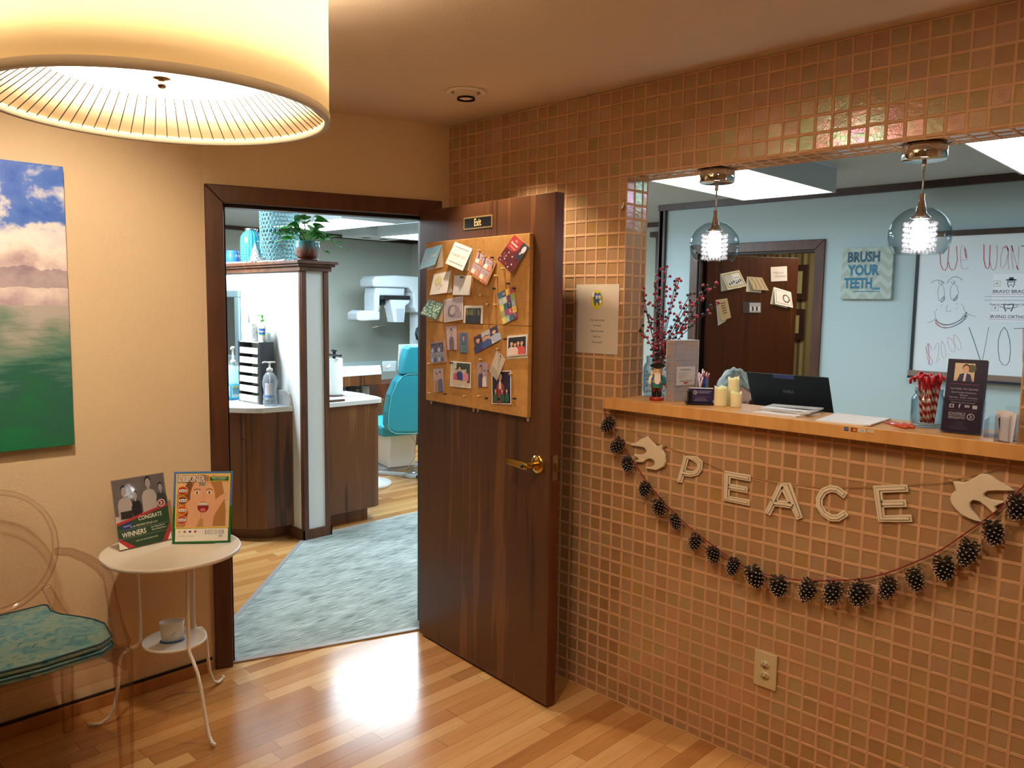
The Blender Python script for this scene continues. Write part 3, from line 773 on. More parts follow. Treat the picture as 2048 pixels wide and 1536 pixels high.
A.poly([(.66, .95), (.80, .92), (.86, .70), (.90, .45), (.90, .235), (.62, .235), (.60, .6)], HAIR, 4); A.poly([(.30, .95), (.20, .80), (.16, .5), (.20, .24), (.42, .24), (.40, .7)], HAIR2, 4)
A.poly([(.20, .225), (.40, .225), (.50, .42), (.42, .58), (.30, .62), (.20, .55), (.26, .44)], SKF, 5)
A.poly([(.52, .225), (.68, .225), (.70, .38), (.92, .68), (.90, .71), (.80, .66), (.62, .54), (.52, .44)], SKF, 5)
A.disc(.50, .62, .215, .285, SKF, 6, 28, rot=.1); A.poly([(.30, .80), (.36, .93), (.50, .96), (.66, .92), (.72, .78), (.60, .86), (.42, .88)], HAIR, 7)
for ex in (.40, .61): A.disc(ex, .705, .045, .018, WHITE, 7.5, 12); A.disc(ex, .705, .017, .017, HB, 8, 10); A.line([(ex - .06, .745), (ex, .76), (ex + .06, .745)], .010, HAIR2, 8)
A.line([(.51, .70), (.525, .63), (.50, .615)], .008, SKD, 8)
A.disc(.51, .505, .095, .075, mat('8c2630', .4), 8, 20); A.poly([(.425, .53), (.595, .53), (.58, .56), (.51, .57), (.44, .56)], WHITE, 8.6); A.line([(.435, .545), (.585, .545)], .006, G(120), 9); A.disc(.51, .465, .05, .025, mat('d0626a', .5), 8.8)
A.line([(.48, .43), (.49, .23)], .008, SKD, 8)
for i, cc in enumerate(('a33a2a', '7c4648', 'c0552c', 'b04a52')):
    cy = .735 - i * .135; A.disc(.16, cy, .092, .066, mat('f09a2c', .4), 9, 24); A.disc(.16, cy, .078, .055, mat(cc, .5), 9.5, 24)
    A.poly([(.10, cy - .018), (.22, cy - .018), (.23, cy + .015), (.16, cy + .022), (.09, cy + .015)], WHITE, 10)
    for q_ in (-.035, 0, .035): A.rect(.16 + q_ - .009, cy - .008, .16 + q_ + .009, cy + .008, G(60), 10.5)
A.text('DESIGNER', .30, .895, .095, mat('3b2c66', .5), 10, maxw=.47, bold=.05); A.text('DESIGNER', .30, .895, .085, WHITE, 10.6, maxw=.45, bold=.02)
A.text('ties', .48, .83, .055, mat('4d8fa0', .5), 11, shear=.3, bold=.04)
A.rect(.60, .86, .945, .935, YEL, 9); A.rect(.61, .868, .935, .927, GRN, 9.5); A.text('NOW AVAILABLE!', .772, .907, .021, WHITE, 10, maxw=.30, bold=.02); A.text('Choose your favorite!', .772, .882, .015, WHITE, 10, maxw=.30)
A.rect(.05, .03, .95, .205, WHITE, 3)
for i, cc in enumerate(('c8cc30', 'b82838', '34348c', 'c42a3c')): A.disc(.12 + i * .09, .165, .022, .016, mat(cc, .5), 4, 12 if i else 16)
A.text('Mix or match to your own style!', .23, .105, .014, G(90), 4, maxw=.36)
A.text('DESIGNER', .72, .15, .055, mat('3b2c66', .5), 4, maxw=.33, bold=.05); A.text('DESIGNER', .72, .15, .048, WHITE, 4.6, maxw=.31); A.text('ties', .82, .10, .035, mat('4d8fa0', .5), 5, shear=.3, bold=.03)
m.build('printed_panel', h2)
m = M(); bm_ = (bl + br) / 2; m.prism([(0, 0), (.08, 0), (.0125, .2)], -.05, .05, mat('d8cdb8', .7), lambda x, y, z: bm_ + nb * (x + .004 + y * .127) + Vector((0, 0, y)) + uu * z); m.build('easel_back', h2)

# ---- outlet, notice, hook on the mosaic wall
ol = thing('wall_outlet', 'cream duplex power outlet low on the mosaic wall', 'outlet', (1.694, 0, .357))
IV = mat('cdbd92', .35)
m = M(); m.box(-.042, .042, -.007, 0.0, -.064, .064, IV); m.build('cover_plate', ol, bevel=.003)
for dz in (.0195, -.0195):
    m = M(); q = lambda x, y, k: (x, -.007 - k * .001, dz + y)
    m.lathe([(.0175, 0), (.0175, 1.6)], IV, lambda x, y, z: q(x, y * .86, z), 24); sk_ = m.build('socket', ol)
    m = M(); A = Art(m, lambda x, y, k: (x, -.0087 - k * .0001, dz + y)); A.rect(-.0075, .001, -.0055, .009, BLACK); A.rect(.0055, .001, .0075, .008, BLACK); A.disc(0, -.007, .0025, .0028, BLACK); m.build('slots', sk_)
m = M(); q = frameT((.909, -.0008, 1.558), (1, 0, 0), (0, 0, 1), (0, -1, 0), .0004)
w_, h_ = .109, .139
m.box(-w_, w_, -h_, h_, -1, 1, mat('cfc0ae', .7), q); A = Art(m, q)
A.disc(0, .077, .030, .040, mat('cfc23a', .6), 2, 24)
TO = mat('4c6690', .5)
A.poly([(-.021, .092), (-.016, .104), (-.006, .106), (.002, .101), (.010, .106), (.019, .102), (.020, .088), (.016, .070), (.011, .052), (.004, .066), (-.001, .068), (-.008, .050), (-.014, .062)], TO, 3)
for s_ in (-1, 1): A.disc(.006 + s_ * .007, .088, .0055, .007, WHITE, 4, 12); A.disc(.006 + s_ * .007, .087, .002, .003, BLACK, 5, 8)
A.line([(-.004, .074), (.004, .071), (.012, .075)], .0018, BLACK, 4); A.rect(.023, .060, .026, .092, mat('a07848', .6), 4); A.disc(-.019, .098, .005, .011, WHITE, 4); A.disc(.018, .070, .006, .006, WHITE, 4)
for i, s_ in enumerate(('If you need to brush', 'Your teeth,', 'Please brush them', 'Before we', 'Call you back!!')):
    A.text(s_, .004, -.004 - i * .0222, .0078, BLACK, 2, bold=.01, sx=.8)
tag(m.build('paper_notice'), 'white paper notice about brushing teeth taped beside the door', 'notice')
hk = thing('adhesive_hook', 'small clear hook stuck to the edge of the opening above the notice', 'hook', (1.030, 0, 2.0))
m = M(); m.box(-.008, .008, -.003, .001, -.02, .02, CLEAR); m.build('backplate', hk, bevel=.002)
m = M(); m.tube([(0, -.003, .012), (0, -.007, -.006), (0, -.014, -.014), (0, -.018, -.004)], .0022, mat('f4efe6', .3), None, 8); m.build('prong', hk)

# ---- exit sign on the leaf
ex = thing('exit_sign', 'small black plate with gold letters reading Exit at the top of the door', 'sign')
m = M(); q = frameT(TL(.443, .0005, 1.955), LD, (0, 0, 1), LN, .001); m.box(-.099, .099, -.026, .026, 0, 1.5, mat('b9a06a', .35, .6), q); m.box(-.092, .092, -.020, .020, 1.5, 2.0, BLACK, q); m.build('plate', ex)
m = M(); A = Art(m, q); A.text('Exit', 0, -.001, .030, mat('d8bd78', .4), 2.3, sx=.75, bold=.04); m.build('lettering', ex)

# ================================================================== CORK BOARDS AND WHAT IS PINNED TO THEM
t = NT('cork'); o = t.obj()
f = t.math('ADD', t.math('MULTIPLY', t.noise(o, 260, 2), .6), t.math('MULTIPLY', t.noise(o, 30, 3), .4))
t.put(t.b.inputs['Base Color'], t.ramp(f, [(.3, 'a8783e'), (.5, 'bd8c4e'), (.7, 'cc9c5e')]))
CORK = t.set(Roughness=.9, Specular_IOR_Level=.2)
for s0, s1, z0, z1, nm in ((.085, .4425, 1.528, 1.888, 'upper left of the four on the door, holding the blue thank-you card'), (.4435, .801, 1.528, 1.888, 'upper right of the four on the door, holding the red card'),
                           (.085, .4425, 1.166, 1.527, 'lower left of the four, holding the picture of three kids'), (.4435, .801, 1.166, 1.527, 'lower right of the four on the door, holding the santa picture')):
    m = M(); m.box(s0, s1, .001, .021, z0, z1, CORK, TL)
    tag(m.build('cork_board', bevel=.002), 'square cork board, ' + nm, 'cork board', 'cork boards on the open door')
for s_, w_ in ((.104, 'under the left corner of the lower left cork board'), (.428, 'under the right corner of the lower left cork board'), (.459, 'under the left corner of the lower right cork board'), (.786, 'under the right corner of the lower right cork board')):
    m = M(); q = frameT(TL(s_, .001, 1.168), LD, (0, 0, 1), LN, 1)
    m.tube([q(-.005, .0, .003), q(-.005, -.014, .003), q(0, -.020, .003), q(.005, -.014, .003), q(.005, .0, .003)], .0016, WHITE, None, 6)
    m.box(-.006, .006, -.014, .002, .0, .002, WHITE, q)
    tag(m.build('mounting_strip_tab'), 'white adhesive strip tab ' + w_, 'hook', 'white adhesive strips below the cork boards')

def card(name, label, q, draw, lift=(.001, .004), base=None, back=None, group='cards and photographs on the cork boards', cat='card', place=None, n=None, th=.0005):
    """q: upper left, upper right, lower right, lower left as (s, z); folded cards hang open over a back leaf"""
    pl = place or (lambda s, o_, z: TL(s, .021 + o_, z)); nn_ = n or LN
    m = M()
    if back:
        c = [pl(p[0], .0012, p[1]) for p in (back[3], back[2], back[1], back[0])]
        m.box(0, 1, 0, 1, 0, 1, mat('d9cfbd', .7), quadT(c, nn_, th))
        bk = m
    c = [pl(p[0], lift[i], p[1]) for p, i in ((q[3], 1), (q[2], 1), (q[1], 0), (q[0], 0))]
    T = quadT(c, nn_, .0003); n0 = (c[1] - c[0]).cross(c[3] - c[0]).normalized()
    if n0.dot(nn_) < 0: n0 = -n0
    T = quadT(c, n0, .0003)
    if back:
        root = thing(name, label, cat, group=group); bk.build('back_leaf', root); m = M()
    m.box(0, 1, 0, 1, 0, 1, base or PAPER, T); A = Art(m, T); A.k = 2
    draw(A)
    if back: m.build('front_leaf', root); return root
    return tag(m.build(name), label, cat, group)
C_ = lambda h: mat(h, .5)
def d_teal(A):
    A.rect(0, 0, 1, 1, C_('6fa9bf')); A.text('T   ANK', .5, .52, .17, WHITE, 3, maxw=.72); A.text('H', .36, .40, .17, WHITE, 3, sx=.9); A.text('the', .42, .68, .07, WHITE, 3); A.text('you', .6, .3, .12, WHITE, 3, shear=.4)
card('thank_you_card', 'folded blue card reading THANK, top left on the cork', [(.083, 1.859), (.212, 1.872), (.190, 1.784), (.064, 1.764)], d_teal, (.001, .024), back=[(.086, 1.859), (.212, 1.871), (.222, 1.774), (.096, 1.760)])
def d_thank(A): A.rect(.12, .82, .9, .845, C_('88878f')); A.rect(.12, .16, .9, .185, C_('88878f')); A.text('THANK YOU', .5, .5, .11, C_('c0b6a4'), 3, maxw=.74)
card('thank_you_card', 'folded white card reading THANK YOU between two grey lines', [(.310, 1.880), (.436, 1.845), (.390, 1.752), (.261, 1.788)], d_thank, (.001, .018), base=C_('f7f2ec'), back=[(.314, 1.878), (.436, 1.845), (.411, 1.752), (.285, 1.781)])
def d_yel(A):
    A.disc(.36, .62, .21, .23, C_('d8cf7c'), 2, 20); rr = random.Random(3)
    for k in range(14): x, y = rr.uniform(.2, .62), rr.uniform(.15, .5); A.line([(x, y), (x + .05, y + .12)], .01, G(150), 3)
card('greeting_card', 'folded white card with a pale yellow circle', [(.149, 1.743), (.280, 1.757), (.267, 1.660), (.131, 1.650)], d_yel, (.001, .012), back=[(.157, 1.742), (.285, 1.757), (.292, 1.662), (.163, 1.650)])
card('blank_card', 'plain white square card held by a black pin', [(.307, 1.734), (.430, 1.732), (.430, 1.649), (.304, 1.650)], lambda A: A.rect(.03, .03, .97, .97, C_('d6d2ca')), (.001, .008), base=C_('e8e3da'))
def d_green(A):
    A.rect(0, 0, 1, 1, C_('2c7a43')); rr = random.Random(5)
    for i in range(6):
        for j in range(6):
            x, y = .1 + i * .16 + rr.uniform(-.04, .04), .1 + j * .16 + rr.uniform(-.04, .04); r_ = rr.uniform(.04, .07)
            for k in range(6): a = k * pi / 3; A.disc(x + r_ * .7 * cos(a), y + r_ * .7 * sin(a), r_ * .42, r_ * .42, C_('e8ead8'), 3, 6)
            A.disc(x, y, r_ * .3, r_ * .3, C_('2c7a43'), 4, 6)
card('greeting_card', 'folded green card with white flowers at the left cork edge', [(.111, 1.632), (.227, 1.612), (.190, 1.541), (.058, 1.563)], d_green, (.001, .016), back=[(.116, 1.629), (.227, 1.611), (.217, 1.530), (.095, 1.550)])
def d_baby(A):
    A.rect(.03, .03, .97, .97, C_('b9aeb4')); A.disc(.52, .42, .30, .27, C_('9a8a92'), 3, 20); A.disc(.40, .40, .20, .20, C_('786873'), 4, 18); A.disc(.47, .45, .15, .18, C_('c4b4b6'), 5, 18)
    A.disc(.78, .26, .15, .14, C_('a2929a'), 4, 16); A.line([(.38, .5), (.45, .49)], .012, C_('4c4048'), 6); A.line([(.50, .50), (.56, .52)], .012, C_('4c4048'), 6); A.line([(.44, .36), (.5, .355)], .014, C_('6a4a54'), 6)
    A.line([(.25, .55), (.32, .66), (.5, .69)], .03, C_('5c4f5a'), 6)
card('baby_photo', 'square grey photograph of a sleeping baby', [(.229, 1.628), (.372, 1.646), (.377, 1.545), (.238, 1.528)], d_baby, (.001, .006), cat='photograph')
def d_field(A):
    A.rect(.10, .0, .90, .86, C_('23242e')); rr = random.Random(8)
    for k in range(26): x = rr.uniform(.12, .88); A.line([(x, .45), (x + rr.uniform(-.04, .04), rr.uniform(.7, .86))], .025, C_(rr.choice(('8a8a58', 'b0ab78', '6d6f4a'))), 3)
    for k in range(8): x = rr.uniform(.15, .85); A.line([(x, .1), (x + .03, .45)], .03, C_('3a3b48'), 3)
card('polaroid_photo', 'white-bordered dark photograph on the seam between the upper cork boards', [(.380, 1.605), (.512, 1.606), (.512, 1.530), (.378, 1.530)], d_field, (.001, .003), base=C_('eee6da'), cat='photograph')
def panel_people(A, x0, y0, x1, y1, bg, ppl, k=2):
    A.rect(x0, y0, x1, y1, bg, k); H_ = y1 - y0
    for i, (fx, hh, cl, hr, sk) in enumerate(ppl): person2d(A, x0 + (x1 - x0) * fx, y0, H_ * hh, C_(cl), C_(hr), C_(sk), k + 1 + (i % 2) * .5)
def d_orange(A):
    A.rect(0, 0, 1, 1, C_('b3743a')); rr = random.Random(2)
    for i in range(2):
        for j in range(2):
            x0, y0 = .07 + i * .44, .10 + j * .44
            panel_people(A, x0, y0, x0 + .40, y0 + .40, C_('a897a4'), [(.3, .8, 'e4ded6', '5c3c2c', 'e0b09a'), (.7, .8, 'c98a6a', '3c2a22', 'd8a088')], 3)
    for k in range(16): A.disc(rr.uniform(0, 1), rr.choice((.03, .97)), .025, .03, C_(rr.choice(('5a2c5a', 'e2b060', '9a3440'))), 4, 6)
card('photo_collage', 'tilted orange strip sheet of four booth photographs', [(.469, 1.838), (.600, 1.782), (.560, 1.687), (.434, 1.742)], d_orange, (.001, .022), cat='photograph')
def d_red(A):
    A.rect(0, 0, 1, 1, C_('5a1a22')); A.rect(0, .52, .62, 1, C_('a02c2c'), 3); A.text('The', .3, .88, .06, WHITE, 4, shear=.3); A.text('Dentistar', .31, .76, .08, WHITE, 4, bold=.03, maxw=.5); A.text('Christmas', .31, .64, .07, C_('e6b8a8'), 4, maxw=.5, shear=.3)
    A.rect(.66, .46, 1, 1, C_('2a3140'), 3); A.disc(.85, .82, .10, .13, C_('c9c6cc'), 4, 12); A.disc(.8, .66, .05, .05, C_('d4a890'), 4, 10)
    rr = random.Random(4)
    for k in range(34): A.disc(rr.uniform(.04, .96), rr.uniform(.04, .46), .035, .03, C_(rr.choice(('8c3038', 'c8a0a0', '3a1420', 'a04a6a', 'e0c8c0'))), 4, 7)
card('red_photo_card', 'tilted dark red card with a crowd photograph, upper right on the cork', [(.709, 1.887), (.800, 1.833), (.727, 1.733), (.640, 1.792)], d_red, (.001, .03), cat='card')
def d_grid(A):
    cols = ['2d6d86', '3a2748', 'e4c23c', 'c8404a', 'a8b6b8', 'c6c8b0', '8a4a86', '9ab45c', 'd9cc66', '2c6d78', '34284c', '9fb4c0', '9cb066', '8e4a86', 'c43a48', 'e2ca50', 'e4d24c', '9ab8b2', '3b6a72', '7a2c5c']
    tx = ['T', 'H', 'a', 'n', 'k', '~', 'Y', '', 'u', '*', 'T', 'h', '', '', 'K', '~', 'Y', 'e', '', '*']
    for r_ in range(5):
        for c in range(4):
            i = r_ * 4 + c; x, y = c * .25, 1 - (r_ + 1) * .2; A.rect(x, y, x + .25, y + .2, C_(cols[i]), 2)
            if tx[i]: A.text(tx[i], x + .125, y + .1, .12, WHITE if i % 3 else C_('4a4a30'), 3, sx=1.2)
card('thank_you_card', 'multicoloured patchwork card of letters spelling thank you', [(.606, 1.656), (.707, 1.684), (.742, 1.559), (.649, 1.531)], d_grid, (.001, .006))
def one(bg, cl, hr='2a1c16', sk='d8a583'): return lambda A: panel_people(A, 0, 0, 1, 1, C_(bg), [(.5, .92, cl, hr, sk)], 2)
card('portrait_photo', 'narrow photograph of a child in a mauve shirt', [(.244, 1.511), (.324, 1.516), (.331, 1.412), (.261, 1.407)], one('c3aeb4', '7a6468'), (.001, .004), cat='photograph')
card('portrait_photo', 'small photograph of a boy in a striped green sweater on a blue ground', [(.349, 1.488), (.409, 1.488), (.410, 1.401), (.348, 1.400)], lambda A: (one('5c6a9a', '3c6e66')(A), [A.rect(.2, .08 + k * .12, .8, .11 + k * .12, C_('8fb0a0'), 4) for k in range(3)]), (.001, .004), cat='photograph')
def d_trip(A):
    panel_people(A, 0, 0, .33, 1, C_('4a1c22'), [(.5, .85, '2c2f60', '1c1412', 'dcae92')]); panel_people(A, .33, 0, .68, 1, C_('b8b6c0'), [(.2, .7, '4a6a9a', '2a1c16', 'd8a583'), (.45, .75, '35508c', '2a1c16', 'd8a583'), (.8, .7, 'd8d4cc', '3a2a20', 'd8a583')]); panel_people(A, .68, 0, 1, 1, C_('3c2c4c'), [(.5, .85, 'a8b4cc', '2a1c20', 'dcae92')])
card('photo_strip', 'tilted dark strip of three portraits, upper part of the lower right cork board', [(.447, 1.470), (.607, 1.528), (.633, 1.468), (.475, 1.405)], d_trip, (.001, .006), cat='photograph')
card('group_photo', 'photograph of a group in red and white on black, at the right cork edge', [(.676, 1.482), (.795, 1.494), (.799, 1.416), (.678, 1.402)], lambda A: (A.rect(0, 0, 1, 1, C_('efe6dc')), panel_people(A, .05, .06, .95, .94, C_('1c1a20'), [(.2, .75, 'e2d4cc', 'd8c48c', 'e4b498'), (.4, .7, 'e8c8c0', 'a8603c', 'e4b498'), (.58, .8, 'c03a38', '5a2c1c', 'e4b498'), (.78, .75, 'd0524a', 'c08a4c', 'e4b498')], 3)), (.0012, .006), cat='photograph', back=[(.672, 1.486), (.799, 1.498), (.800, 1.403), (.672, 1.392)])
def d_blue(A):
    A.rect(0, 0, 1, 1, C_('b98a6c'))
    for i in range(2):
        for j in range(2): panel_people(A, .06 + i * .41, .08 + j * .43, .44 + i * .41, .47 + j * .43, C_('3a4468' if j else '8a98b8'), [(.3, .75, 'b9c2d8', '1c1c28', 'd0a088'), (.68, .8, '54608c', '1c1c28', 'd0a088')], 3)
    for k in range(9): A.disc(.05 + k * .11, .97, .02, .02, C_('7c3440'), 4, 6); A.disc(.05 + k * .11, .03, .02, .02, C_('4c4a80'), 4, 6)
card('photo_collage', 'blue toned sheet of four small photographs at the left of the lower left cork board', [(.120, 1.437), (.238, 1.453), (.262, 1.352), (.123, 1.334)], d_blue, (.001, .004), cat='photograph')
card('photo_of_two', 'narrow photograph of two children side by side, low on the left cork', [(.148, 1.314), (.222, 1.323), (.235, 1.220), (.160, 1.208)], lambda A: panel_people(A, 0, 0, 1, 1, C_('b6a8b0'), [(.32, .86, 'a88070', '4a3226', 'dcae92'), (.70, .92, '5c6690', '1c1614', 'dcae92')]), (.001, .004), cat='photograph')
card('photo_of_three', 'white-bordered photograph of three seated kids in blue and pink', [(.284, 1.360), (.432, 1.362), (.435, 1.251), (.282, 1.247)], lambda A: (A.rect(.04, .05, .96, .95, C_('c8d0c4')), A.rect(.3, .70, .96, .95, C_('3c4838'), 3), A.rect(.80, .2, .96, .95, C_('4a4a44'), 3), [person2d(A, x, .28, h_, C_(c), C_('3a2820'), C_('e0b498'), 4) for x, h_, c in ((.28, .45, 'c05a58'), (.47, .56, '343c88'), (.76, .50, 'd88a98'))], [A.rect(x - .07, .07, x + .07, .3, C_('e0b498'), 3.6) for x in (.28, .47, .76)]), (.001, .004), cat='photograph')
card('photo_of_two', 'narrow mauve photograph of a man and a child in white', [(.476, 1.365), (.545, 1.369), (.552, 1.268), (.481, 1.261)], lambda A: panel_people(A, 0, 0, 1, 1, C_('a894a8'), [(.34, .92, '5a4a5c', '241814', 'cf9c7c'), (.70, .72, 'e4dcd8', '2a1c16', 'dcae92')]), (.001, .004), cat='photograph')
card('portrait_photo', 'steeply tilted photograph of a dark-haired girl overlapping the santa picture', [(.611, 1.425), (.668, 1.390), (.622, 1.300), (.569, 1.336)], lambda A: (panel_people(A, 0, .35, 1, 1, C_('c8b8a8'), [(.5, .95, 'c8c0b4', '1c1412', 'e0b498')]), A.rect(0, 0, 1, .35, C_('b8ac9c'), 6), [A.line([(.2 + k * .2, .05), (.2 + k * .2, .3)], .02, G(90), 7) for k in range(4)]), (.004, .010), cat='photograph')
card('santa_photo', 'tall dark photograph of santa with children in green', [(.574, 1.337), (.699, 1.347), (.707, 1.210), (.582, 1.199)], lambda A: (A.rect(.04, .03, .96, .97, C_('241c3c')), person2d(A, .45, .18, .75, C_('a03038'), C_('e4dcd8'), C_('d8a583'), 3), A.poly([(.38, .45), (.52, .45), (.5, .68), (.40, .68)], C_('e8e0d8'), 7), [person2d(A, x, .06, .42, C_('2c5a40'), C_('2a1c16'), C_('e0b498'), 7.5) for x in (.22, .56, .8)], A.rect(.2, .03, .5, .12, C_('8c2830'), 6)), (.0012, .004), cat='photograph')

# push pins
def pin(mt):
    m = M(); T = Matrix.Rotation(radians(90), 4, 'X')
    m.lathe([(0, .014), (.004, .0135), (.0046, .011), (.003, .009), (.0024, .005), (.0042, .002), (.0042, .0), (.0006, .0), (.0004, -.004)], mt, T, 12)
    return m
GOLD = m_brushed('pale_gold_plastic', 'd6b878', .35, .5)
gold = [(.489, 1.834, 'at the top of the orange photo sheet'), (.527, 1.807, 'in the right edge of the orange photo sheet'), (.648, 1.754, 'left of the red card, highest loose one'), (.603, 1.727, 'below the right corner of the orange sheet'), (.507, 1.649, 'alone above the white-bordered dark photograph'), (.552, 1.611, 'right of the white-bordered dark photograph'), (.600, 1.610, 'at the left edge of the patchwork card'), (.482, 1.719, 'at the lower edge of the orange photo sheet'), (.126, 1.201, 'in the bottom left corner of the boards'), (.398, 1.214, 'below the photograph of three kids'), (.500, 1.224, 'below the man and child photograph'), (.706, 1.334, 'at the upper right corner of the santa picture'), (.621, 1.430, 'at the top of the tilted girl photograph'), (.509, 1.380, 'above the man and child photograph'), (.123, 1.337, 'at the lower left corner of the blue sheet')]
black = [(.578, 1.802, 'right of the orange photo sheet'), (.682, 1.695, 'just above the patchwork card, left one'), (.593, 1.676, 'left above the patchwork card'), (.719, 1.676, 'just above the patchwork card, right one'), (.369, 1.726, 'holding the plain white card'), (.250, 1.210, 'below the photograph of two children'), (.549, 1.220, 'left of the santa picture'), (.731, 1.237, 'right of the santa picture near the bottom'), (.668, 1.473, 'left of the group photograph'), (.296, 1.353, 'in the corner of the three kids photograph'), (.566, 1.337, 'left of the tilted girl photograph')]
for lst, mt, nm in ((gold, GOLD, 'gold'), (black, mat('241a18', .3), 'dark')):
    src = None
    for s_, z_, w_ in lst:
        if src is None: src = pin(mt).build('push_pin'); o_ = src
        else: o_ = src.copy(); COL.objects.link(o_)
        o_.location = TL(s_, .0225 if nm == 'gold' and z_ > 1.6 else .0235, z_); o_.rotation_euler = (0, 0, math.atan2(LD.y, LD.x))
        tag(o_, '%s push pin %s' % (nm, w_), 'push pin', 'push pins in the cork boards')

# ================================================================== PEACE BANNER, DOVES, PINECONE GARLAND
FELT = m_wall('cream_plaster_letter', 'e3d2b4', .25, 400, .7)
GROOVE = mat('8c7a5c', .8)
def letter(ch, label, corners, strokes):
    """corners: lower left and upper left, lower right; strokes drawn in a unit box"""
    ll, lr, ul = [Vector((p[0], -.004, p[1])) for p in corners]
    U_, V_ = lr - ll, ul - ll; q = lambda x, y, k: ll + U_ * x + V_ * y + Vector((0, -k, 0))
    root = thing('letter_' + ch, label, 'letter', group='letters of the PEACE banner')
    def solid(w, z0, z1, mt):
        m = M()
        for st in strokes:
            wx = w / U_.length; wy = w / V_.length
            L_ = []; R_ = []; N_ = len(st)
            pts = [Vector(((x * U_.length), (y * V_.length))) for x, y in st]
            for i in range(N_):
                a = pts[max(i - 1, 0)]; b = pts[min(i + 1, N_ - 1)]; d_ = (b - a).normalized(); n_ = Vector((-d_.y, d_.x)) * w / 2
                p = pts[i] + (-d_ * w / 2 if i == 0 else (d_ * w / 2 if i == N_ - 1 else Vector((0, 0))))
                if 0 < i < N_ - 1:
                    c = d_.dot((pts[i] - pts[i - 1]).normalized()); n_ = n_ / max(c, .5)
                L_.append(p + n_); R_.append(p - n_)
            for i in range(N_ - 1):
                m.prism([(R_[i].x / U_.length, R_[i].y / V_.length), (R_[i + 1].x / U_.length, R_[i + 1].y / V_.length), (L_[i + 1].x / U_.length, L_[i + 1].y / V_.length), (L_[i].x / U_.length, L_[i].y / V_.length)], z0, z1, mt, q)
        return m
    solid(.0225, 0, .0045, FELT).build('plate', root, bevel=.0012)
    solid(.0118, .0045, .0048, GROOVE).build('groove', root)
    solid(.0085, .0046, .0075, FELT).build('raised_face', root, bevel=.001)
E_ = [[(.9, .9), (.12, .9), (.12, .1), (.9, .1)], [(.25, .5), (.8, .5)]]
letter('p', 'cream letter P, first of the PEACE banner', [(1.314, .960), (1.400, .958), (1.343, 1.070)], [[(.12, .1), (.12, .9), (.55, .9), (.82, .8), (.88, .62), (.80, .46), (.55, .36), (.2, .36)]])
letter('e', 'cream letter E between P and A of the banner', [(1.508, .924), (1.608, .924), (1.508, 1.033)], E_)
letter('a', 'cream letter A in the middle of the banner', [(1.668, .909), (1.800, .917), (1.663, 1.023)], [[(.10, .08), (.44, .92), (.56, .92), (.90, .08)], [(.25, .36), (.76, .36)]])
letter('c', 'cream letter C between A and the last E', [(1.845, .926), (1.948, .934), (1.838, 1.040)], [[(.86, .80), (.70, .90), (.48, .92), (.26, .82), (.12, .60), (.12, .38), (.26, .18), (.48, .08), (.70, .10), (.88, .22)]])
letter('e', 'cream letter E ending the banner beside the right dove', [(2.040, .954), (2.138, .975), (2.019, 1.066)], E_)
def dove(label, P_, hd):
    root = thing('dove_ornament', label, 'ornament', group='doves at the ends of the banner')
    m = M(); n = len(P_); cx = sum(p[0] for p in P_) / n; cz = sum(p[1] for p in P_) / n
    from mathutils.geometry import tessellate_polygon
    tris = [tuple(t_) for t_ in tessellate_polygon([[Vector((x, z, 0)) for x, z in P_]])]
    V_ = [(x, -.004, z) for x, z in P_] + [(x, -.010, z) for x, z in P_]
    def inset(i, d_):
        a, b, c = Vector(P_[i - 1]), Vector(P_[i]), Vector(P_[(i + 1) % n]); t_ = (c - a).normalized(); return b + Vector((t_.y, -t_.x)) * d_ * sgn
    ar = sum(P_[i - 1][0] * P_[i][1] - P_[i][0] * P_[i - 1][1] for i in range(n)); sgn = 1 if ar < 0 else -1
    top = [inset(i, .003) for i in range(n)]
    V_ += [(p.x, -.0145, p.y) for p in top]
    F_ = [(k, (k + 1) % n, n + (k + 1) % n, n + k) for k in range(n)] + [(n + k, n + (k + 1) % n, 2 * n + (k + 1) % n, 2 * n + k) for k in range(n)] + [tuple(2 * n + i for i in t_) for t_ in tris] + [tuple(i for i in t_[::-1]) for t_ in tris]
    m.add(V_, F_, FELT, None, False); m.build('body', root, bevel=.001)
    m = M(); m.lathe([(.006, 0), (0, .016)], GOLD, Matrix.Translation((hd[0], -.009, hd[1])) @ Matrix.Rotation(radians(hd[2]), 4, 'Y'), 10); m.build('beak', root)
dove('white dove ornament left of the letter P', [(1.176,1.115),(1.220,1.083),(1.239,1.090),(1.253,1.090),(1.246,1.073),(1.260,1.055),(1.264,1.029),(1.255,1.008),(1.223,.989),(1.177,.990),(1.174,.995),(1.197,.999),(1.214,1.010),(1.214,1.024),(1.196,1.030),(1.176,1.024),(1.160,1.010),(1.137,1.008),(1.123,1.013),(1.143,1.022),(1.119,1.031),(1.119,1.037),(1.149,1.040),(1.170,1.048),(1.176,1.058),(1.166,1.069),(1.141,1.070),(1.117,1.069),(1.100,1.074),(1.127,1.085),(1.147,1.101)], (1.251, 1.086, 70))
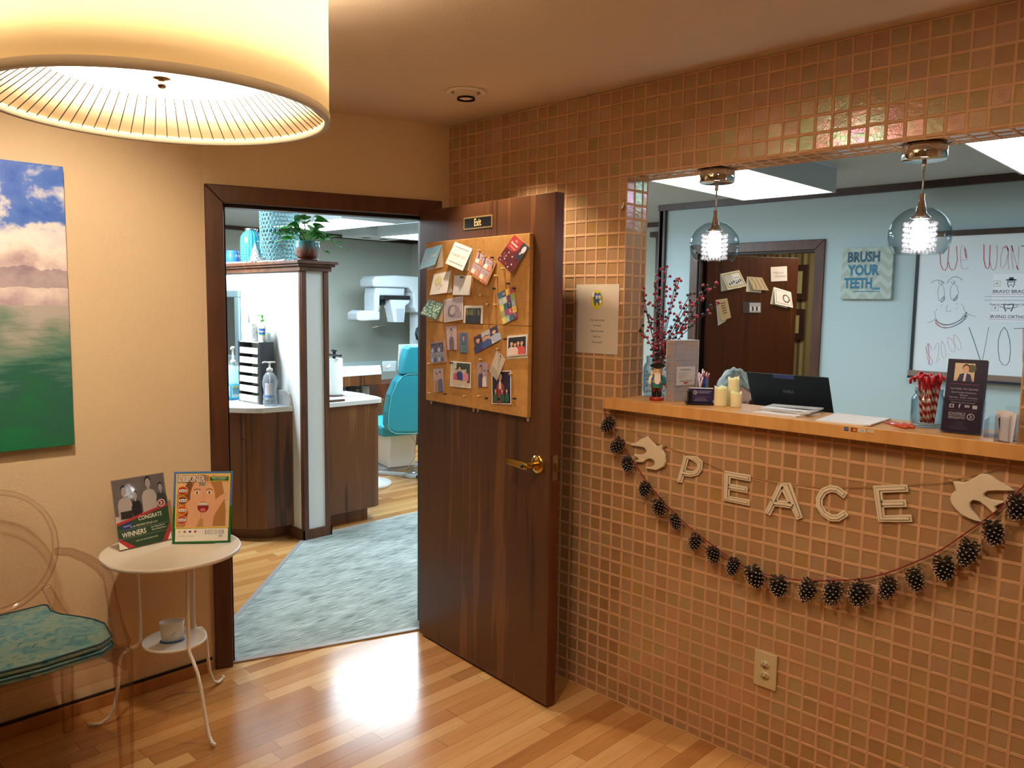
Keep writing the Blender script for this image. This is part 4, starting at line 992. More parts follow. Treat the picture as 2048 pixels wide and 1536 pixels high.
dove('larger white dove ornament right of the last letter E', [(2.241,1.118),(2.256,1.120),(2.268,1.118),(2.280,1.124),(2.294,1.136),(2.311,1.151),(2.326,1.153),(2.341,1.149),(2.359,1.137),(2.385,1.126),(2.397,1.117),(2.375,1.112),(2.352,1.109),(2.332,1.104),(2.324,1.095),(2.326,1.088),(2.338,1.083),(2.374,1.083),(2.366,1.073),(2.354,1.064),(2.359,1.053),(2.350,1.044),(2.341,1.051),(2.329,1.061),(2.313,1.071),(2.298,1.072),(2.291,1.064),(2.292,1.052),(2.298,1.042),(2.310,1.030),(2.324,1.015),(2.308,1.013),(2.290,1.017),(2.268,1.025),(2.252,1.039),(2.242,1.051),(2.237,1.067),(2.242,1.082),(2.251,1.093),(2.246,1.106)], (2.244, 1.117, -75))
def smoothp(P_, n=4):
    out = []
    for i in range(len(P_) - 1):
        p0, p1, p2, p3 = [Vector(P_[max(0, min(len(P_) - 1, j))]) for j in (i - 1, i, i + 1, i + 2)]
        for k in range(n):
            t_ = k / n; out.append(.5 * ((2 * p1) + (-p0 + p2) * t_ + (2 * p0 - 5 * p1 + 4 * p2 - p3) * t_ * t_ + (-p0 + 3 * p1 - 3 * p2 + p3) * t_ ** 3))
    out.append(Vector(P_[-1])); return out
m = M(); m.tube([(x, -.006, z) for x, z in ((.957,1.205),(1.035,1.173),(1.143,1.110),(1.245,1.088),(1.350,1.072),(1.511,1.031),(1.700,1.024),(1.855,1.033),(2.033,1.066),(2.214,1.110),(2.309,1.152),(2.410,1.199),(2.444,1.207))], .0011, m_brushed('gold_thread', 'b08a4a', .4, .6), None, 5)
tag(m.build('banner_string'), 'thin gold thread carrying the PEACE letters', 'string')
STR1 = [(.968,1.203),(.985,1.157),(1.024,1.102),(1.100,1.032),(1.197,.929),(1.335,.827),(1.464,.762),(1.586,.712),(1.681,.700),(1.805,.711),(1.920,.740),(2.001,.766),(2.079,.805),(2.158,.859),(2.227,.913),(2.287,.976),(2.321,1.012),(2.377,1.076),(2.415,1.130),(2.442,1.172)]
SP = smoothp([(x, z) for x, z in STR1])
m = M(); m.tube([(p.x, -.016, p.y) for p in SP], .0024, mat('8c2320', .7), None, 6)
tag(m.build('garland_cord'), 'dark red cord swagged under the counter', 'cord')
CONEM = mat('1f1512', .6); TIP = mat('cfc8bc', .6); CONEM2 = mat('3a2a22', .7)
def cone_mesh(seed, fat=1.0):
    rr = random.Random(seed); m = M(); m.ball((0, 0, 0), .017, CONEM, None, 10, (1, 1, 1.25))
    k = 0; N_ = 78
    for i in range(N_):
        u = (i + .5) / N_; zc = .026 - u * .058; R_ = .0275 * fat * math.sqrt(max(.02, 1 - ((u - .36) / .66) ** 2)); a = i * 2.39996
        ln = R_; up = -.35 + u * .2 if u > .15 else .7
        ca, sa = cos(a), sin(a); w = .0052 * (1 - .4 * u); r0 = .008
        tilt = (.008 if u < .12 else -.004 + .006 * (1 - u)) + rr.uniform(-.001, .001)
        P0 = Vector((ca * r0, sa * r0, zc + .002)); P1 = Vector((ca * ln, sa * ln, zc + tilt)); s = Vector((-sa, ca, 0)) * w; up_ = Vector((0, 0, .0016)); Pm = P0.lerp(P1, .62)
        m.add([P0 - s * .4, P0 + s * .4, Pm + s, Pm - s, P0 - s * .4 - up_, P0 + s * .4 - up_, Pm + s - up_, Pm - s - up_], [(0, 1, 2, 3), (7, 6, 5, 4), (0, 3, 7, 4), (1, 5, 6, 2)], CONEM)
        s2 = s * .9
        m.add([Pm - s, Pm + s, P1 + s2 * .55, P1 - s2 * .55, Pm - s - up_, Pm + s - up_, P1 + s2 * .55 - up_, P1 - s2 * .55 - up_], [(7, 6, 5, 4), (2, 3, 7, 6), (0, 4, 7, 3), (1, 2, 6, 5), (0, 1, 2, 3)], CONEM if i > 14 else CONEM2)
        Pt = P1 + (P1 - Pm).normalized() * .0018
        m.add([P1 - s2 * .55 + up_ * .6, P1 + s2 * .55 + up_ * .6, Pt + s2 * .4, Pt - s2 * .4, P1 - s2 * .5 - up_ * 1.2, P1 + s2 * .5 - up_ * 1.2], [(0, 1, 2, 3), (3, 2, 5, 4), (0, 3, 4), (1, 5, 2)], TIP)
    return m
ORD = ['leftmost', 'second', 'third', 'fourth', 'fifth', 'sixth', 'seventh', 'eighth', 'ninth', 'tenth', 'eleventh', 'twelfth', 'thirteenth', 'fourteenth', 'fifteenth', 'sixteenth', 'seventeenth', 'eighteenth', 'nineteenth', 'rightmost']
cones = [(1.000,1.142),(1.050,1.065),(1.104,.998),(1.186,.912),(1.255,.858),(1.326,.814),(1.412,.757),(1.489,.727),(1.568,.704),(1.656,.691),(1.742,.679),(1.842,.692),(1.926,.706),(2.008,.727),(2.088,.764),(2.165,.812),(2.240,.864),(2.299,.925),(2.358,.996),(2.411,1.078)]
cb = [cone_mesh(s_, f_).build('pinecone') for s_, f_ in ((1, 1.0), (2, 1.08), (3, .94))]
for o_ in cb: pass
rr = random.Random(11); used = [False] * 3
for i, (x, z) in enumerate(cones):
    b = i % 3
    if used[b]: c = cb[b].copy(); COL.objects.link(c)
    else: c = cb[b]; used[b] = True
    sc_ = rr.uniform(.86, 1.0) if i < 9 else rr.uniform(1.0, 1.16)
    lean = rr.uniform(-.35, .35) if i > 2 else rr.uniform(-.9, -.5)
    c.rotation_euler = (rr.uniform(.05, .3), lean, rr.uniform(0, 6.28)); c.scale = (sc_,) * 3
    c.location = (x, -.034 * sc_ - .001, z)
    lab = ('leftmost frosted pinecone on the red cord, by the counter end' if i == 0 else ('rightmost frosted pinecone, above the right dove tail' if i == 19 else 'frosted dark pinecone, %s from the left on the red cord' % ORD[i]))
    tag(c, lab, 'pinecone', 'pinecones on the red cord')

# ================================================================== COUNTER
CT = 1.252
m = M(); m.box(1.0, 2.62, -.055, -.001, CT - .043, CT, MAPLE); m.box(OX0 + .002, OX1 - .002, -.001, .205, CT - .043, CT, MAPLE)
ctr = tag(m.build('reception_counter', bevel=.002), 'honey maple reception counter ledge under the opening', 'counter')
m = M()
for i, (x0, x1, c) in enumerate(((1.939, 1.953, '2c4c86'), (1.960, 1.978, '2a2c34'), (1.984, 2.004, 'e8e4dc'), (2.010, 2.029, 'e8e0d0'))):
    q = frameT((0, -.0552, 0), (1, 0, 0), (0, 0, 1), (0, -1, 0), .0003); A = Art(m, q); z0, z1 = 1.2345, 1.2465
    A.rect(x0, z0, x1, z1, mat(c, .4), 1); xc = (x0 + x1) / 2
    if i == 0: A.text('AMEX', xc, 1.2405, .003, WHITE, 2, maxw=.012)
    if i == 1: A.disc(xc - .003, 1.2405, .0045, .0045, C_('c8342c'), 2, 14); A.disc(xc + .003, 1.2405, .0045, .0045, C_('e09a3c'), 2.5, 14)
    if i == 2: A.text('VISA', xc, 1.2405, .005, C_('26306c'), 2, bold=.03); A.rect(x0, z0, x1, z0 + .0022, C_('c8963c'), 2)
    if i == 3: A.rect(x0, z0, x1, z0 + .004, C_('d0843c'), 2); A.text('DISCOVER', xc, 1.243, .0028, C_('3a3430'), 2, maxw=.017)
m.build('payment_stickers', ctr)

# ================================================================== THINGS ON THE COUNTER
def jar(root, r, h, mt, n=36):
    m = M()
    prof = [(0, .002), (r * .80, .002), (r * .95, .008), (r, .02), (r, h * .70), (r * .93, h * .78), (r * .80, h * .84), (r * .80, h * .90), (r * .84, h * .91), (r * .80, h * .925), (r * .84, h * .945), (r * .80, h * .96), (r * .82, h), (r * .77, h), (r * .76, h * .85), (r * .88, h * .77), (r * .945, h * .69), (r * .945, .022), (r * .85, .010), (0, .009)]
    m.lathe(prof, mt, None, n); return m.build('jar_glass', root)
JARG = glassy('blue_tinted_jar_glass', (.93, .96, .97), (.50, .58, .62), power=.45)
JX, JY = 1.105, .150
j1 = thing('glass_jar', 'large clear glass jar of bubbly filler holding the red berry branches', 'jar', (JX, JY, CT))
jar(j1, .056, .162, JARG)
m = M(); rr = random.Random(3)
BEAD = glassy('clear_bead', (.90, .94, .96), (.45, .52, .56), power=.5, body='dfe8ec', bodyf=.22)
for k in range(190):
    a, q_ = rr.uniform(0, 6.28), math.sqrt(rr.random()) * .046; z_ = .018 + rr.random() * .095
    m.ball((q_ * cos(a), q_ * sin(a), z_), rr.uniform(.004, .0065), BEAD, None, 6)
fb = m.build('bead_filler', j1); fb['kind'] = 'stuff'
BERRY = mat('a81c3c', .22, coat=.5); BDK = mat('2a1016', .25, coat=.5); STEMM = mat('4a3430', .7)
def berry(mt):
    m = M(); m.ball((0, 0, 0), .0062, mt, None, 8); return m.build('berry')
b_red = berry(BERRY); b_dk = berry(BDK); first = {'r': b_red, 'd': b_dk}
# tips of the branches as seen: (x, z) on the plane of the jar plus a depth
tips = [(1.02, 1.555, -.05, 'reaching lowest left'), (1.005, 1.645, .02, 'reaching furthest left'), (1.035, 1.69, -.03, 'leaning left, second from the left'), (1.075, 1.755, .03, 'tall, left of the middle'), (1.11, 1.70, -.04, 'short and upright, left of the middle'), (1.135, 1.765, .0, 'tallest, in the middle'), (1.16, 1.72, .05, 'just right of the tallest'), (1.195, 1.715, -.02, 'upright, right of the middle'), (1.21, 1.63, .06, 'short, leaning gently right'), (1.245, 1.66, .0, 'leaning right, behind the card box corner'), (1.30, 1.69, .03, 'leaning right, second longest'), (1.355, 1.70, .0, 'reaching furthest right and high'), (1.345, 1.625, .04, 'reaching right, middle height'), (1.285, 1.575, -.02, 'lowest on the right')]
def mk_berry(parent, loc, red):
    k = 'r' if red else 'd'; src = first[k]
    if src.parent is None: o_ = src
    else: o_ = src.copy(); COL.objects.link(o_)
    o_.parent = parent; o_.location = loc
for i, (x, z, dy, w_) in enumerate(tips):
    br_ = thing('berry_branch', 'branch of red and black berries in the jar, ' + w_, 'branch', (JX, JY, CT), group='berry branches in the glass jar')
    base = Vector((rr.uniform(-.02, .02), rr.uniform(-.02, .02), .02)); tip = Vector((x - JX, dy, z - CT)); neck = Vector(((x - JX) * .12, dy * .2, .165))
    P_ = smoothp([base, neck, neck.lerp(tip, .5) + Vector((0, 0, .015)), tip], 6)
    m = M(); m.tube(P_, [.0016] * (len(P_) - 1) + [.0008], STEMM, None, 5)
    nb = 21
    locs = []
    for k in range(nb):
        u = .26 + .74 * k / (nb - 1); idx = u * (len(P_) - 1); a = int(idx); p = P_[a].lerp(P_[min(a + 1, len(P_) - 1)], idx - a)
        if k < nb - 1:
            off = Vector((rr.uniform(-1, 1), rr.uniform(-1, 1), rr.uniform(.1, .9))).normalized() * rr.uniform(.008, .022)
            m.tube([p, p + off], .0006, STEMM, None, 4)
        else: off = Vector((0, 0, .003))
        locs.append(p + off)
    m.build('stem', br_)
    for k, p in enumerate(locs): mk_berry(br_, p, rr.random() < .68)

# nutcracker
nc = thing('nutcracker_figure', 'small wooden nutcracker with a black bicorne hat and white beard on a red base', 'figurine', (1.186, .030, CT), (0, 0, radians(38)))
def part(nm, fn, root=nc, bevel=0, sub=0): m = M(); fn(m); return m.build(nm, root, bevel=bevel, sub=sub)
RB = mat('a32a24', .35); TL_ = mat('1f7a8a', .4); NB = mat('1c1418', .35); WOODS = mat('dcb48c', .45); NW = mat('efe6dc', .6)
part('base', lambda m: m.lathe([(0, 0), (.026, 0), (.027, .002), (.027, .013), (.025, .015), (0, .015)], RB, None, 28))
for s_ in (-1, 1):
    part('leg', lambda m: (m.lathe([(.0075, .015), (.0085, .018), (.0078, .034), (.0085, .036)], NB, Matrix.Translation((s_ * .010, 0, 0)), 14), m.lathe([(.0085, .036), (.0082, .055)], mat('8c2a34', .45), Matrix.Translation((s_ * .010, 0, 0)), 14)))
part('tunic', lambda m: (m.lathe([(.0205, .050), (.021, .056), (.017, .072), (.0185, .092), (.015, .097), (0, .098)], TL_, None, 20), m.lathe([(.0212, .050), (.0216, .055), (.021, .056)], mat('2c7a3a', .4), None, 20, cap=False)))
part('belt', lambda m: m.lathe([(.0178, .068), (.0186, .070), (.0182, .075), (.0175, .077)], mat('c8a44c', .35), None, 20, cap=False))
part('head', lambda m: m.lathe([(0, .095), (.014, .096), (.0195, .102), (.020, .116), (.018, .124), (0, .125)], WOODS, None, 22))
hd_ = nc.children[-1]
part('beard', lambda m: m.prism([(-.009, .108), (.009, .108), (.012, .095), (.013, .078), (.006, .064), (-.006, .064), (-.013, .078), (-.012, .095)], .016, .0225, NW, lambda x, y, z: (x, -z, y)), nc, .002)
part('face', lambda m: ([m.ball((s_ * .0075, -.0185, .114), .0022, NB, None, 8) for s_ in (-1, 1)], m.ball((0, -.021, .108), .003, WOODS, None, 8), m.box(-.008, .008, -.0215, -.018, .1015, .1055, NB), m.box(-.005, .005, -.0225, -.018, .1025, .1048, NW)), hd_)
part('hair', lambda m: [m.ball((s_ * .0195, .001, .104), .0085, NW, None, 10, (.6, 1, 1.2)) for s_ in (-1, 1)], nc)
for s_ in (-1, 1):
    def arm(m):
        m.tube([(s_ * .020, 0, .094), (s_ * .026, -.001, .086), (s_ * .027, -.003, .072), (s_ * .0265, -.006, .060)], [.0065, .0065, .006, .005], TL_ if s_ > 0 else NW, None, 10)
        m.ball((s_ * .0265, -.007, .055), .0055, WOODS, None, 8); m.lathe([(.0062, .0), (.0066, .004)], GOLD if s_ < 0 else RB, Matrix.Translation((s_ * .0265, -.006, .059)), 10, cap=False)
    part('arm', arm)
part('epaulette', lambda m: [m.ball((s_ * .020, 0, .095), .006, GOLD, None, 8, (1.2, 1, .5)) for s_ in (-1, 1)])
def hat(m):
    m.lathe([(.017, .122), (.018, .128), (.014, .138), (0, .142)], NB, None, 18)
    m.prism([(-.031, .137), (-.018, .123), (0, .119), (.018, .123), (.031, .137), (.024, .140), (.012, .146), (0, .148), (-.012, .146), (-.024, .140)], .010, .018, NB, lambda x, y, z: (x, -z, y))
    m.prism([(-.028, .134), (-.018, .124), (0, .121), (.018, .124), (.028, .134), (.012, .140), (-.012, .140)], -.016, -.010, NB, lambda x, y, z: (x, -z, y))
    m.tube([(-.030, -.014, .1375), (-.016, -.0185, .125), (0, -.0190, .1205), (.016, -.0185, .125), (.030, -.014, .1375)], .0010, GOLD, None, 6)
part('hat', hat, nc, .0008)
part('sword', lambda m: m.tube([(-.028, -.012, .056), (-.027, -.014, .030)], .0014, STEEL, None, 6))

# card box, slim printed tower of floss cards
bxo = thing('floss_card_box', 'tall striped dispenser box of floss cards with a white PLEASE TAKE ONE label', 'box', (0, 0, CT))
A0, B0 = Vector((1.256, .037, 0)), Vector((1.289, .150, 0)); u_ = (B0 - A0).normalized(); n_ = Vector((u_.y, -u_.x, 0)); hB = .232
t = NT('shuffled_card_edges'); o = t.sep(t.obj())
v1 = t.noise(t.comb(t.math('MULTIPLY', o[0], 6), t.math('MULTIPLY', o[1], 6), t.math('MULTIPLY', o[2], 260)), 1, 3, .3)
v2 = t.noise(t.comb(t.math('MULTIPLY', o[0], 20), t.math('MULTIPLY', o[1], 20), t.math('MULTIPLY', o[2], 9)), 1, 2, .5)
c = t.ramp(v2, [(.3, '8f8f9c'), (.5, '9f98a0'), (.62, 'ad9070'), (.75, 'b0905c')])
t.put(t.b.inputs['Base Color'], t.mix(t.math('MULTIPLY', t.math('GREATER_THAN', v1, .60), .5), c, '6c6878')); CARDS = t.set(Roughness=.5)
q = lambda x, y, z: A0 + u_ * x + n_ * z + Vector((0, 0, y))
m = M(); m.box(0, .118, 0, hB, -.045, 0, CARDS, q); bod = m.build('card_stack', bxo, bevel=.001)
m = M(); m.box(-.0015, .1195, -.0, hB + .001, -.0465, -.046, WHITE, q); m.box(.1182, .1197, 0, hB + .001, -.046, .001, mat('d9d6dc', .3), q); m.box(-.0015, .1197, hB, hB + .0018, -.0465, .0012, mat('d9d6dc', .3), q); m.build('clear_sleeve', bxo)
m = M(); T = frameT(q(.012, .062, .0008), u_, (0, 0, 1), n_, .0004); m.box(0, .092, 0, .072, 0, 1, mat('cfc6c8', .5), T); A = Art(m, T)
A.text('mobile floss', .044, .060, .0075, C_('3a3440'), 2, maxw=.07); 
for k in range(4): A.text('floss card free for you to use now'[:30 - k * 3], .010, .047 - k * .006, .003, C_('5c5460'), 2, align='LEFT', maxw=.062 - k * .003)
A.text('PLEASE TAKE ONE', .046, .0165, .0052, C_('3a3440'), 2, maxw=.07); A.poly([(.030, .012), (.062, .012), (.046, .004)], C_('c23a4c'), 2)
m.build('label', bxo)

# card holder with navy cards
bc = thing('card_holder', 'small black holder of navy business cards beside the candles', 'card holder', (0, 0, CT))
A1, B1 = Vector((1.335, .014, 0)), Vector((1.404, .072, 0)); u_ = (B1 - A1).normalized(); n_ = Vector((u_.y, -u_.x, 0))
q2 = lambda x, y, z: A1 + u_ * x + n_ * z + Vector((0, 0, y))
HBK = mat('1a1216', .25)
m = M(); m.box(-.006, .096, 0, .008, -.045, .020, HBK, q2); m.box(.0, .012, .008, .050, -.03, .004, HBK, q2); m.box(.0, .092, .008, .03, -.034, -.030, HBK, q2); m.build('holder', bc, bevel=.001)
m = M(); T = frameT(q2(.004, .009, -.004), u_, (0, 0, 1), n_, .0003); m.box(0, .088, 0, .051, -60, 0, mat('2b2858', .4), T); m.box(0, .088, .051, .052, -60, 0, WHITE, T); A = Art(m, T)
A.disc(.022, .036, .0075, .0075, WHITE, 1, 20); A.disc(.022, .036, .0060, .0060, mat('2b2858', .4), 1.5, 20); A.line([(.0205, .0395), (.0245, .036), (.0205, .0325)], .0018, WHITE, 2)
for k, w_ in enumerate((.05, .044)): A.rect(.032, .040 - k * .006, .032 + w_, .0425 - k * .006, C_('9a98b8'), 2)
A.rect(.012, .020, .080, .021, C_('9c4a7c'), 2)
for k in range(3): A.rect(.016 + k * .004, .005 + k * .0045, .070 - k * .004, .0065 + k * .0045, C_('8a88a8'), 2)
m.build('business_cards', bc)

# pens and toothbrush cup on the far edge
cup = thing('pen_cup', 'clear cup of blue and pink pens behind the candles', 'cup', (1.292, .165, CT))
m = M(); T4 = Matrix.Rotation(radians(20), 4, 'Z')
for s0 in ((-.028, -.0265, -.028, .028), (.0265, .028, -.028, .028), (-.028, .028, -.028, -.0265), (-.028, .028, .0265, .028)): m.box(s0[0], s0[1], s0[2], s0[3], .002, .085, GLASS, T4)
m.box(-.028, .028, -.028, .028, 0, .002, GLASS, T4); m.build('cup_wall', cup)
pc = [('2c3fa8', 'blue'), ('e8d0d8', 'pale pink'), ('d0563c', 'orange'), ('2c3fa8', 'blue'), ('f0e4ec', 'white'), ('3a52c0', 'blue'), ('e0a0b8', 'pink'), ('2c3fa8', 'blue'), ('d8604a', 'orange'), ('f0e0e8', 'white'), ('3348b4', 'blue'), ('e8b8c8', 'pink'), ('2c3fa8', 'blue')]
pl_ = ['upright at the left', 'second from the left', 'third from the left', 'leaning left at the front', 'tall near the middle', 'in the middle', 'short in the middle', 'crossing toward the right', 'right of the middle', 'third from the right', 'second from the right', 'at the right', 'lowest, leaning far right']
for i, (c, nm) in enumerate(pc):
    u = i / 12.0; bx_, by_ = (.5 - u) * .026, rr.uniform(-.016, .016)
    dx = (u - .35) * .075; top = Vector((bx_ + dx, by_ + rr.uniform(-.012, .012), .105 + rr.uniform(0, .022) - abs(u - .6) * .012)); bot = Vector((bx_, by_, .004))
    pn = thing('pen', '%s pen in the clear cup, %s' % (nm, pl_[i]), 'pen', (1.292, .165, CT), group='pens in the clear cup')
    m = M(); m.tube([bot, bot.lerp(top, .84)], .0030, C_(c), None, 8); m.build('barrel', pn)
    m = M(); m.tube([bot.lerp(top, .84), bot.lerp(top, .86), bot.lerp(top, .97), top], [.0026, .0033, .0030, .0014], C_('f2e6ee' if i % 3 else 'c8506c'), None, 8); m.build('cap', pn)

# three-wick cluster of pillar candles
t = NT('ivory_wax'); o = t.sep(t.obj()); t.put(t.b.inputs['Base Color'], t.mix(t.math('MULTIPLY', t.noise(t.obj(), 60, 2), .3), 'f3ecc4', 'e8dcaa'))
t.set(Roughness=.45, Subsurface_Weight=.6); t.b.inputs['Subsurface Radius'].default_value = (.02, .014, .006); t.b.inputs['Subsurface Scale'].default_value = .5; WAX = t.m
for x, y, r_, h_, w_ in ((1.436, .072, .0235, .070, 'medium height, leftmost of the three candles'), (1.4600, .120, .0205, .103, 'tallest, in the middle behind the other two'), (1.490, .088, .0195, .054, 'shortest, rightmost of the three candles')):
    cd = thing('pillar_candle', 'ivory pillar candle, ' + w_, 'candle', (x, y, CT), group='ivory pillar candles on the counter')
    N_ = 32; m = M(); vs = []; lv = [(r_ * .97, 0, 0), (r_, .003, 0), (r_, h_ * .5, 0), (r_, h_ - .008, 0), (r_ * .98, h_, 1), (r_ * .86, h_ - .001, 1), (r_ * .8, h_ - .011, 0), (.001, h_ - .013, 0)]
    for q_, zc, wv_ in lv: vs += [(q_ * cos(2 * pi * k / N_), q_ * sin(2 * pi * k / N_), zc + wv_ * (.0035 * sin(3 * 2 * pi * k / N_ + x * 50) + .002 * sin(7 * 2 * pi * k / N_))) for k in range(N_)]
    m.add(vs, [(a * N_ + k, a * N_ + (k + 1) % N_, (a + 1) * N_ + (k + 1) % N_, (a + 1) * N_ + k) for a in range(len(lv) - 1) for k in range(N_)] + [tuple(range(N_))], WAX, None, True); m.build('wax', cd)
    m = M(); m.tube([(0, 0, h_ - .013), (.001, 0, h_ - .004)], .0009, BLACK, None, 6); m.build('wick', cd)

# magazines and papers
def sheets(name, label, cs, th, mt, draw=None, curl=0, root=None, z0=0):
    """cs: four (x, y) corners front-left, front-right, back-right, back-left"""
    T = quadT([Vector((p[0], p[1], CT + z0)) for p in cs], (0, 0, 1), 1)
    m = M(); N_ = 10; vs = []
    for k in range(N_ + 1):
        x = k / N_; lift = curl * max(0, x - .75) ** 2 * 8
        vs += [T(x, 0, lift), T(x, 1, lift), T(x, 1, lift + th), T(x, 0, lift + th)]
    m.add([tuple(v) for v in vs], [(0, 1, 2, 3), (4 * N_ + 3, 4 * N_ + 2, 4 * N_ + 1, 4 * N_)] + [(4 * k + a, 4 * k + (a + 1) % 4, 4 * k + 4 + (a + 1) % 4, 4 * k + 4 + a) for k in range(N_) for a in range(4)], mt)
    if draw: draw(Art(m, lambda x, y, k: T(x, y, th + k * .0003 + curl * max(0, x - .75) ** 2 * 8)))
    return tag(m.build(name), label, 'magazine' if 'mag' in name else 'paper')
sheets('magazine', 'white magazine lying lowest of the two, left of the blank pad', [(1.615, -.022), (1.763, -.012), (1.79, .12), (1.625, .12)], .005, mat('e6e2e0', .4), lambda A: (A.rect(.25, .35, .8, .45, C_('4a4650'), 1), A.rect(.1, .6, .9, .64, C_('8a8690'), 1)))
sheets('magazine', 'grey and white magazine on top of the other, curled edge', [(1.600, .045), (1.790, .030), (1.765, .198), (1.580, .200)], .006, mat('cfcac8', .35), lambda A: (A.rect(.02, .50, .98, .98, C_('aaa2a0'), 1), A.rect(.05, .1, .9, .4, C_('eeeae6'), 1), [A.rect(.2 + k * .2, .72, .24 + k * .2, .76, C_('706868'), 1.5) for k in range(3)]), curl=.010, z0=.0056)
sheets('paper_pad', 'white blank pad lying on the counter left of the orange pens', [(1.842, -.046), (2.008, -.028), (1.995, .190), (1.815, .200)], .004, mat('eeebea', .5), lambda A: A.rect(.03, .94, .97, .955, C_('8a8e98'), 1), curl=.006)
# two orange pens
for x0, y0, x1, y1, w_ in ((2.020, .088, 2.118, .020, 'the one nearer the jar of candy canes'), (2.008, .070, 2.104, .004, 'the one nearer the counter edge')):
    pn = thing('pen', 'orange ballpoint pen lying on the counter, ' + w_, 'pen', (0, 0, CT), group='orange pens on the counter')
    a, b = Vector((x0, y0, .0065)), Vector((x1, y1, .0065)); OR = mat('c8502c', .25, coat=.4)
    m = M(); m.tube([a.lerp(b, .1), a.lerp(b, .55), a.lerp(b, .9), b], [.004, .0052, .006, .0045], OR, None, 12); m.build('barrel', pn)
    m = M(); m.tube([a, a.lerp(b, .1)], [.0012, .0036], mat('5a5e58', .3, .7), None, 10); m.build('tip', pn)
    m = M(); m.tube([a.lerp(b, .93) + Vector((0, 0, .004)), a.lerp(b, .92) + Vector((0, 0, .0075)), a.lerp(b, .58) + Vector((0, 0, .007))], .0014, OR, None, 6); m.build('clip', pn)

# jar of candy canes
KX, KY = 2.128, .108
j2 = thing('glass_jar', 'clear canning jar full of candy canes beside the brochure holder', 'jar', (KX, KY, CT))
jar(j2, .0485, .120, JARG)
m = M(); m.tube([(.0487 * cos(a), .0487 * sin(a), .045 + .012 * sin(a * 6)) for a in [i * .05 - 1.4 for i in range(30)]], .0007, GLASS, None, 4); m.build('embossing', j2)
t = NT('candy_cane_stripe'); uvn = t.node('ShaderNodeUVMap')
o = t.sep(t.obj()); ang = t.math('DIVIDE', t.math('ARCTAN2', o[1], o[0]), 6.2832)
s1 = t.math('FRACT', t.math('ADD', t.math('MULTIPLY', o[2], 38), ang))
red = t.math('LESS_THAN', s1, .52)
hk_ = t.math('GREATER_THAN', o[2], .112)
t.put(t.b.inputs['Base Color'], t.mix(t.math('MAXIMUM', red, hk_), 'e8cfc4', 'b3202c')); CANE = t.set(Roughness=.2, Coat_Weight=.4)
WRAP = glassy('cane_cellophane', (.97, .97, .97), (.8, .8, .8), power=.3)
def cane():
    m = M(); R_ = .0125
    P_ = [(0, 0, 0), (0, 0, .04), (0, 0, .08), (0, 0, .12), (0, 0, .138)] + [(R_ - R_ * cos(a), 0, .138 + R_ * sin(a)) for a in [pi * k / 9 for k in range(1, 10)]] + [(2 * R_, 0, .130)]
    m.tube(P_, .0042, CANE, None, 10); return m
cn0 = None
spots = []
for i in range(15):
    a = i * 2.399; q_ = .033 * math.sqrt((i + .5) / 15)
    spots.append((q_ * cos(a), q_ * sin(a), a))
pos_ = {}
spots.sort(key=lambda s: s[0])
names = ['leftmost, its hook reaching out to the left', 'second from the left', 'third from the left', 'fourth from the left', 'fifth from the left', 'sixth from the left', 'seventh from the left', 'in the middle', 'just right of the middle', 'seventh from the right', 'sixth from the right', 'fifth from the right', 'fourth from the right', 'third from the right', 'rightmost, touching the brochures']
for i, (x, y, a) in enumerate(spots):
    if cn0 is None: cn0 = cane().build('candy_cane'); o_ = cn0
    else: o_ = cn0.copy(); COL.objects.link(o_)
    lx, ly = x * .55, y * .55
    o_.location = (KX + lx, KY + ly, CT + .014)
    tl = Vector((x * 3.4, y * 3.4, 1)).normalized()
    hook = math.atan2(y - .0, x) if i else radians(200)
    if i % 3 == 1: hook = radians(rr.uniform(-150, -30))
    rot = Vector((0, 0, 1)).rotation_difference(tl) @ Matrix.Rotation(hook, 4, 'Z').to_quaternion()
    o_.rotation_mode = 'QUATERNION'; o_.rotation_quaternion = rot
    sc_ = rr.uniform(.93, 1.04); o_.scale = (1, 1, sc_)
    tag(o_, 'red and white candy cane in the jar, ' + names[i], 'candy cane', 'candy canes in the jar')

# brochure holder
bh = thing('brochure_holder', 'clear holder with a stack of dark purple orthodontics brochures', 'brochure holder', (0, 0, CT))
a0, b0 = Vector((2.192, .026, 0)), Vector((2.288, .034, 0)); u_ = (b0 - a0).normalized(); n_ = Vector((u_.y, -u_.x, 0)); up = (Vector((0, 0, 1)) - n_ * .20).normalized(); nf = u_.cross(up).normalized()
if nf.dot(n_) < 0: nf = -nf
q3 = lambda x, y, z: a0 + u_ * x + up * y + nf * z + Vector((0, 0, .006))
PUR = mat('231a38', .3)
m = M(); T = frameT(q3(0, 0, 0), u_, up, nf, .0003); m.box(-.001, .099, 0, .214, -95, 0, PUR, T)
for k in range(9): m.box(-.001 - (k % 3) * .0006, .099 + (k % 2) * .0006, 0, .214 + (k % 3) * .0006, -95 + k * 10, -92 + k * 10, mat('3d3454', .3), T)
A = Art(m, T); A.rect(.018, .150, .070, .203, C_('d8c8a8'), 1); A.disc(.062, .188, .012, .012, C_('5c5c48'), 1.5, 9); A.rect(.02, .150, .069, .160, C_('c8b894'), 1.5)
A.poly([(.026, .150), (.066, .150), (.060, .170), (.050, .174), (.044, .174), (.032, .170)], C_('2a2450'), 2); A.poly([(.042, .150), (.048, .150), (.050, .174), (.044, .174)], C_('d8d4dc'), 3)
A.disc(.0475, .190, .0095, .011, C_('2a1c18'), 3, 16); A.disc(.0475, .186, .0080, .0105, C_('d8a888'), 4, 16); A.line([(.044, .1815), (.0475, .1803), (.051, .1815)], .001, WHITE, 5)
LG = C_('b8b0c8')
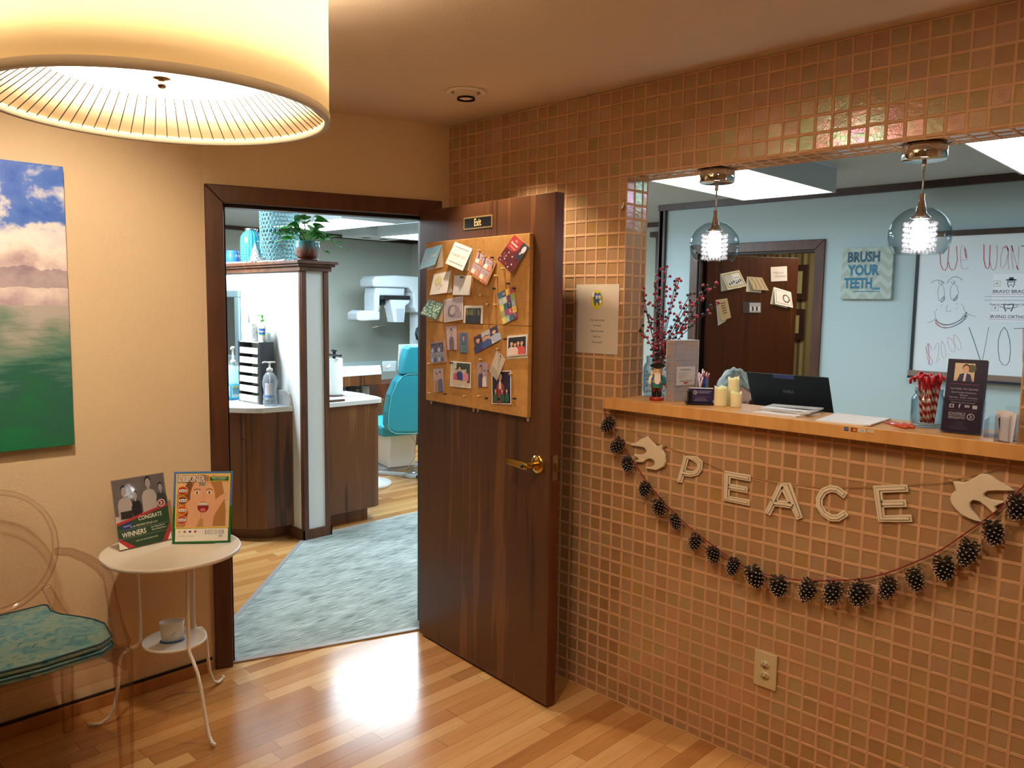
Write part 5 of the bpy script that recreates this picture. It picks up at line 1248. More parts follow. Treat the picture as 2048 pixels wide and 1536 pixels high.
A.rect(.010, .1405, .086, .1413, C_('b0506c'), 2); A.text('Your Smile. Our Specialty.', .048, .127, .0055, LG, 2, maxw=.074)
A.text('Board Certified Orthodontist', .048, .116, .0042, LG, 2, maxw=.064); A.text('Bilingual', .048, .1085, .0042, LG, 2, maxw=.02); A.text('Affordable - Gentle - Convenient', .048, .101, .0042, LG, 2, maxw=.074)
A.rect(.010, .0935, .086, .0942, LG, 2); A.text('Check out our reviews!', .048, .0865, .005, LG, 2, maxw=.062)
for k, x in enumerate((.020, .040, .060, .080)):
    if k != 1: A.rect(x - .006, .0700 if k != 2 else .073, x + .006, .0805 if k != 2 else .0795, C_('d4ccd8'), 2)
A.disc(.020, .0752, .0035, .0035, PUR, 3, 12); A.text('f', .040, .0752, .011, C_('e8e0f0'), 2, bold=.06); A.text('yelp', .060, .0762, .0042, PUR, 3)
A.rect(.010, .0625, .086, .0632, C_('b0506c'), 2); A.text('SCHOFIELD', .036, .0525, .0085, C_('e0dae8'), 2, maxw=.044); A.text('ORTHODONTICS', .036, .0405, .0065, C_('e0dae8'), 2, maxw=.044); A.rect(.014, .0462, .058, .0468, C_('e0dae8'), 2)
A.disc(.072, .0465, .0098, .0098, C_('e0dae8'), 2, 24); A.disc(.072, .0465, .0080, .0080, PUR, 3, 24); A.line([(.0695, .0515), (.0745, .0465), (.0695, .0415)], .0024, C_('e0dae8'), 4)
for k, w_ in enumerate((.02, .022, .026, .05, .045)): A.rect(.044 - w_ / 2, .0295 - k * .0052, .044 + w_ / 2, .0308 - k * .0052, C_('5c5470'), 2)
m.build('brochures', bh)
m = M(); ACR = glassy('brochure_acrylic', (.97, .97, .98), (.66, .70, .76), power=.35)
m.box(-.004, .102, -.003, .0, -.034, .006, ACR, q3); m.box(-.004, .102, 0, .098, .002, .0035, ACR, q3); m.box(-.004, -.0025, 0, .098, -.034, .0035, ACR, q3); m.box(.1005, .102, 0, .098, -.034, .0035, ACR, q3); m.box(-.004, .102, 0, .15, -.034, -.0325, ACR, q3)
m.build('acrylic_pocket', bh, bevel=.0006)
# second, emptier clear holder and the one with small cards at the post
e2 = thing('clear_display_box', 'empty clear display box between the brochures and the card holder', 'display box', (2.335, .062, CT))
m = M(); T4 = Matrix.Rotation(radians(6), 4, 'Z')
for b_ in ((-.035, .035, -.045, -.0435, 0, .045), (-.035, .035, .0435, .045, 0, .055), (-.035, -.0335, -.045, .045, 0, .05), (.0335, .035, -.045, .045, 0, .05), (-.035, .035, -.045, .045, 0, .0015)): m.box(*b_, ACR, T4)
m.build('box_wall', e2, bevel=.0005)
c2 = thing('small_card_holder', 'clear holder with leaning white appointment cards at the right end of the counter', 'card holder', (2.366, -.010, CT))
m = M(); T4 = Matrix.Rotation(radians(-12), 4, 'Z')
for b_ in ((-.018, .020, -.030, -.0285, 0, .07), (-.018, .020, .0285, .03, 0, .095), (-.018, -.0165, -.03, .03, 0, .075), (.0185, .020, -.03, .03, 0, .075), (-.018, .020, -.03, .03, 0, .0015)): m.box(*b_, ACR, T4)
m.build('holder_wall', c2, bevel=.0005)
for k, (ln, col_) in enumerate(((-.16, 'e8dcdc'), (-.02, 'dcd8e4'), (.08, 'e4e0e8'))):
    m = M(); T = Matrix.Translation((-.004 + k * .005, .012 - k * .016, .002)) @ Matrix.Rotation(radians(-12), 4, 'Z') @ Matrix.Rotation(ln, 4, 'Y'); m.box(-.016, .016, -.001, .001, 0, .082, mat(col_, .5), T)
    if k == 0: m.box(-.0115, -.0045, -.0016, -.001, .01, .062, C_('2c2838'), T)
    if k == 0: m.box(-.001, .0004, -.0016, -.001, .01, .05, C_('5c5868'), T)
    m.build('card', c2)

# ---- glass pendants over the counter
CRY = glassy('crystal_bead', (.95, .96, .98), (.42, .44, .48), power=.55, body='f4f4f8', bodyf=.25)
GLOW = m_emit('lamp_glow', (1, .97, .95, 1), 9.0)
def pendant(x, label):
    p = thing('pendant_lamp', label, 'lamp', (x, .072, OZ1), group='clear globe pendants over the counter')
    m = M(); m.lathe([(0, -.001), (.058, -.001), (.062, -.004), (.062, -.044), (.059, -.048), (0, -.048)], CHROME, None, 40); m.build('canopy', p)
    for a in (200, 320, 80):
        m = M(); T = Matrix.Rotation(radians(a), 4, 'Z'); m.box(-.014, .014, .0615, .0625, -.027, -.0245, BLACK, T); m.build('vent_slot', p)
    m = M(); m.tube([(0, 0, -.048), (0, 0, -.075)], .0065, mat('c8c4c0', .3, .6), None, 12); m.build('cord_grip', p)
    m = M(); m.tube([(0, 0, -.07), (.0008, 0, -.12), (0, 0, -.18)], .0028, mat('a8a29c', .35, .7), None, 8); m.build('cord', p)
    m = M(); m.lathe([(.006, -.145), (.0075, -.146), (.0075, -.165), (.010, -.172), (.0145, -.196), (.016, -.204), (.024, -.212), (.030, -.218), (.028, -.222), (0, -.222)], CHROME, None, 28); m.build('lamp_cap', p)
    zc = -.270; R_ = .088
    prof = [(R_ * sin(a), zc + R_ * .98 * cos(a)) for a in [radians(18 + (130 - 18) * k / 22) for k in range(23)]]
    prof += [(r_ * .975 - .0, z_) for r_, z_ in prof[::-1]]
    m = M(); m.lathe(prof + [prof[0]], GLASS, None, 48, cap=False); m.build('glass_shade', p)
    m = M(); m.lathe([(0, -.226), (.020, -.226), (.022, -.232), (.022, -.305), (.018, -.312), (0, -.312)], GLOW, None, 20); m.build('bulb', p)
    for k in range(6):
        m = M(); zk = -.236 - k * .0158
        for i in range(22):
            a = 2 * pi * (i + .5 * (k % 2)) / 22; m.ball((.0425 * cos(a), .0425 * sin(a), zk), .0062, CRY, None, 6, (1, 1, 1.15))
        m.build('crystal_ring', p)
    return p
pendant(1.387, 'clear glass globe pendant with crystal beads, left one over the counter')
pendant(2.083, 'clear glass globe pendant with crystal beads, right one over the counter')

# ================================================================== RECEPTION ROOM BEHIND THE OPENING
WW = m_wall('painted_canvas_grey', 'b4bdb4', .3, 300)
sg = thing('canvas_sign', 'square grey canvas on the pale blue wall reading BRUSH YOUR TEETH', 'sign', (0, 0, 0))
t = NT('chevron_canvas'); o = t.sep(t.obj())
zg = t.math('PINGPONG', t.math('MULTIPLY', o[0], 9), .5); st = t.math('FRACT', t.math('ADD', t.math('MULTIPLY', o[2], 13), t.math('MULTIPLY', zg, 1.4)))
t.put(t.b.inputs['Base Color'], t.mix(t.math('GREATER_THAN', st, .5), 'a9b4aa', 'b9c6c0')); CHEV = t.set(Roughness=.8)
m = M(); m.box(.626, .968, 3.088, 3.119, 1.682, 2.034, CHEV); m.build('canvas', sg, bevel=.003)
m = M(); A = Art(m, frameT((.626, 3.0875, 1.682), (1, 0, 0), (0, 0, 1), (0, -1, 0), .0005)); TE = C_('27566e'); TE2 = C_('2f7494')
A.text('BRUSH', .148, .285, .066, TE, 2, maxw=.215, bold=.09); A.text('YOUR', .150, .195, .068, TE2, 2, maxw=.215, bold=.09); A.text('TEETH', .120, .106, .068, TE2, 2, maxw=.19, bold=.09)
A.rect(.215, .064, .268, .080, C_('4f86a0'), 2); A.rect(.09, .050, .268, .055, TE2, 2)
m.build('painted_words', sg)

# whiteboard
wb = thing('whiteboard', 'framed dry-erase board with red and blue handwriting on the reception wall', 'whiteboard', (0, 0, 0))
WBX0, WBX1, WBZ0, WBZ1 = 1.128, 2.35, 1.215, 2.085
t = NT('whiteboard_surface'); WBM = t.set(Base_Color='e4ecf2', Roughness=.22)
m = M(); m.box(WBX0, WBX1, 3.098, 3.112, WBZ0, WBZ1, WBM); m.build('board', wb)
m = M(); m.box(WBX0 - .018, WBX0, 3.09, 3.119, WBZ0 - .02, WBZ1, C_('23272e')); m.box(WBX1, WBX1 + .018, 3.09, 3.119, WBZ0 - .02, WBZ1, C_('23272e')); m.build('side_frame', wb)
m = M(); m.box(WBX0 - .018, WBX1 + .018, 3.088, 3.119, WBZ1, WBZ1 + .035, TRIM_DK); m.build('top_frame', wb)
m = M(); m.box(WBX0 - .018, WBX1 + .018, 3.070, 3.119, WBZ0 - .035, WBZ0, C_('8a7466')); m.box(WBX0 - .018, WBX1 + .018, 3.06, 3.119, WBZ0 - .05, WBZ0 - .035, C_('1c2230')); m.build('tray', wb)
m = M(); A = Art(m, lambda x, y, k: (x, 3.0979 - k * .0003, y))
RM = C_('b8434c'); RM2 = C_('c47890'); BM = C_('4c6478'); BM2 = C_('3c5a6c'); DM = C_('3a3e50')
for pts, w_, c in (
 ([(1.25,1.982),(1.259,1.906),(1.274,1.875),(1.288,1.866),(1.299,1.893),(1.3,1.951),(1.302,2.018)], .007, RM), ([(1.305,1.922),(1.312,1.887),(1.328,1.868),(1.345,1.878),(1.355,1.932),(1.344,2.022)], .006, RM),
 ([(1.375,1.931),(1.412,1.933),(1.404,1.982),(1.39,2.017),(1.375,2.023),(1.369,1.989),(1.372,1.926),(1.387,1.875),(1.408,1.872),(1.422,1.888)], .004, RM2), ([(1.392,2.005),(1.405,1.942)], .008, RM),
 ([(1.499,2.024),(1.505,1.928),(1.518,1.882),(1.531,1.872),(1.538,1.893),(1.533,2.019)], .007, RM), ([(1.539,1.916),(1.55,1.873),(1.564,1.862),(1.573,1.876),(1.577,1.942),(1.57,2.018)], .005, RM2),
 ([(1.633,1.99),(1.62,2.013),(1.604,2.002),(1.596,1.947),(1.599,1.892),(1.608,1.872),(1.625,1.897),(1.634,1.963),(1.633,1.996),(1.639,1.896),(1.645,1.868)], .004, RM2), ([(1.609,1.997),(1.623,2.007),(1.634,1.979)], .009, RM),
 ([(1.668,1.865),(1.655,1.94),(1.647,2.012),(1.67,1.939),(1.692,1.862),(1.691,1.939),(1.688,2.004)], .004, RM2), ([(1.649,2.012),(1.66,1.973)], .009, RM), ([(1.683,1.89),(1.694,1.862)], .009, RM),
 ([(1.699,2.005),(1.737,2.007)], .006, DM), ([(1.719,2.005),(1.728,1.872)], .006, RM),
 ([(1.21,1.787),(1.224,1.801),(1.245,1.808),(1.269,1.802),(1.289,1.786)], .004, DM), ([(1.305,1.783),(1.316,1.809),(1.334,1.824),(1.356,1.828),(1.377,1.818),(1.392,1.804)], .004, DM),
 ([(1.25,1.801),(1.263,1.78)], .003, DM), ([(1.269,1.801),(1.271,1.777)], .003, DM), ([(1.284,1.798),(1.276,1.777)], .003, DM), ([(1.326,1.797),(1.337,1.782)], .003, DM), ([(1.34,1.806),(1.343,1.783)], .003, DM), ([(1.352,1.8),(1.346,1.781)], .003, DM),
 ([(1.27,1.779),(1.257,1.766),(1.252,1.725),(1.26,1.684),(1.278,1.663),(1.292,1.675),(1.294,1.719),(1.286,1.76),(1.27,1.779)], .003, BM), ([(1.344,1.783),(1.329,1.765),(1.325,1.725),(1.333,1.687),(1.35,1.673),(1.367,1.684),(1.374,1.725),(1.365,1.765),(1.344,1.783)], .003, BM2),
 ([(1.27,1.678),(1.277,1.681),(1.285,1.693),(1.293,1.707),(1.295,1.684),(1.283,1.667),(1.274,1.672)], .006, BM), ([(1.346,1.681),(1.358,1.693),(1.368,1.712),(1.37,1.693),(1.357,1.675),(1.349,1.677)], .007, BM),
 ([(1.315,1.648),(1.309,1.62),(1.312,1.608),(1.322,1.605),(1.34,1.611)], .003, BM), 
 ([(1.24,1.61),(1.246,1.583),(1.25,1.566),(1.24,1.548),(1.22,1.536),(1.201,1.529)], .003, BM2), ([(1.407,1.644),(1.412,1.621),(1.423,1.601),(1.441,1.59),(1.465,1.58),(1.483,1.576)], .003, BM2),
 ([(1.247,1.551),(1.257,1.53),(1.279,1.51),(1.301,1.499),(1.318,1.498),(1.344,1.505),(1.37,1.516),(1.4,1.534),(1.422,1.558),(1.439,1.587)], .003, BM), ([(1.254,1.56),(1.261,1.542),(1.283,1.528),(1.316,1.521),(1.348,1.527),(1.379,1.541),(1.404,1.563),(1.417,1.595)], .003, BM),
 ([(1.236,1.357),(1.223,1.393),(1.214,1.395),(1.208,1.368),(1.216,1.327),(1.234,1.304),(1.25,1.275),(1.243,1.256),(1.226,1.261)], .004, RM2), ([(1.201,1.374),(1.215,1.303),(1.23,1.255)], .004, RM2), ([(1.215,1.398),(1.223,1.333),(1.231,1.262)], .006, RM2),
 ([(1.257,1.354),(1.26,1.382),(1.269,1.402),(1.279,1.401),(1.282,1.36),(1.278,1.312),(1.272,1.265),(1.292,1.301)], .003, RM2), ([(1.296,1.414),(1.294,1.372),(1.301,1.325),(1.316,1.302),(1.326,1.315),(1.321,1.356),(1.309,1.396),(1.296,1.414)], .003, RM2), ([(1.343,1.333),(1.345,1.33)], .006, RM2),
 ([(1.329,1.438),(1.33,1.409),(1.344,1.369),(1.365,1.345),(1.377,1.353),(1.373,1.388),(1.354,1.425),(1.337,1.439),(1.329,1.438)], .003, RM2), ([(1.363,1.458),(1.366,1.422),(1.381,1.382),(1.401,1.361),(1.413,1.369),(1.406,1.406),(1.385,1.446),(1.363,1.458)], .003, RM2),
 ([(1.448,1.508),(1.48,1.427),(1.528,1.294)], .006, BM2), ([(1.558,1.514),(1.549,1.418),(1.536,1.295)], .004, BM),
 ([(1.643,1.514),(1.627,1.489),(1.616,1.438),(1.619,1.37),(1.631,1.309),(1.65,1.282),(1.67,1.28),(1.683,1.306),(1.686,1.368),(1.677,1.435),(1.66,1.49),(1.643,1.514)], .005, BM2),
 ([(1.694,1.507),(1.77,1.511)], .005, BM2), ([(1.744,1.51),(1.756,1.299)], .006, C_('b8606c')), ([(1.827,1.512),(1.789,1.51),(1.796,1.407),(1.824,1.411),(1.796,1.407),(1.805,1.305),(1.842,1.31)], .006, BM2)):
    A.line(pts, w_ * .72, c, 1)
sm = [Vector(p) for p in [(1.253,1.54),(1.27,1.522),(1.295,1.511),(1.32,1.51),(1.349,1.516),(1.374,1.529),(1.4,1.547),(1.419,1.569),(1.427,1.59)]]
sp_ = smoothp([(p.x, p.y) for p in sm], 3)
for i, p in enumerate(sp_):
    for dz in (-.009, .009):
        x, z = p.x, p.y + dz; c = RM if i < 6 else (C_('7c4c60') if i < 12 else DM); A.line([(x - .004, z), (x + .004, z + .001)], .005, c, 2)
for p in [(1.254,1.616),(1.281,1.646),(1.369,1.656),(1.369,1.625),(1.398,1.653)]: A.disc(p[0], p[1], .0025, .0025, DM, 1, 8)
m.build('handwriting', wb)

ps = thing('voting_poster', 'white paper poster with two tooth logos taped on the whiteboard', 'poster', (0, 0, 0))
m = M(); P0 = [(1.564,1.547),(1.552,1.84)]; x0, z0 = P0[0]; z1 = P0[1][1]; w_ = .40
q = frameT((x0, 3.0972, z0), (1, 0, 0), (0, 0, 1), (0, -1, 0), .0004); h_ = z1 - z0
m.box(0, w_, 0, h_, 0, 1, C_('f0f2f8'), q); A = Art(m, q)
def pt(pts): return [(a - x0, b - z0) for a, b in pts]
for l_, (cx, cy) in (('A', pt([(1.586,1.782)])[0]), ('B', pt([(1.586,1.631)])[0])):
    A.rect(cx - .018, cy - .018, cx + .018, cy + .018, C_('6c7080'), 1.5); A.rect(cx - .0165, cy - .0165, cx + .0165, cy + .0165, C_('f0f2f8'), 2); A.text(l_, cx, cy, .017, C_('50546a'), 3)
cx, cy = pt([(1.662,1.777)])[0]
A.disc(cx, cy + .026, .030, .006, DM, 3, 16); A.poly([(cx - .013, cy + .026), (cx + .013, cy + .026), (cx + .010, cy + .044), (cx, cy + .040), (cx - .010, cy + .044)], DM, 3)
def tooth(cx, cy, s, k=2):
    A.poly([(cx - s, cy + s * .9), (cx, cy + s * .7), (cx + s, cy + s * .9), (cx + s * 1.05, cy + s * .2), (cx + s * .6, cy - s * 1.1), (cx + s * .25, cy - s * .3), (cx - s * .25, cy - s * .3), (cx - s * .6, cy - s * 1.1), (cx - s * 1.05, cy + s * .2)], DM, k)
    s2 = s * .8; A.poly([(cx - s2, cy + s2 * .85), (cx, cy + s2 * .62), (cx + s2, cy + s2 * .85), (cx + s2 * 1.02, cy + s2 * .2), (cx + s2 * .62, cy - s2 * .9), (cx + s2 * .3, cy - s2 * .1), (cx - s2 * .3, cy - s2 * .1), (cx - s2 * .62, cy - s2 * .9), (cx - s2 * 1.02, cy + s2 * .2)], C_('f0f2f8'), k + .5)
tooth(cx, cy, .020); A.text('BRAVO BRACES', cx + .004, cy - .045, .020, DM, 2, maxw=.20, bold=.02); A.rect(cx - .10, cy - .062, cx + .10, cy - .060, RM2, 2)
cy3 = cy - .112
for k in range(2): A.rect(cx - .14, cy3 + .012 + k * .022, cx + .10, cy3 + .016 + k * .022, C_('b0b6cc'), 2)
A.text('Vote to win a Walmart Gift Card', cx + .01, cy3 - .012, .012, DM, 2, maxw=.25, bold=.03); A.poly([(cx + .11, cy3 + .008), (cx + .17, cy3 - .002), (cx + .18, cy3 + .030), (cx + .12, cy3 + .040)], C_('3a48b0'), 3)
cx, cy = pt([(1.658,1.629)])[0]
tooth(cx, cy + .006, .026); A.line([(cx - .05, cy + .012), (cx - .02, cy + .002), (cx + .02, cy + .002), (cx + .05, cy + .012)], .003, DM, 4); A.text('IRVING ORTHO', cx, cy - .052, .020, DM, 2, maxw=.19, bold=.02); A.rect(cx - .10, cy - .070, cx + .10, cy - .068, RM2, 2)
m.build('printed_sheet', ps)

# second door, leaf swung into the back office
d2 = bpy.data.objects.new('door_2', None); COL.objects.link(d2); struct(d2)
m = M(); casing(-.535, .42, 2.035, lambda a, b, c: (a, 3.12 - b, c)); m.build('casing', d2, bevel=.004)
m = M(); m.box(-.535, -.520, 3.118, 3.24, 0, 2.035, JAMB); m.box(.42, .455, 3.118, 3.24, 0, 2.035, TRIM_DK); m.box(-.535, .455, 3.118, 3.24, 2.02, 2.06, JAMB); m.build('jamb', d2)
H2 = Vector((-.488, 3.178, 0)); D2 = Vector((.517, .856, 0)).normalized(); N2 = Vector((.856, -.517, 0)).normalized()
T2 = lambda s, n, z: H2 + D2 * s + N2 * n + Vector((0, 0, z))
t = NT('x'); 
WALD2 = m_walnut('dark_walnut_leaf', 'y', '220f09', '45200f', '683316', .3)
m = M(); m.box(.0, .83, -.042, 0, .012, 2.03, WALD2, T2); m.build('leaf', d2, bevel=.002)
m = M(); m.box(-.004, .012, -.03, .004, 1.55, 1.66, BLACK, T2); m.build('hinge', d2)
pl2 = lambda s, o_, z: T2(s + dS2, .0005 + o_, z)
dS2 = -((H2.x + .505) * D2.x + (H2.y - 3.15) * D2.y)
def card2(nm, lb, q, dr, **kw): card(nm, lb, q, dr, place=pl2, n=N2, group='cards on the dark inner door', **kw)
card2('christmas_card', 'folded gold-framed card with a winter scene on the dark door', [(0.151,1.883),(0.314,1.918),(0.375,1.79),(0.204,1.754)], lambda A: (A.rect(0, 0, 1, 1, C_('d8cfb0')), A.rect(.05, .08, .95, .92, C_('b89c4a'), 2.5), A.rect(.1, .14, .9, .86, C_('c8c4c0'), 3), A.rect(.5, .5, .9, .86, C_('e8e6e2'), 3.4), [A.disc(.22 + k * .12, .3 + (k % 3) * .05, .04, .07, C_('33303a'), 4, 8) for k in range(6)], A.line([(.55, .6), (.8, .62), (.82, .35)], .03, C_('33303a'), 4)), lift=(.001, .03), back=[(0.145,1.883),(0.309,1.912),(0.342,1.775),(0.159,1.742)])
card2('christmas_card', 'folded tan patterned card between the gold and the white one', [(0.393,1.865),(0.526,1.862),(0.583,1.757),(0.441,1.761)], lambda A: (A.rect(0, 0, 1, 1, C_('a8906a')), [A.line([(.1 + k * .15, .1), (.2 + k * .12, .5), (.05 + k * .16, .9)], .03, C_('7a4a34' if k % 2 else 'c8b894'), 3) for k in range(6)]), lift=(.001, .02), back=[(0.388,1.867),(0.517,1.862),(0.527,1.737),(0.385,1.744)])
card2('christmas_card', 'flat white card with fine lettering at the top right of the dark door', [(0.602,1.949),(0.754,1.96),(0.761,1.84),(0.61,1.83)], lambda A: (A.text('Merry', .45, .58, .18, C_('8c8488'), 3, shear=.4), A.text('Christmas', .55, .34, .16, C_('8c8488'), 3, shear=.4, maxw=.7)), base=C_('d8ccc8'))
card2('wreath_card', 'folded white card with a red and green wreath', [(0.642,1.787),(0.803,1.747),(0.817,1.618),(0.647,1.648)], lambda A: (A.rect(.08, .1, .93, .9, C_('5a5458'), 2.5), A.rect(.1, .12, .91, .88, C_('e4dcd8'), 3), [A.disc(.66 + .17 * cos(a), .48 + .22 * sin(a), .05, .055, C_(c), 4, 6) for a, c in [(k * .5, '8c3038' if k % 3 == 0 else '4a5a48') for k in range(13)]]), lift=(.001, .02), base=C_('ece6e2'), back=[(0.636,1.785),(0.795,1.747),(0.775,1.612),(0.614,1.648)])
card2('scalloped_card', 'tan scalloped-edge card hanging lowest at the left of the dark door', [(0.118,1.673),(0.218,1.688),(0.249,1.532),(0.162,1.502)], lambda A: [A.line([(.3, .8 - k * .12), (.72, .8 - k * .12)], .05, C_('5c4a38'), 3) for k in range(5)], base=C_('b8986c'), lift=(.001, .02), back=[(0.114,1.67),(0.214,1.686),(0.213,1.504),(0.144,1.464)])
card2('photo_card', 'dark card with a black and white family photograph', [(0.361,1.661),(0.531,1.663),(0.534,1.569),(0.363,1.569)], lambda A: (A.rect(0, 0, 1, 1, C_('3a3234')), A.rect(.35, .08, .96, .92, C_('a8a4a8'), 3), [A.disc(.42 + k * .11, .4, .045, .22, C_('1c1a20' if k % 2 else 'd8d4d8'), 4, 8) for k in range(5)]))
for nm, pts in (('higher', [(-0.551,2.019),(-0.328,2.013),(-0.312,1.694),(-0.535,1.693)]), ('lower', [(-0.541,1.609),(-0.34,1.612),(-0.34,1.33),(-0.526,1.322)])):
    (xa, za), (xb, _), _, (_, zb) = pts
    f_ = thing('framed_certificate', 'dark framed certificate on the striped wallpaper, the %s one' % nm, 'picture', (0, 0, 0), group='certificates in the back office')
    for s_ in (0,):
        m = M(); m.box(xa, xb, 4.672, 4.698, zb, za, TRIM_DK); m.build('frame', f_, bevel=.004)
    m = M(); m.box(xa + .05, xb - .05, 4.668, 4.672, zb + .06, za - .06, C_('b8ae84'))
    for k in range(5): m.box(xa + .10, xb - .10, 4.667, 4.668, za - .13 - k * .06, za - .125 - k * .06, C_('7a7258'))
    m.build('paper', f_)

# tall dark doorway beyond the end post
m = M(); m.box(-1.66, -1.52, 4.15, 4.2, 0, 2.30, TRIM_DK); m.box(-1.72, -1.36, 4.13, 4.2, 2.30, 2.35, TRIM_DK); m.box(-1.52, -1.36, 4.16, 4.2, 0, 2.28, WALD); struct(m.build('trim_5'))

# ceiling light boxes
PANEL = None
def m_panel():
    t = NT('fluorescent_diffuser'); o = t.sep(t.obj())
    gx = t.math('LESS_THAN', t.math('FRACT', t.math('DIVIDE', o[0], .145)), .03); gy = t.math('LESS_THAN', t.math('FRACT', t.math('DIVIDE', o[1], .20)), .02)
    g = t.math('MAXIMUM', gx, gy)
    cell = t.white(t.comb(t.math('FLOOR', t.math('DIVIDE', o[0], .145)), t.math('FLOOR', t.math('DIVIDE', o[1], .20)), 1))
    st = t.math('SUBTRACT', t.math('ADD', 5.0, t.math('MULTIPLY', cell, 1.2)), t.math('MULTIPLY', g, 4.2))
    t.put(t.b.inputs['Emission Strength'], st)
    return t.set(Base_Color='f0f8ff', Emission_Color=(.74, .92, 1, 1), Roughness=.5)
PANEL = m_panel()
BOXW = m_wall('white_light_box', 'c3ced2', .2, 200)
def lightbox(x0, x1, y0, y1, zb, label):
    c = ((x0 + x1) / 2, (y0 + y1) / 2, zb); b = thing('ceiling_light', label, 'ceiling light', c, group='fluorescent ceiling boxes')
    w, d_ = (x1 - x0) / 2, (y1 - y0) / 2; h = HZ - zb - .001
    m = M(); e_ = .014
    m.box(-w, w, -d_, -d_ + e_, 0, h, BOXW); m.box(-w, w, d_ - e_, d_, 0, h, BOXW); m.box(-w, -w + e_, -d_ + e_, d_ - e_, 0, h, BOXW); m.box(w - e_, w, -d_ + e_, d_ - e_, 0, h, BOXW)
    m.build('housing', b)
    m = M(); m.box(-w + e_, w - e_, -d_ + e_, d_ - e_, .003, .008, PANEL); m.build('diffuser', b)
lightbox(.29, .90, 1.16, 2.27, 2.305, 'white fluorescent ceiling box above the reception, the left one seen through the opening')
lightbox(1.86, 2.52, 1.13, 2.24, 2.305, 'white fluorescent ceiling box above the reception, the right one seen through the opening')
lightbox(-4.13, -2.93, 1.335, 1.935, 2.325, 'fluorescent ceiling box in the clinic, the nearer one behind the plant')
lightbox(-4.25, -3.02, 2.67, 3.27, 2.325, 'fluorescent ceiling box in the clinic, the farther one by the corner')
# small exhaust unit beside the far light
ev = thing('ceiling_speaker', 'white ceiling unit with two round slots beside the farther clinic light', 'ceiling unit', (-4.62, 2.9, HZ))
m = M(); m.box(-.22, .22, -.3, .3, -.10, -.001, BOXW); m.build('housing', ev, bevel=.01)
for y_ in (-.12, .12):
    m = M(); m.lathe([(.04, -.1005), (.055, -.102), (.055, -.1005)], C_('6c7478'), Matrix.Translation((.0, y_, 0)), 20); m.build('slot', ev)

# reception desk, riser, laptop, speaker
dk = thing('reception_desk', 'wood reception desk hidden behind the counter', 'desk', (0, 0, 0))
m = M(); m.box(1.0, 2.45, .215, .80, .73, .76, MAPLE); m.build('desktop', dk, bevel=.003)
for x in (1.02, 2.40):
    m = M(); m.box(x, x + .03, .22, .78, 0, .73, WALC); m.build('side_panel', dk)
rs = thing('monitor_riser', 'black riser shelf under the laptop', 'riser', (0, 0, .76))
m = M(); m.box(1.28, 1.90, .30, .72, .345, .36, BLACK); m.build('shelf', rs, bevel=.002)
for x in (1.285, 1.88): m = M(); m.box(x, x + .015, .31, .71, 0, .345, BLACK); m.build('side', rs)
lp = thing('laptop', 'open black laptop, lid back with a blue strip facing the counter', 'laptop', (0, 0, 1.12))
LB = mat('22242a', .3)
m = M(); m.box(1.375, 1.715, .47, .70, .0005, .018, LB); m.build('base', lp, bevel=.003)
LT = Vector((1.378, .365, 1.356)); RT = Vector((1.706, .365, 1.358)); LBm = Vector((1.378, .468, 1.136)); RBm = Vector((1.706, .468, 1.136)); nn = (RBm - LBm).cross(LT - LBm).normalized()
if nn.y > 0: nn = -nn
T = quadT((LBm, RBm, RT, LT), nn, .001); inv = Matrix.Translation((0, 0, -1.12))
Tq = lambda x, y, k: T(x, y, k) - Vector((0, 0, 1.12))
m = M(); m.box(0, 1, 0, 1, -7, 0, LB, Tq); m.build('lid', lp, bevel=.003)
m = M(); A = Art(m, lambda x, y, k: Tq(x, y, k * .3)); A.text('NOBiLiS', .50, .70, .055, C_('8a8e96'), 1, maxw=.13); m.build('logo', lp)
m = M(); m.box(.34, .60, .935, 1.004, 0, .6, C_('46548e'), Tq); m.build('blue_strip', lp)
m = M(); m.box(.03, .97, .05, .97, -7.6, -7.1, m_emit('laptop_screen', (.6, .75, 1, 1), .8), Tq); m.build('screen', lp)
spk = thing('desk_speaker', 'small dark teardrop speaker to the right of the laptop', 'speaker', (1.765, .36, 1.12))
m = M(); m.lathe([(0, 0.0005), (.030, .001), (.034, .02), (.032, .06), (.024, .088), (.010, .106), (0, .109)], mat('3a4658', .4), None, 24); m.build('body', spk)
m = M(); m.lathe([(.032, 0), (.036, .0), (.036, .006), (.032, .006)], BLACK, None, 24, cap=False); m.build('base_ring', spk)

# ---- seated person behind the candles and the laptop
FD = Vector((.62, -.785, 0)).normalized(); SD = Vector((FD.y, -FD.x, 0)) * -1      # facing, and the person's left
OP = Vector((1.012, .935, 0))
def W_(f, s, z): return OP + FD * f + SD * s + Vector((0, 0, z))
pr_ = thing('person', 'grey-haired person in navy scrubs sitting behind the candles, looking down', 'person', (0, 0, 0))
SKIN = mat('d9a896', .5)
J = {}; V_ = []; E2_ = []; R_ = []
def jt(n, f, s, z, r, par=None, ry=None):
    J[n] = len(V_); V_.append(W_(f, s, z)); R_.append((r, ry or r))
    if par: E2_.append((J[par], J[n]))
jt('pelvis', -.16, 0, .56, .13, None, .10); jt('belly', -.13, 0, .70, .13, 'pelvis', .10); jt('chest', -.09, 0, .86, .145, 'belly', .10); jt('top', -.06, 0, .98, .11, 'chest', .075); jt('neck', -.035, 0, 1.04, .052, 'top'); jt('skull', .0, 0, 1.12, .052, 'neck')
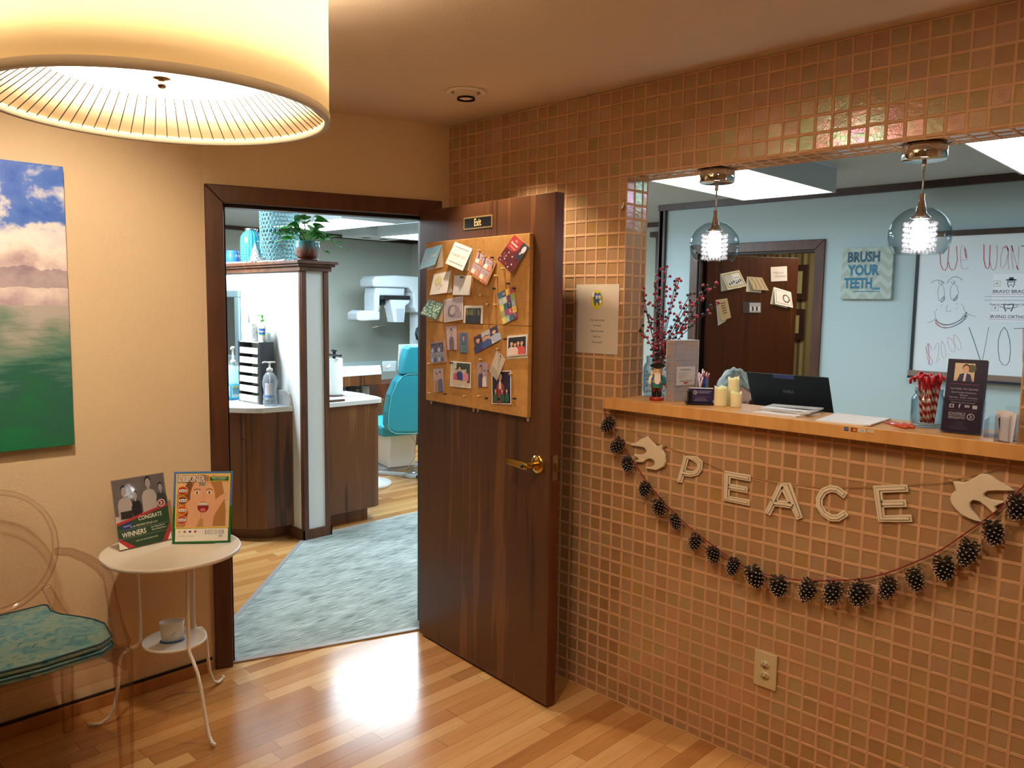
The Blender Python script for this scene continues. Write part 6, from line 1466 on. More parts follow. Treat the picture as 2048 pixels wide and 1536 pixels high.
for s_, n in ((1, 'l'), (-1, 'r')):
    jt(n + 'sh', -.07, s_ * .17, .965, .055, 'top'); jt(n + 'el', .05, s_ * .235, .79, .042, n + 'sh'); jt(n + 'wr', .27, s_ * .12, .785, .027, n + 'el'); jt(n + 'pm', .34, s_ * .09, .785, .032, n + 'wr', .016)
    for k in range(4):
        a = (k - 1.5) * .018; L_ = (.062, .072, .068, .054)[k] if s_ < 0 else (.054, .068, .072, .062)[k]
        jt('%sf%da' % (n, k), .378, s_ * .09 + a, .790, .0095, n + 'pm'); jt('%sf%db' % (n, k), .378 + L_ * .55, s_ * .09 + a * 1.25, .788, .0085, '%sf%da' % (n, k)); jt('%sf%dc' % (n, k), .378 + L_, s_ * .09 + a * 1.35, .772, .007, '%sf%db' % (n, k))
    jt(n + 't1', .315, s_ * .09 - s_ * .035, .788, .011, n + 'pm'); jt(n + 't2', .345, s_ * .09 - s_ * .052, .782, .009, n + 't1')
    jt(n + 'hip', -.13, s_ * .095, .54, .085, 'pelvis'); jt(n + 'kn', .30, s_ * .12, .52, .06, n + 'hip'); jt(n + 'an', .28, s_ * .12, .10, .04, n + 'kn'); jt(n + 'toe', .42, s_ * .13, .045, .035, n + 'an')
me = bpy.data.meshes.new('body'); me.from_pydata([tuple(v) for v in V_], E2_, []); me.materials.append(SKIN)
ob = bpy.data.objects.new('body', me); COL.objects.link(ob)
sk = ob.modifiers.new('skin', 'SKIN')
for i, (a, b) in enumerate(R_): me.skin_vertices[0].data[i].radius = (a, b); me.skin_vertices[0].data[i].use_root = (i == 0)
ob.modifiers.new('sub', 'SUBSURF').levels = 1
dg = bpy.context.evaluated_depsgraph_get(); bm = bmesh.new(); bm.from_mesh(bpy.data.meshes.new_from_object(ob.evaluated_get(dg)))
bpy.data.objects.remove(ob)
# head, shaped from a ball and merged into the same surface
hc = W_(.035, 0, 1.205); pitch = radians(-34)
HF = (FD * cos(pitch) + Vector((0, 0, 1)) * sin(pitch)); HU = (Vector((0, 0, 1)) * cos(pitch) - FD * sin(pitch)); HS = SD
def headp(th, ph):
    """th: 0 at the crown; ph: 0 at the nose"""
    y = cos(th); rr_ = sin(th); x = rr_ * cos(ph); s = rr_ * sin(ph)
    fx = .098 * x; fs = .076 * s; fz = .116 * y
    if y < 0: fs *= 1 - .34 * (-y) ** 1.3; fx *= (1 - .10 * (-y)) if x > 0 else (1 - .42 * (-y))
    g = math.exp(-(ph / .22) ** 2)
    if x > 0:
        fx += .022 * g * math.exp(-((y + .22) / .16) ** 2) + .010 * math.exp(-(ph / .16) ** 2) * math.exp(-((y - .02) / .2) ** 2)         # nose
        fx -= .010 * math.exp(-((abs(ph) - .42) / .20) ** 2) * math.exp(-((y - .03) / .10) ** 2)                                               # eye sockets
        fx += .007 * math.exp(-(ph / .38) ** 2) * math.exp(-((y + .56) / .07) ** 2) + .010 * math.exp(-(ph / .32) ** 2) * math.exp(-((y + .86) / .12) ** 2)   # lips, chin
        fx += .005 * math.exp(-(ph / .7) ** 2) * math.exp(-((y - .16) / .07) ** 2)                                                              # brow
    return hc + HF * fx + HS * fs + HU * fz
NR, NC = 34, 48; rows = []
for j in range(NR + 1):
    rows.append([bm.verts.new(headp(pi * j / NR, 2 * pi * i / NC)) for i in range(NC)] if 0 < j < NR else [bm.verts.new(headp(pi * j / NR, 0))])
for j in range(NR):
    for i in range(NC):
        a, b = rows[j], rows[j + 1]; i2 = (i + 1) % NC
        if len(a) == 1: bm.faces.new((a[0], b[i], b[i2]))
        elif len(b) == 1: bm.faces.new((a[i], b[0], a[i2]))
        else: bm.faces.new((a[i], b[i], b[i2], a[i2]))
bmesh.ops.recalc_face_normals(bm, faces=bm.faces)
for f_ in bm.faces: f_.smooth = True
me = bpy.data.meshes.new('body'); bm.to_mesh(me); bm.free(); me.materials.clear(); me.materials.append(SKIN)
bd = bpy.data.objects.new('body', me); COL.objects.link(bd); bd.parent = pr_
def HP(f, s, u): return hc + HF * f + HS * s + HU * u
m = M()
for s_ in (-1, 1): m.ball(tuple(HP(.0, s_ * .077, -.012)), .021, SKIN, None, 12, (.55, .55, 1.2))
m.build('ears', pr_)
m = M()
for s_ in (-1, 1):
    m.tube([HP(.080, s_ * .018, .000), HP(.086, s_ * .031, -.003), HP(.077, s_ * .046, .001)], [.002, .0028, .002], mat('6e4a40', .5), None, 6)
    m.tube([HP(.090, s_ * .014, .020), HP(.090, s_ * .032, .026), HP(.078, s_ * .050, .020)], [.0022, .003, .0018], mat('8c8078', .7), None, 6)
m.tube([HP(.094, -.020, -.064), HP(.102, 0, -.062), HP(.094, .020, -.064)], [.002, .0055, .002], mat('b4686c', .45), None, 8)
m.build('eyes_and_lips', pr_)
HAIRG = NT('grey_hair'); o = HAIRG.obj(); HAIRG.put(HAIRG.b.inputs['Base Color'], HAIRG.ramp(HAIRG.noise(HAIRG.scale(o, (60, 60, 14)), 1, 4, 1.5), [(.3, '5c625e'), (.5, '8e948c'), (.7, 'b4b8ac')])); HAIRM = HAIRG.set(Roughness=.55)
m = M(); vs = []; NA, NB_ = 18, 32
for j in range(NA + 1):
    for i in range(NB_):
        ph = 2 * pi * i / NB_; fr = .5 + .5 * cos(ph); lim = pi * (.66 - .45 * fr ** 1.5); th = lim * j / NA
        p = headp(th, ph) - hc; k_ = 1.10 + .035 * sin(ph * 9 + th * 5) + (.02 if ph > pi else 0); vs.append(hc + p * (k_ - .08 * (j == NA)) )
m.add(vs, [(j * NB_ + i, (j + 1) * NB_ + i, (j + 1) * NB_ + (i + 1) % NB_, j * NB_ + (i + 1) % NB_) for j in range(NA) for i in range(NB_)], HAIRM, None, True); m.build('hair', pr_)
SCR = mat('27365c', .8)
m = M()
def ell(c, a, b): return [c + FD * (a * cos(2 * pi * k / 20)) + SD * (b * sin(2 * pi * k / 20)) for k in range(20)]
rg = [ell(W_(-.15, 0, .50), .15, .185), ell(W_(-.13, 0, .68), .15, .175), ell(W_(-.10, 0, .84), .14, .195), ell(W_(-.075, 0, .94), .115, .20), ell(W_(-.06, 0, 1.0), .085, .13), ell(W_(-.045, 0, 1.03), .066, .075)]
vs = [p for r_ in rg for p in r_]; m.add(vs, [(j * 20 + k, j * 20 + (k + 1) % 20, (j + 1) * 20 + (k + 1) % 20, (j + 1) * 20 + k) for j in range(5) for k in range(20)], SCR, None, True)
for s_ in (-1, 1): m.tube([W_(-.07, s_ * .13, .975), W_(-.06, s_ * .19, .95), W_(-.01, s_ * .215, .88), W_(.02, s_ * .235, .83)], [.07, .068, .062, .06], SCR, None, 14)
m.build('scrub_top', pr_)
m = M()
for s_ in (-1, 1): m.tube([W_(-.17, s_ * .09, .55), W_(.10, s_ * .11, .54), W_(.31, s_ * .12, .53), W_(.315, s_ * .12, .45), W_(.29, s_ * .12, .14)], [.115, .095, .078, .075, .06], SCR, None, 16)
m.build('trousers', pr_)
oc = thing('office_chair', 'dark office chair under the seated person behind the counter', 'chair', tuple(W_(-.16, 0, 0)), (0, 0, math.atan2(FD.y, FD.x)))
m = M(); m.box(-.22, .24, -.24, .24, .38, .43, BLACK); m.build('seat', oc, bevel=.02)
m = M(); m.box(-.27, -.22, -.21, .21, .50, .95, BLACK); m.build('backrest', oc, bevel=.02)
m = M(); m.tube([(-.20, 0, .40), (-.27, 0, .44), (-.275, 0, .6)], .015, BLACK, None, 8); m.build('back_bar', oc)
m = M(); m.tube([(0, 0, .06), (0, 0, .38)], .025, STEEL, None, 12); m.build('gas_column', oc)
for k in range(5):
    a = 2 * pi * k / 5 + .3; m = M(); m.tube([(0, 0, .08), (.26 * cos(a), .26 * sin(a), .055)], [.022, .014], BLACK, None, 8); lg = m.build('leg', oc)
    m = M(); m.lathe([(.001, -.012), (.026, -.012), (.026, .012), (.001, .012)], BLACK, Matrix.Translation((.26 * cos(a), .26 * sin(a), .027)) @ Matrix.Rotation(a, 4, 'Z') @ Matrix.Rotation(pi / 2, 4, 'X'), 16); m.build('caster', lg)

# ================================================================== CLINIC BEYOND THE DOOR
PX1, PY0, PY1 = -1.752, .243, .44        # end of the half-height partition
PH = 1.82
m = M(); m.box(-4.3, PX1, PY0, PY1, 0, PH, WHITEW); struct(m.build('wall_partition'))
PT = m_stain('partition_trim', '4c2c1c', '6b432c', .45)
m = M()
# cap with a stepped moulding
m.box(-4.35, PX1 + .055, PY0 - .055, PY1 + .055, 1.862, 1.882, PT); m.box(-4.34, PX1 + .040, PY0 - .040, PY1 + .040, 1.846, 1.862, PT); m.box(-4.33, PX1 + .022, PY0 - .022, PY1 + .022, 1.815, 1.846, PT)
# corner strips and base
m.box(PX1, PX1 + .012, PY0 - .004, PY0 + .032, .075, 1.815, PT); m.box(PX1, PX1 + .012, PY1 - .032, PY1 + .004, .075, 1.815, PT)
m.box(PX1 - .022, PX1 + .002, PY0 - .008, PY0, .075, 1.815, PT); m.box(PX1 - .022, PX1 + .002, PY1, PY1 + .008, .075, 1.815, PT)
m.box(PX1, PX1 + .014, PY0 - .014, PY1 + .014, 0, .075, PT); m.box(-1.93, PX1 + .014, PY0 - .014, PY0, 0, .075, PT); m.box(PX1 - .03, PX1 + .014, PY1, PY1 + .014, 0, .075, PT)
struct(m.build('trim_6', bevel=.002))

# left worktop with the rounded end, and its cabinet
LAM = mat('dcdbd6', .35); LAME = mat('c9c5bb', .4)
def rounded(x1, y0, y1, r, xb=-3.6, n=10):
    P_ = [(x1, y1)]
    P_ += [(x1 - r + r * cos(a), y0 + r + r * sin(a)) for a in [-pi / 2 * k / n for k in range(n + 1)]]
    return P_ + [(xb, y0), (xb, y1)]
def slant(x1, ys, x2, y2, yb, xb=-3.6):
    """end that starts straight at the partition, bends round and runs off diagonally"""
    return [(x1, yb), (x1 - .03, ys), (x1 - .045, ys - .07), (x1 - .085, ys - .13), (x2 + .05, y2 + .04), (x2 - .12, y2 - .08), (x2 - .3, y2 - .14), (xb, y2 - .16), (xb, yb)]
c1 = [(-1.872, PY0 - .001), (-1.890, .16), (-1.898, .10), (-1.905, .04), (-1.93, .0), (-1.975, -.045), (-2.078, -.128), (-2.20, -.20), (-2.34, -.235), (-3.6, -.24), (-3.6, PY0 - .001)]
wt = thing('worktop', 'white laminate worktop with a rounded end, left of the partition', 'countertop', (0, 0, 0))
m = M(); m.prism(c1, .875, .91, LAM); m.build('slab', wt, bevel=.003)
m = M(); m.prism([(0, 0), (.30, 0), (.30, .10), (.06, .10), (.018, .082), (0, .03)], .0, .018, LAM, lambda x, y, z: (-1.885 - x, PY0 - .002 - z, .91 + y)); m.build('backsplash', wt, bevel=.002)
def shrink(P_, d_):
    out = []
    for x, y in P_: out.append((x - d_ * .8 if x > -3.5 else x, y + d_ * (1 if y < .2 else 0)))
    return out
cb1 = thing('base_cabinet', 'walnut base cabinet with a curved end under the left worktop', 'cabinet', (0, 0, 0))
m = M(); m.prism(shrink(c1, .012), .085, .874, WALC); m.build('body', cb1, bevel=.002)
m = M(); m.prism(shrink(c1, .075), .0, .085, WALC); m.build('toe_kick', cb1)
def front(z0, z1, nm):
    a, b = Vector((-1.995, -.043, 0)), Vector((-2.335, -.222, 0)); u = (b - a).normalized(); n_ = Vector((-u.y, u.x, 0))
    if n_.dot(Vector((1, -1, 0))) < 0: n_ = -n_
    m = M(); m.box(0, (b - a).length, -.004, .006, z0, z1, WALC, lambda x, y, z: a + u * x + n_ * y + Vector((0, 0, z))); return m.build(nm, cb1, bevel=.001)
front(.70, .868, 'drawer'); front(.10, .692, 'door')

# right worktop and cabinet
wt2 = thing('worktop', 'white laminate worktop right of the partition, holding the paper towel roll', 'countertop', (0, 0, 0))
c2_ = [(-1.85, PY1 + .001), (-1.85, .93), (-1.862, .965), (-1.90, .99), (-2.0, 1.02), (-2.9, 1.07), (-2.9, PY1 + .001)]
m = M(); m.prism(c2_, .878, .91, LAM); m.build('slab', wt2, bevel=.003)
cb2 = thing('base_cabinet', 'walnut end cabinet under the right worktop, standing on a recessed plinth', 'cabinet', (0, 0, 0))
m = M(); m.prism([(x - .015, y - (.02 if y > .9 else 0)) for x, y in c2_], .10, .877, WALY); m.build('body', cb2, bevel=.003)
m = M(); m.prism([(x - .085 if x > -2.5 else x, y - (.07 if y > .9 else 0)) for x, y in c2_], .0, .10, WALY); m.build('toe_kick', cb2)

# ---- things on the left worktop
orgz = thing('letter_organizer', 'white slotted paper organizer with a dark side on the left worktop', 'organizer', (0, 0, .9105))
A_, B_, D_ = Vector((-2.36, .10, 0)), Vector((-2.060, .112, 0)), Vector((-2.072, .222, 0)); uo = (B_ - A_).normalized(); vo = (D_ - B_).normalized(); Wd, Dp, Ho = .30, .105, .425
qo = lambda x, y, z: A_ + uo * x + vo * y + Vector((0, 0, z))
WPL = mat('e9e9e4', .5); DKG = mat('2b2c31', .5)
m = M(); m.box(.27, Wd, 0, Dp, 0, Ho, DKG, qo); m.box(0, .02, 0, Dp, 0, Ho, DKG, qo); m.box(.02, .27, Dp - .006, Dp, 0, Ho, WPL, qo); m.box(.02, .27, 0, Dp, 0, .006, WPL, qo); m.box(.02, .27, 0, Dp, Ho - .006, Ho, WPL, qo); m.build('case', orgz, bevel=.001)
for k in range(6):
    m = M(); z_ = .012 + k * .066; m.box(.026, .264, -.012 + .002 * k, .004, z_, z_ + .042, WPL, qo); m.box(.026, .264, .004, Dp - .01, z_, z_ + .004, WPL, qo); m.build('slot_front', orgz)
m = M()
for k in range(6): m.box(.04, .25, .03, .09, .02 + k * .066, .044 + k * .066, PAPER, qo)
m.build('papers', orgz)
# lotion, tissue box, bristle tree on top of it
lo = thing('lotion_bottle', 'white lotion bottle with a green pump standing on the organizer', 'bottle', (-2.130, .165, .9105 + Ho))
m = M(); T = Matrix.Diagonal((1.25, .8, 1, 1)); m.lathe([(0, 0), (.030, 0), (.033, .004), (.033, .105), (.028, .122), (.012, .130), (.012, .140), (0, .14)], WPL, T, 28); m.build('body', lo)
m = M(); T = Matrix.Identity(4); m.lathe([(.013, .138), (.013, .152), (.006, .155), (.005, .172), (.009, .174), (.009, .184), (0, .185)], mat('4fae2c', .4), T, 16); m.tube([(0, 0, .18), (-.022, -.012, .182), (-.030, -.016, .176)], .004, mat('4fae2c', .4), T, 8); m.build('pump', lo)
m = M(); A = Art(m, frameT((0, 0, .07), (.52, .85, 0), (0, 0, 1), (.85, -.52, 0), .001)); n_ = 8
lab = lambda x, y, k: (1.25 * .0338 * cos((x + 0) / .034 - .9), .8 * .0338 * sin((x + 0) / .034 - .9), .07 + y)
m = M()
for k in range(8): x0, x1 = -.026 + k * .0065, -.0195 + k * .0065; m.add([lab(x0, -.018, 0), lab(x1, -.018, 0), lab(x1, .022, 0), lab(x0, .022, 0)], [(0, 1, 2, 3)], C_('2460b0')); 
for k in range(8): x0, x1 = -.026 + k * .0065, -.0195 + k * .0065; m.add([lab(x0, -.024, 0), lab(x1, -.024, 0), lab(x1, -.018, 0), lab(x0, -.018, 0)], [(0, 1, 2, 3)], C_('7cc84c'))
lab2 = lambda x, y, k: (1.25 * .0344 * cos(x / .034 - .9), .8 * .0344 * sin(x / .034 - .9), .07 + y)
A = Art(m, lab2); A.text('Cetaphil', 0, .003, .015, WHITE, 1, maxw=.046, bold=.02); m.build('label', lo)
tbx = thing('tissue_box', 'silver patterned tissue cube beside the lotion bottle', 'box', (-2.225, .155, .9105 + Ho))
m = M(); T = Matrix.Rotation(radians(2), 4, 'Z'); t = NT('silver_leaf_print'); f = t.noise(t.obj(), 60, 2, 2); t.put(t.b.inputs['Base Color'], t.ramp(f, [(.4, 'e6e8ea'), (.5, 'a4a8ac'), (.6, 'dfe2e4')])); SILV = t.set(Roughness=.4)
m.box(-.05, .05, -.045, .045, 0, .125, SILV, T); m.build('carton', tbx, bevel=.002)
m = M(); m.ball((0, 0, .124), .022, WHITE, None, 10, (1.4, .8, .6)); m.build('tissue', tbx)
def bottle_tree(name, label, loc, h, mt_b, n=90, r0=.05, grp=None):
    tr_ = thing(name, label, 'tree', loc, group=grp)
    m = M(); m.tube([(0, 0, .0), (0, 0, h)], .0018, mat('6a6e66', .6), None, 6); m.build('stem', tr_)
    rr = random.Random(int(h * 1000)); m = M()
    for k in range(n):
        u = k / n; z_ = h * (.12 + .86 * u); a = k * 2.4; r_ = r0 * (1 - u) ** .8 * rr.uniform(.75, 1.05) + .004
        m.tube([(0, 0, z_), (r_ * cos(a), r_ * sin(a), z_ - r_ * .25)], [.0016, .0008], mt_b, None, 4)
    m.build('bristles', tr_)
    m = M(); m.lathe([(0, 0), (r0 * .45, 0), (r0 * .4, .012), (0, .012)], WHITE, None, 16); m.build('base', tr_)
bottle_tree('bristle_tree', 'small grey-green bristle tree standing behind the tissue cube', (-2.32, .165, .9105 + Ho), .19, mat('5c7a70', .7), 110, .05)
bottle_tree('bristle_tree', 'dark green frosted bristle tree at the left edge of the worktop', (-2.42, .01, .911), .20, mat('2c6a58', .7), 140, .06)
# sanitizer pump bottle
sn = thing('sanitizer_bottle', 'large clear hand sanitizer pump bottle at the rounded worktop end', 'bottle', (-1.985, .135, .911))
SANG = glassy('sanitizer_plastic', (.88, .92, .95), (.45, .52, .60), power=.5, body='dfe8f0', bodyf=.25)
m = M(); m.lathe([(0, 0), (.052, 0), (.056, .006), (.056, .035), (.052, .045), (.055, .06), (.048, .085), (.050, .11), (.058, .14), (.058, .165), (.048, .20), (.030, .222), (.018, .230), (.018, .236)], SANG, Matrix.Diagonal((1, .8, 1, 1)), 36); m.build('body', sn)
m = M(); m.lathe([(.020, .232), (.021, .25), (.016, .254), (.007, .258), (.006, .285), (.011, .288), (.011, .296), (0, .298)], WPL, None, 20); m.tube([(0, 0, .293), (-.02, -.03, .295), (-.026, -.040, .288)], .005, WPL, None, 8); m.tube([(.022, .03, .294), (0, 0, .294)], .005, WPL, None, 8); m.tube([(0, 0, .24), (.002, 0, .02)], .003, WPL, None, 6); m.build('pump', sn)
labs = lambda R_: (lambda x, y, k: ((R_ + k * .0003) * cos(x / .056 - .78), (R_ + k * .0003) * .8 * sin(x / .056 - .78), .11 + y))
m = M(); A = Art(m, labs(.0590))
for k in range(10): A.rect(-.028 + k * .0056, -.065, -.0224 + k * .0056, .048, C_('dfe4f2'), 0)
for k in range(10): A.rect(-.028 + k * .0056, -.052, -.0224 + k * .0056, -.034, C_('6f9cdc'), 1)
A.poly([(-.018, .018), (.016, .022), (.022, .036), (-.012, .034)], C_('3c2c5c'), 2); A.text('PURELL', .002, .028, .010, WHITE, 3, maxw=.030, bold=.02)
A.rect(-.012, .004, .014, .008, C_('c07890'), 2); A.rect(-.02, -.062, -.002, -.056, C_('50546c'), 2); A.rect(.004, -.063, .022, -.055, C_('2c2c3c'), 2); m.build('label', sn)
# blue mouthwash with a pump, white pump bottle
mo = thing('mouthwash_bottle', 'blue mouthwash jug with a white pump at the left edge of the worktop', 'bottle', (-2.47, .115, .911))
BLQ = glassy('blue_liquid', (.35, .80, .95), (.10, .45, .70), power=.4, body='4fb8e0', bodyf=.5)
m = M(); m.box(-.045, .045, -.045, .045, 0, .11, BLQ); m.build('liquid_body', mo, bevel=.012)
m = M(); m.lathe([(.045, .108), (.047, .14), (.04, .20), (.022, .235), (.016, .24), (.016, .26)], glassy('pale_blue_plastic', (.75, .93, .97), (.45, .75, .85), body='c8ecf4', bodyf=.3), None, 24, cap=False); m.build('upper_body', mo)
m = M(); m.lathe([(.018, .255), (.018, .28), (.008, .286), (.006, .36), (.012, .365), (.012, .378), (0, .38)], WPL, None, 18); m.tube([(0, 0, .372), (.035, -.028, .372), (.048, -.038, .362)], .006, WPL, None, 8); m.build('pump', mo)
m = M(); m.box(-.036, .036, -.0465, -.0455, .02, .10, C_('d8ecf2')); m.box(.0455, .0465, -.036, .036, .02, .10, C_('d8ecf2')); m.box(.0466, .0470, -.030, .030, .04, .085, C_('7cc0dc')); m.box(.0466, .0472, -.030, .030, .086, .094, C_('e8d84c')); m.build('label', mo)
# mirror or picture frame on the partition
mf = thing('framed_mirror', 'silver-blue framed mirror hanging on the white partition', 'mirror', (0, 0, 0))
FRM = m_brushed('blue_silver_frame', '8fa8b0', .35, .7)
m = M(); x0, x1, z0, z1 = -3.10, -2.59, 1.16, 1.69; w_ = .05
for b in ((x0, x1, z0, z0 + w_), (x0, x1, z1 - w_, z1), (x0, x0 + w_, z0 + w_, z1 - w_), (x1 - w_, x1, z0 + w_, z1 - w_)): m.box(b[0], b[1], PY0 - .028, PY0 - .001, b[2], b[3], FRM)
m.build('frame', mf, bevel=.006)
m = M(); m.box(x0 + w_, x1 - w_, PY0 - .012, PY0 - .008, z0 + w_, z1 - w_, m_brushed('mirror_silver', 'd8e4ea', .02)); m.build('mirror_glass', mf)

# ---- things along the partition cap (top at z 1.882)
ZC = 1.8825
v1_ = thing('blue_vase', 'turquoise diamond-cut glass vase standing on the partition cap', 'vase', (-2.60, .34, ZC))
t = NT('turquoise_cut_glass'); o = t.sep(t.obj()); an = t.math('MULTIPLY', t.math('ARCTAN2', o[1], o[0]), 5.0)
wv = t.math('MULTIPLY', t.math('SINE', t.math('ADD', t.math('MULTIPLY', an, 2), t.math('MULTIPLY', o[2], 260))), t.math('SINE', t.math('SUBTRACT', t.math('MULTIPLY', an, 2), t.math('MULTIPLY', o[2], 260))))
t.put(t.b.inputs['Base Color'], t.ramp(t.math('ADD', .5, t.math('MULTIPLY', wv, .5)), [(.2, '1f9cc0'), (.6, '35b9d8'), (.9, '8adfee')])); t.bump(wv, .8, .004)
TURQ = t.set(Roughness=.12, Transmission_Weight=.25, Coat_Weight=.6)
m = M(); m.lathe([(0, 0), (.060, 0), (.070, .01), (.078, .04), (.080, .16), (.076, .20), (.058, .228), (.042, .236), (.040, .250), (.044, .254), (.038, .254), (.036, .236), (.05, .222), (.07, .19), (.072, .05), (.05, .012), (0, .010)], TURQ, None, 40); m.build('body', v1_)
m = M(); m.lathe([(.046, .246), (.048, .254), (.044, .262), (.036, .262)], STEEL, None, 30, cap=False); m.build('rim', v1_)
v0_ = thing('blue_vase', 'deep blue ribbed vase cut off by the door jamb on the partition cap', 'vase', (-2.90, .34, ZC))
m = M(); m.lathe([(0, 0), (.045, 0), (.05, .02), (.052, .07), (.045, .10), (.048, .11), (.04, .11), (0, .10)], mat('3f7ccf', .2, coat=.5), None, 30); m.build('body', v0_)
# tall wire vase of rings
v2_ = thing('wire_vase', 'tall pale blue vase of wire rings behind the potted plant', 'vase', (-2.19, .34, ZC))
WIRE = mat('6fb4c4', .3, .4)
def vr(z):  # radius at height
    if z < .03: return .075 + z
    if z < .09: return .105 + (z - .03) * .5
    if z < .36: return .132
    return .132 - (z - .36) ** 2 * 30
m = M(); rr = random.Random(9); rowsn = 15
for j in range(rowsn):
    z_ = .018 + j * .0275; r_ = vr(z_); n_ = max(8, int(2 * pi * r_ / .028))
    for i in range(n_):
        a = 2 * pi * (i + .5 * (j % 2)) / n_; rad = .0145 * rr.uniform(.85, 1.08)
        P_ = [((r_) * cos(a + rad * cos(q_) / r_), r_ * sin(a + rad * cos(q_) / r_), z_ + rad * sin(q_)) for q_ in [2 * pi * k / 9 for k in range(9)]]
        m.tube(P_, .0020, WIRE, None, 4, closed=True)
m.build('ring_lattice', v2_)
m = M()
for z_ in (.003, .412): m.tube([(vr(min(z_, .40)) * cos(a), vr(min(z_, .40)) * sin(a), z_) for a in [2 * pi * k / 30 for k in range(30)]], .003, WIRE, None, 5, closed=True)
m.build('hoops', v2_)
# potted pothos
pt_ = thing('potted_plant', 'green pothos in a blue and brown glazed pot on the partition corner', 'plant', (-1.845, .345, ZC))
t = NT('drip_glaze'); o = t.sep(t.obj()); an = t.math('ARCTAN2', o[1], o[0]); dr = t.noise(t.comb(t.math('MULTIPLY', an, 6), 0, t.math('MULTIPLY', o[2], 6)), 1, 3, .4)
f = t.math('ADD', t.math('MULTIPLY', o[2], 5.2), t.math('MULTIPLY', dr, .9))
t.put(t.b.inputs['Base Color'], t.ramp(f, [(.35, '4a2418'), (.65, '6f3e2e'), (.85, '8a6a60'), (1.0, '4f7f84'), (1.25, '3f7a7e')])); GLZ = t.set(Roughness=.22)
m = M(); m.lathe([(0, .010), (.052, .010), (.070, .035), (.084, .07), (.086, .10), (.080, .125), (.082, .132), (.078, .134), (.074, .125), (.076, .11), (0, .11)], GLZ, None, 40); pot = m.build('pot', pt_)
m = M(); m.lathe([(0, 0), (.060, 0), (.072, .006), (.076, .016), (.072, .016), (.066, .009), (0, .009)], mat('4a2418', .35), None, 36); m.build('saucer', pt_)
m = M(); m.lathe([(0, .118), (.073, .116)], mat('3a2a1e', .9), None, 24, cap=False); m.build('soil', pt_)
LEAF = NT('pothos_leaf'); lf_ = LEAF.noise(LEAF.obj(), 25, 2, 1); LEAF.put(LEAF.b.inputs['Base Color'], LEAF.ramp(lf_, [(.3, '1c5a1a'), (.55, '2f7a22'), (.75, '5f9a34')])); LEAFM = LEAF.set(Roughness=.35)
def leafmesh():
    m = M(); vs = []; Ls = [0, .12, .3, .5, .7, .88, 1.0]; Ws = [.05, .34, .42, .37, .25, .10, 0]
    for l_, w in zip(Ls, Ws):
        z_ = -.22 * l_ * l_
        vs += [(l_, -w, z_ + w * .22), (l_, -w * .5, z_ + w * .05), (l_, 0, z_), (l_, w * .5, z_ + w * .05), (l_, w, z_ + w * .22)]
    m.add(vs, [(j * 5 + k, j * 5 + k + 1, j * 5 + 6 + k, j * 5 + 5 + k) for j in range(6) for k in range(4)], LEAFM, None, True); return m
src = None; rr = random.Random(21); m_st = M()
spec = [(-1.05, .17, .05, .075), (-.75, .15, .10, .08), (-.5, .11, .13, .085), (-.2, .08, .17, .095), (.1, .07, .12, .08), (.35, .10, .16, .09), (.6, .13, .12, .085), (.85, .15, .09, .085), (1.1, .18, .05, .09), (1.2, .2, .02, .07), (-1.2, .20, .03, .065), (-.9, .10, .04, .06), (.9, .11, .05, .075), (.0, .05, .08, .07), (-.35, .09, .07, .08), (.5, .06, .09, .075)]
lv = []
for i, (ang, r_, z_, s_) in enumerate(spec):
    for q_ in range(3):
        a2 = radians(60) + ang * 1.35 + q_ * 2.1 + rr.uniform(-.3, .3); r2 = r_ * rr.uniform(.6, 1) * (1 if q_ == 0 else .8); p = Vector((r2 * cos(a2), r2 * sin(a2), .125 + z_ * rr.uniform(.7, 1.05))); lv.append((p, a2, s_ * rr.uniform(.85, 1.1)))
# trailing stem to the left and right, as in the picture
for dx, dy, z_, s_ in ((-.17, -.14, .13, .06), (-.15, -.09, .09, .055), (-.13, -.12, .17, .07), (-.09, -.08, .21, .085), (.09, .15, .13, .085), (.12, .19, .10, .075), (.07, .12, .16, .09), (.02, .04, .20, .08), (-.04, -.03, .235, .085), (.06, .10, .07, .04)):
    lv.append((Vector((dx, dy, z_)), math.atan2(dy, dx) + rr.uniform(-.4, .4), s_))
for p, a2, s_ in lv:
    if src is None: src = leafmesh().build('leaf', pt_); o_ = src
    else: o_ = src.copy(); COL.objects.link(o_); o_.parent = pt_
    o_.location = p; o_.rotation_euler = (rr.uniform(-.5, .5), rr.uniform(-.5, .35), a2 + rr.uniform(-.5, .5)); o_.scale = (s_,) * 3
    b0_ = Vector((p.x * .18, p.y * .18, .115)); m_st.tube([b0_, b0_.lerp(p, .5) + Vector((0, 0, .03)), p], .0016, mat('5f9a3c', .5), None, 5)
m_st.build('stems', pt_)
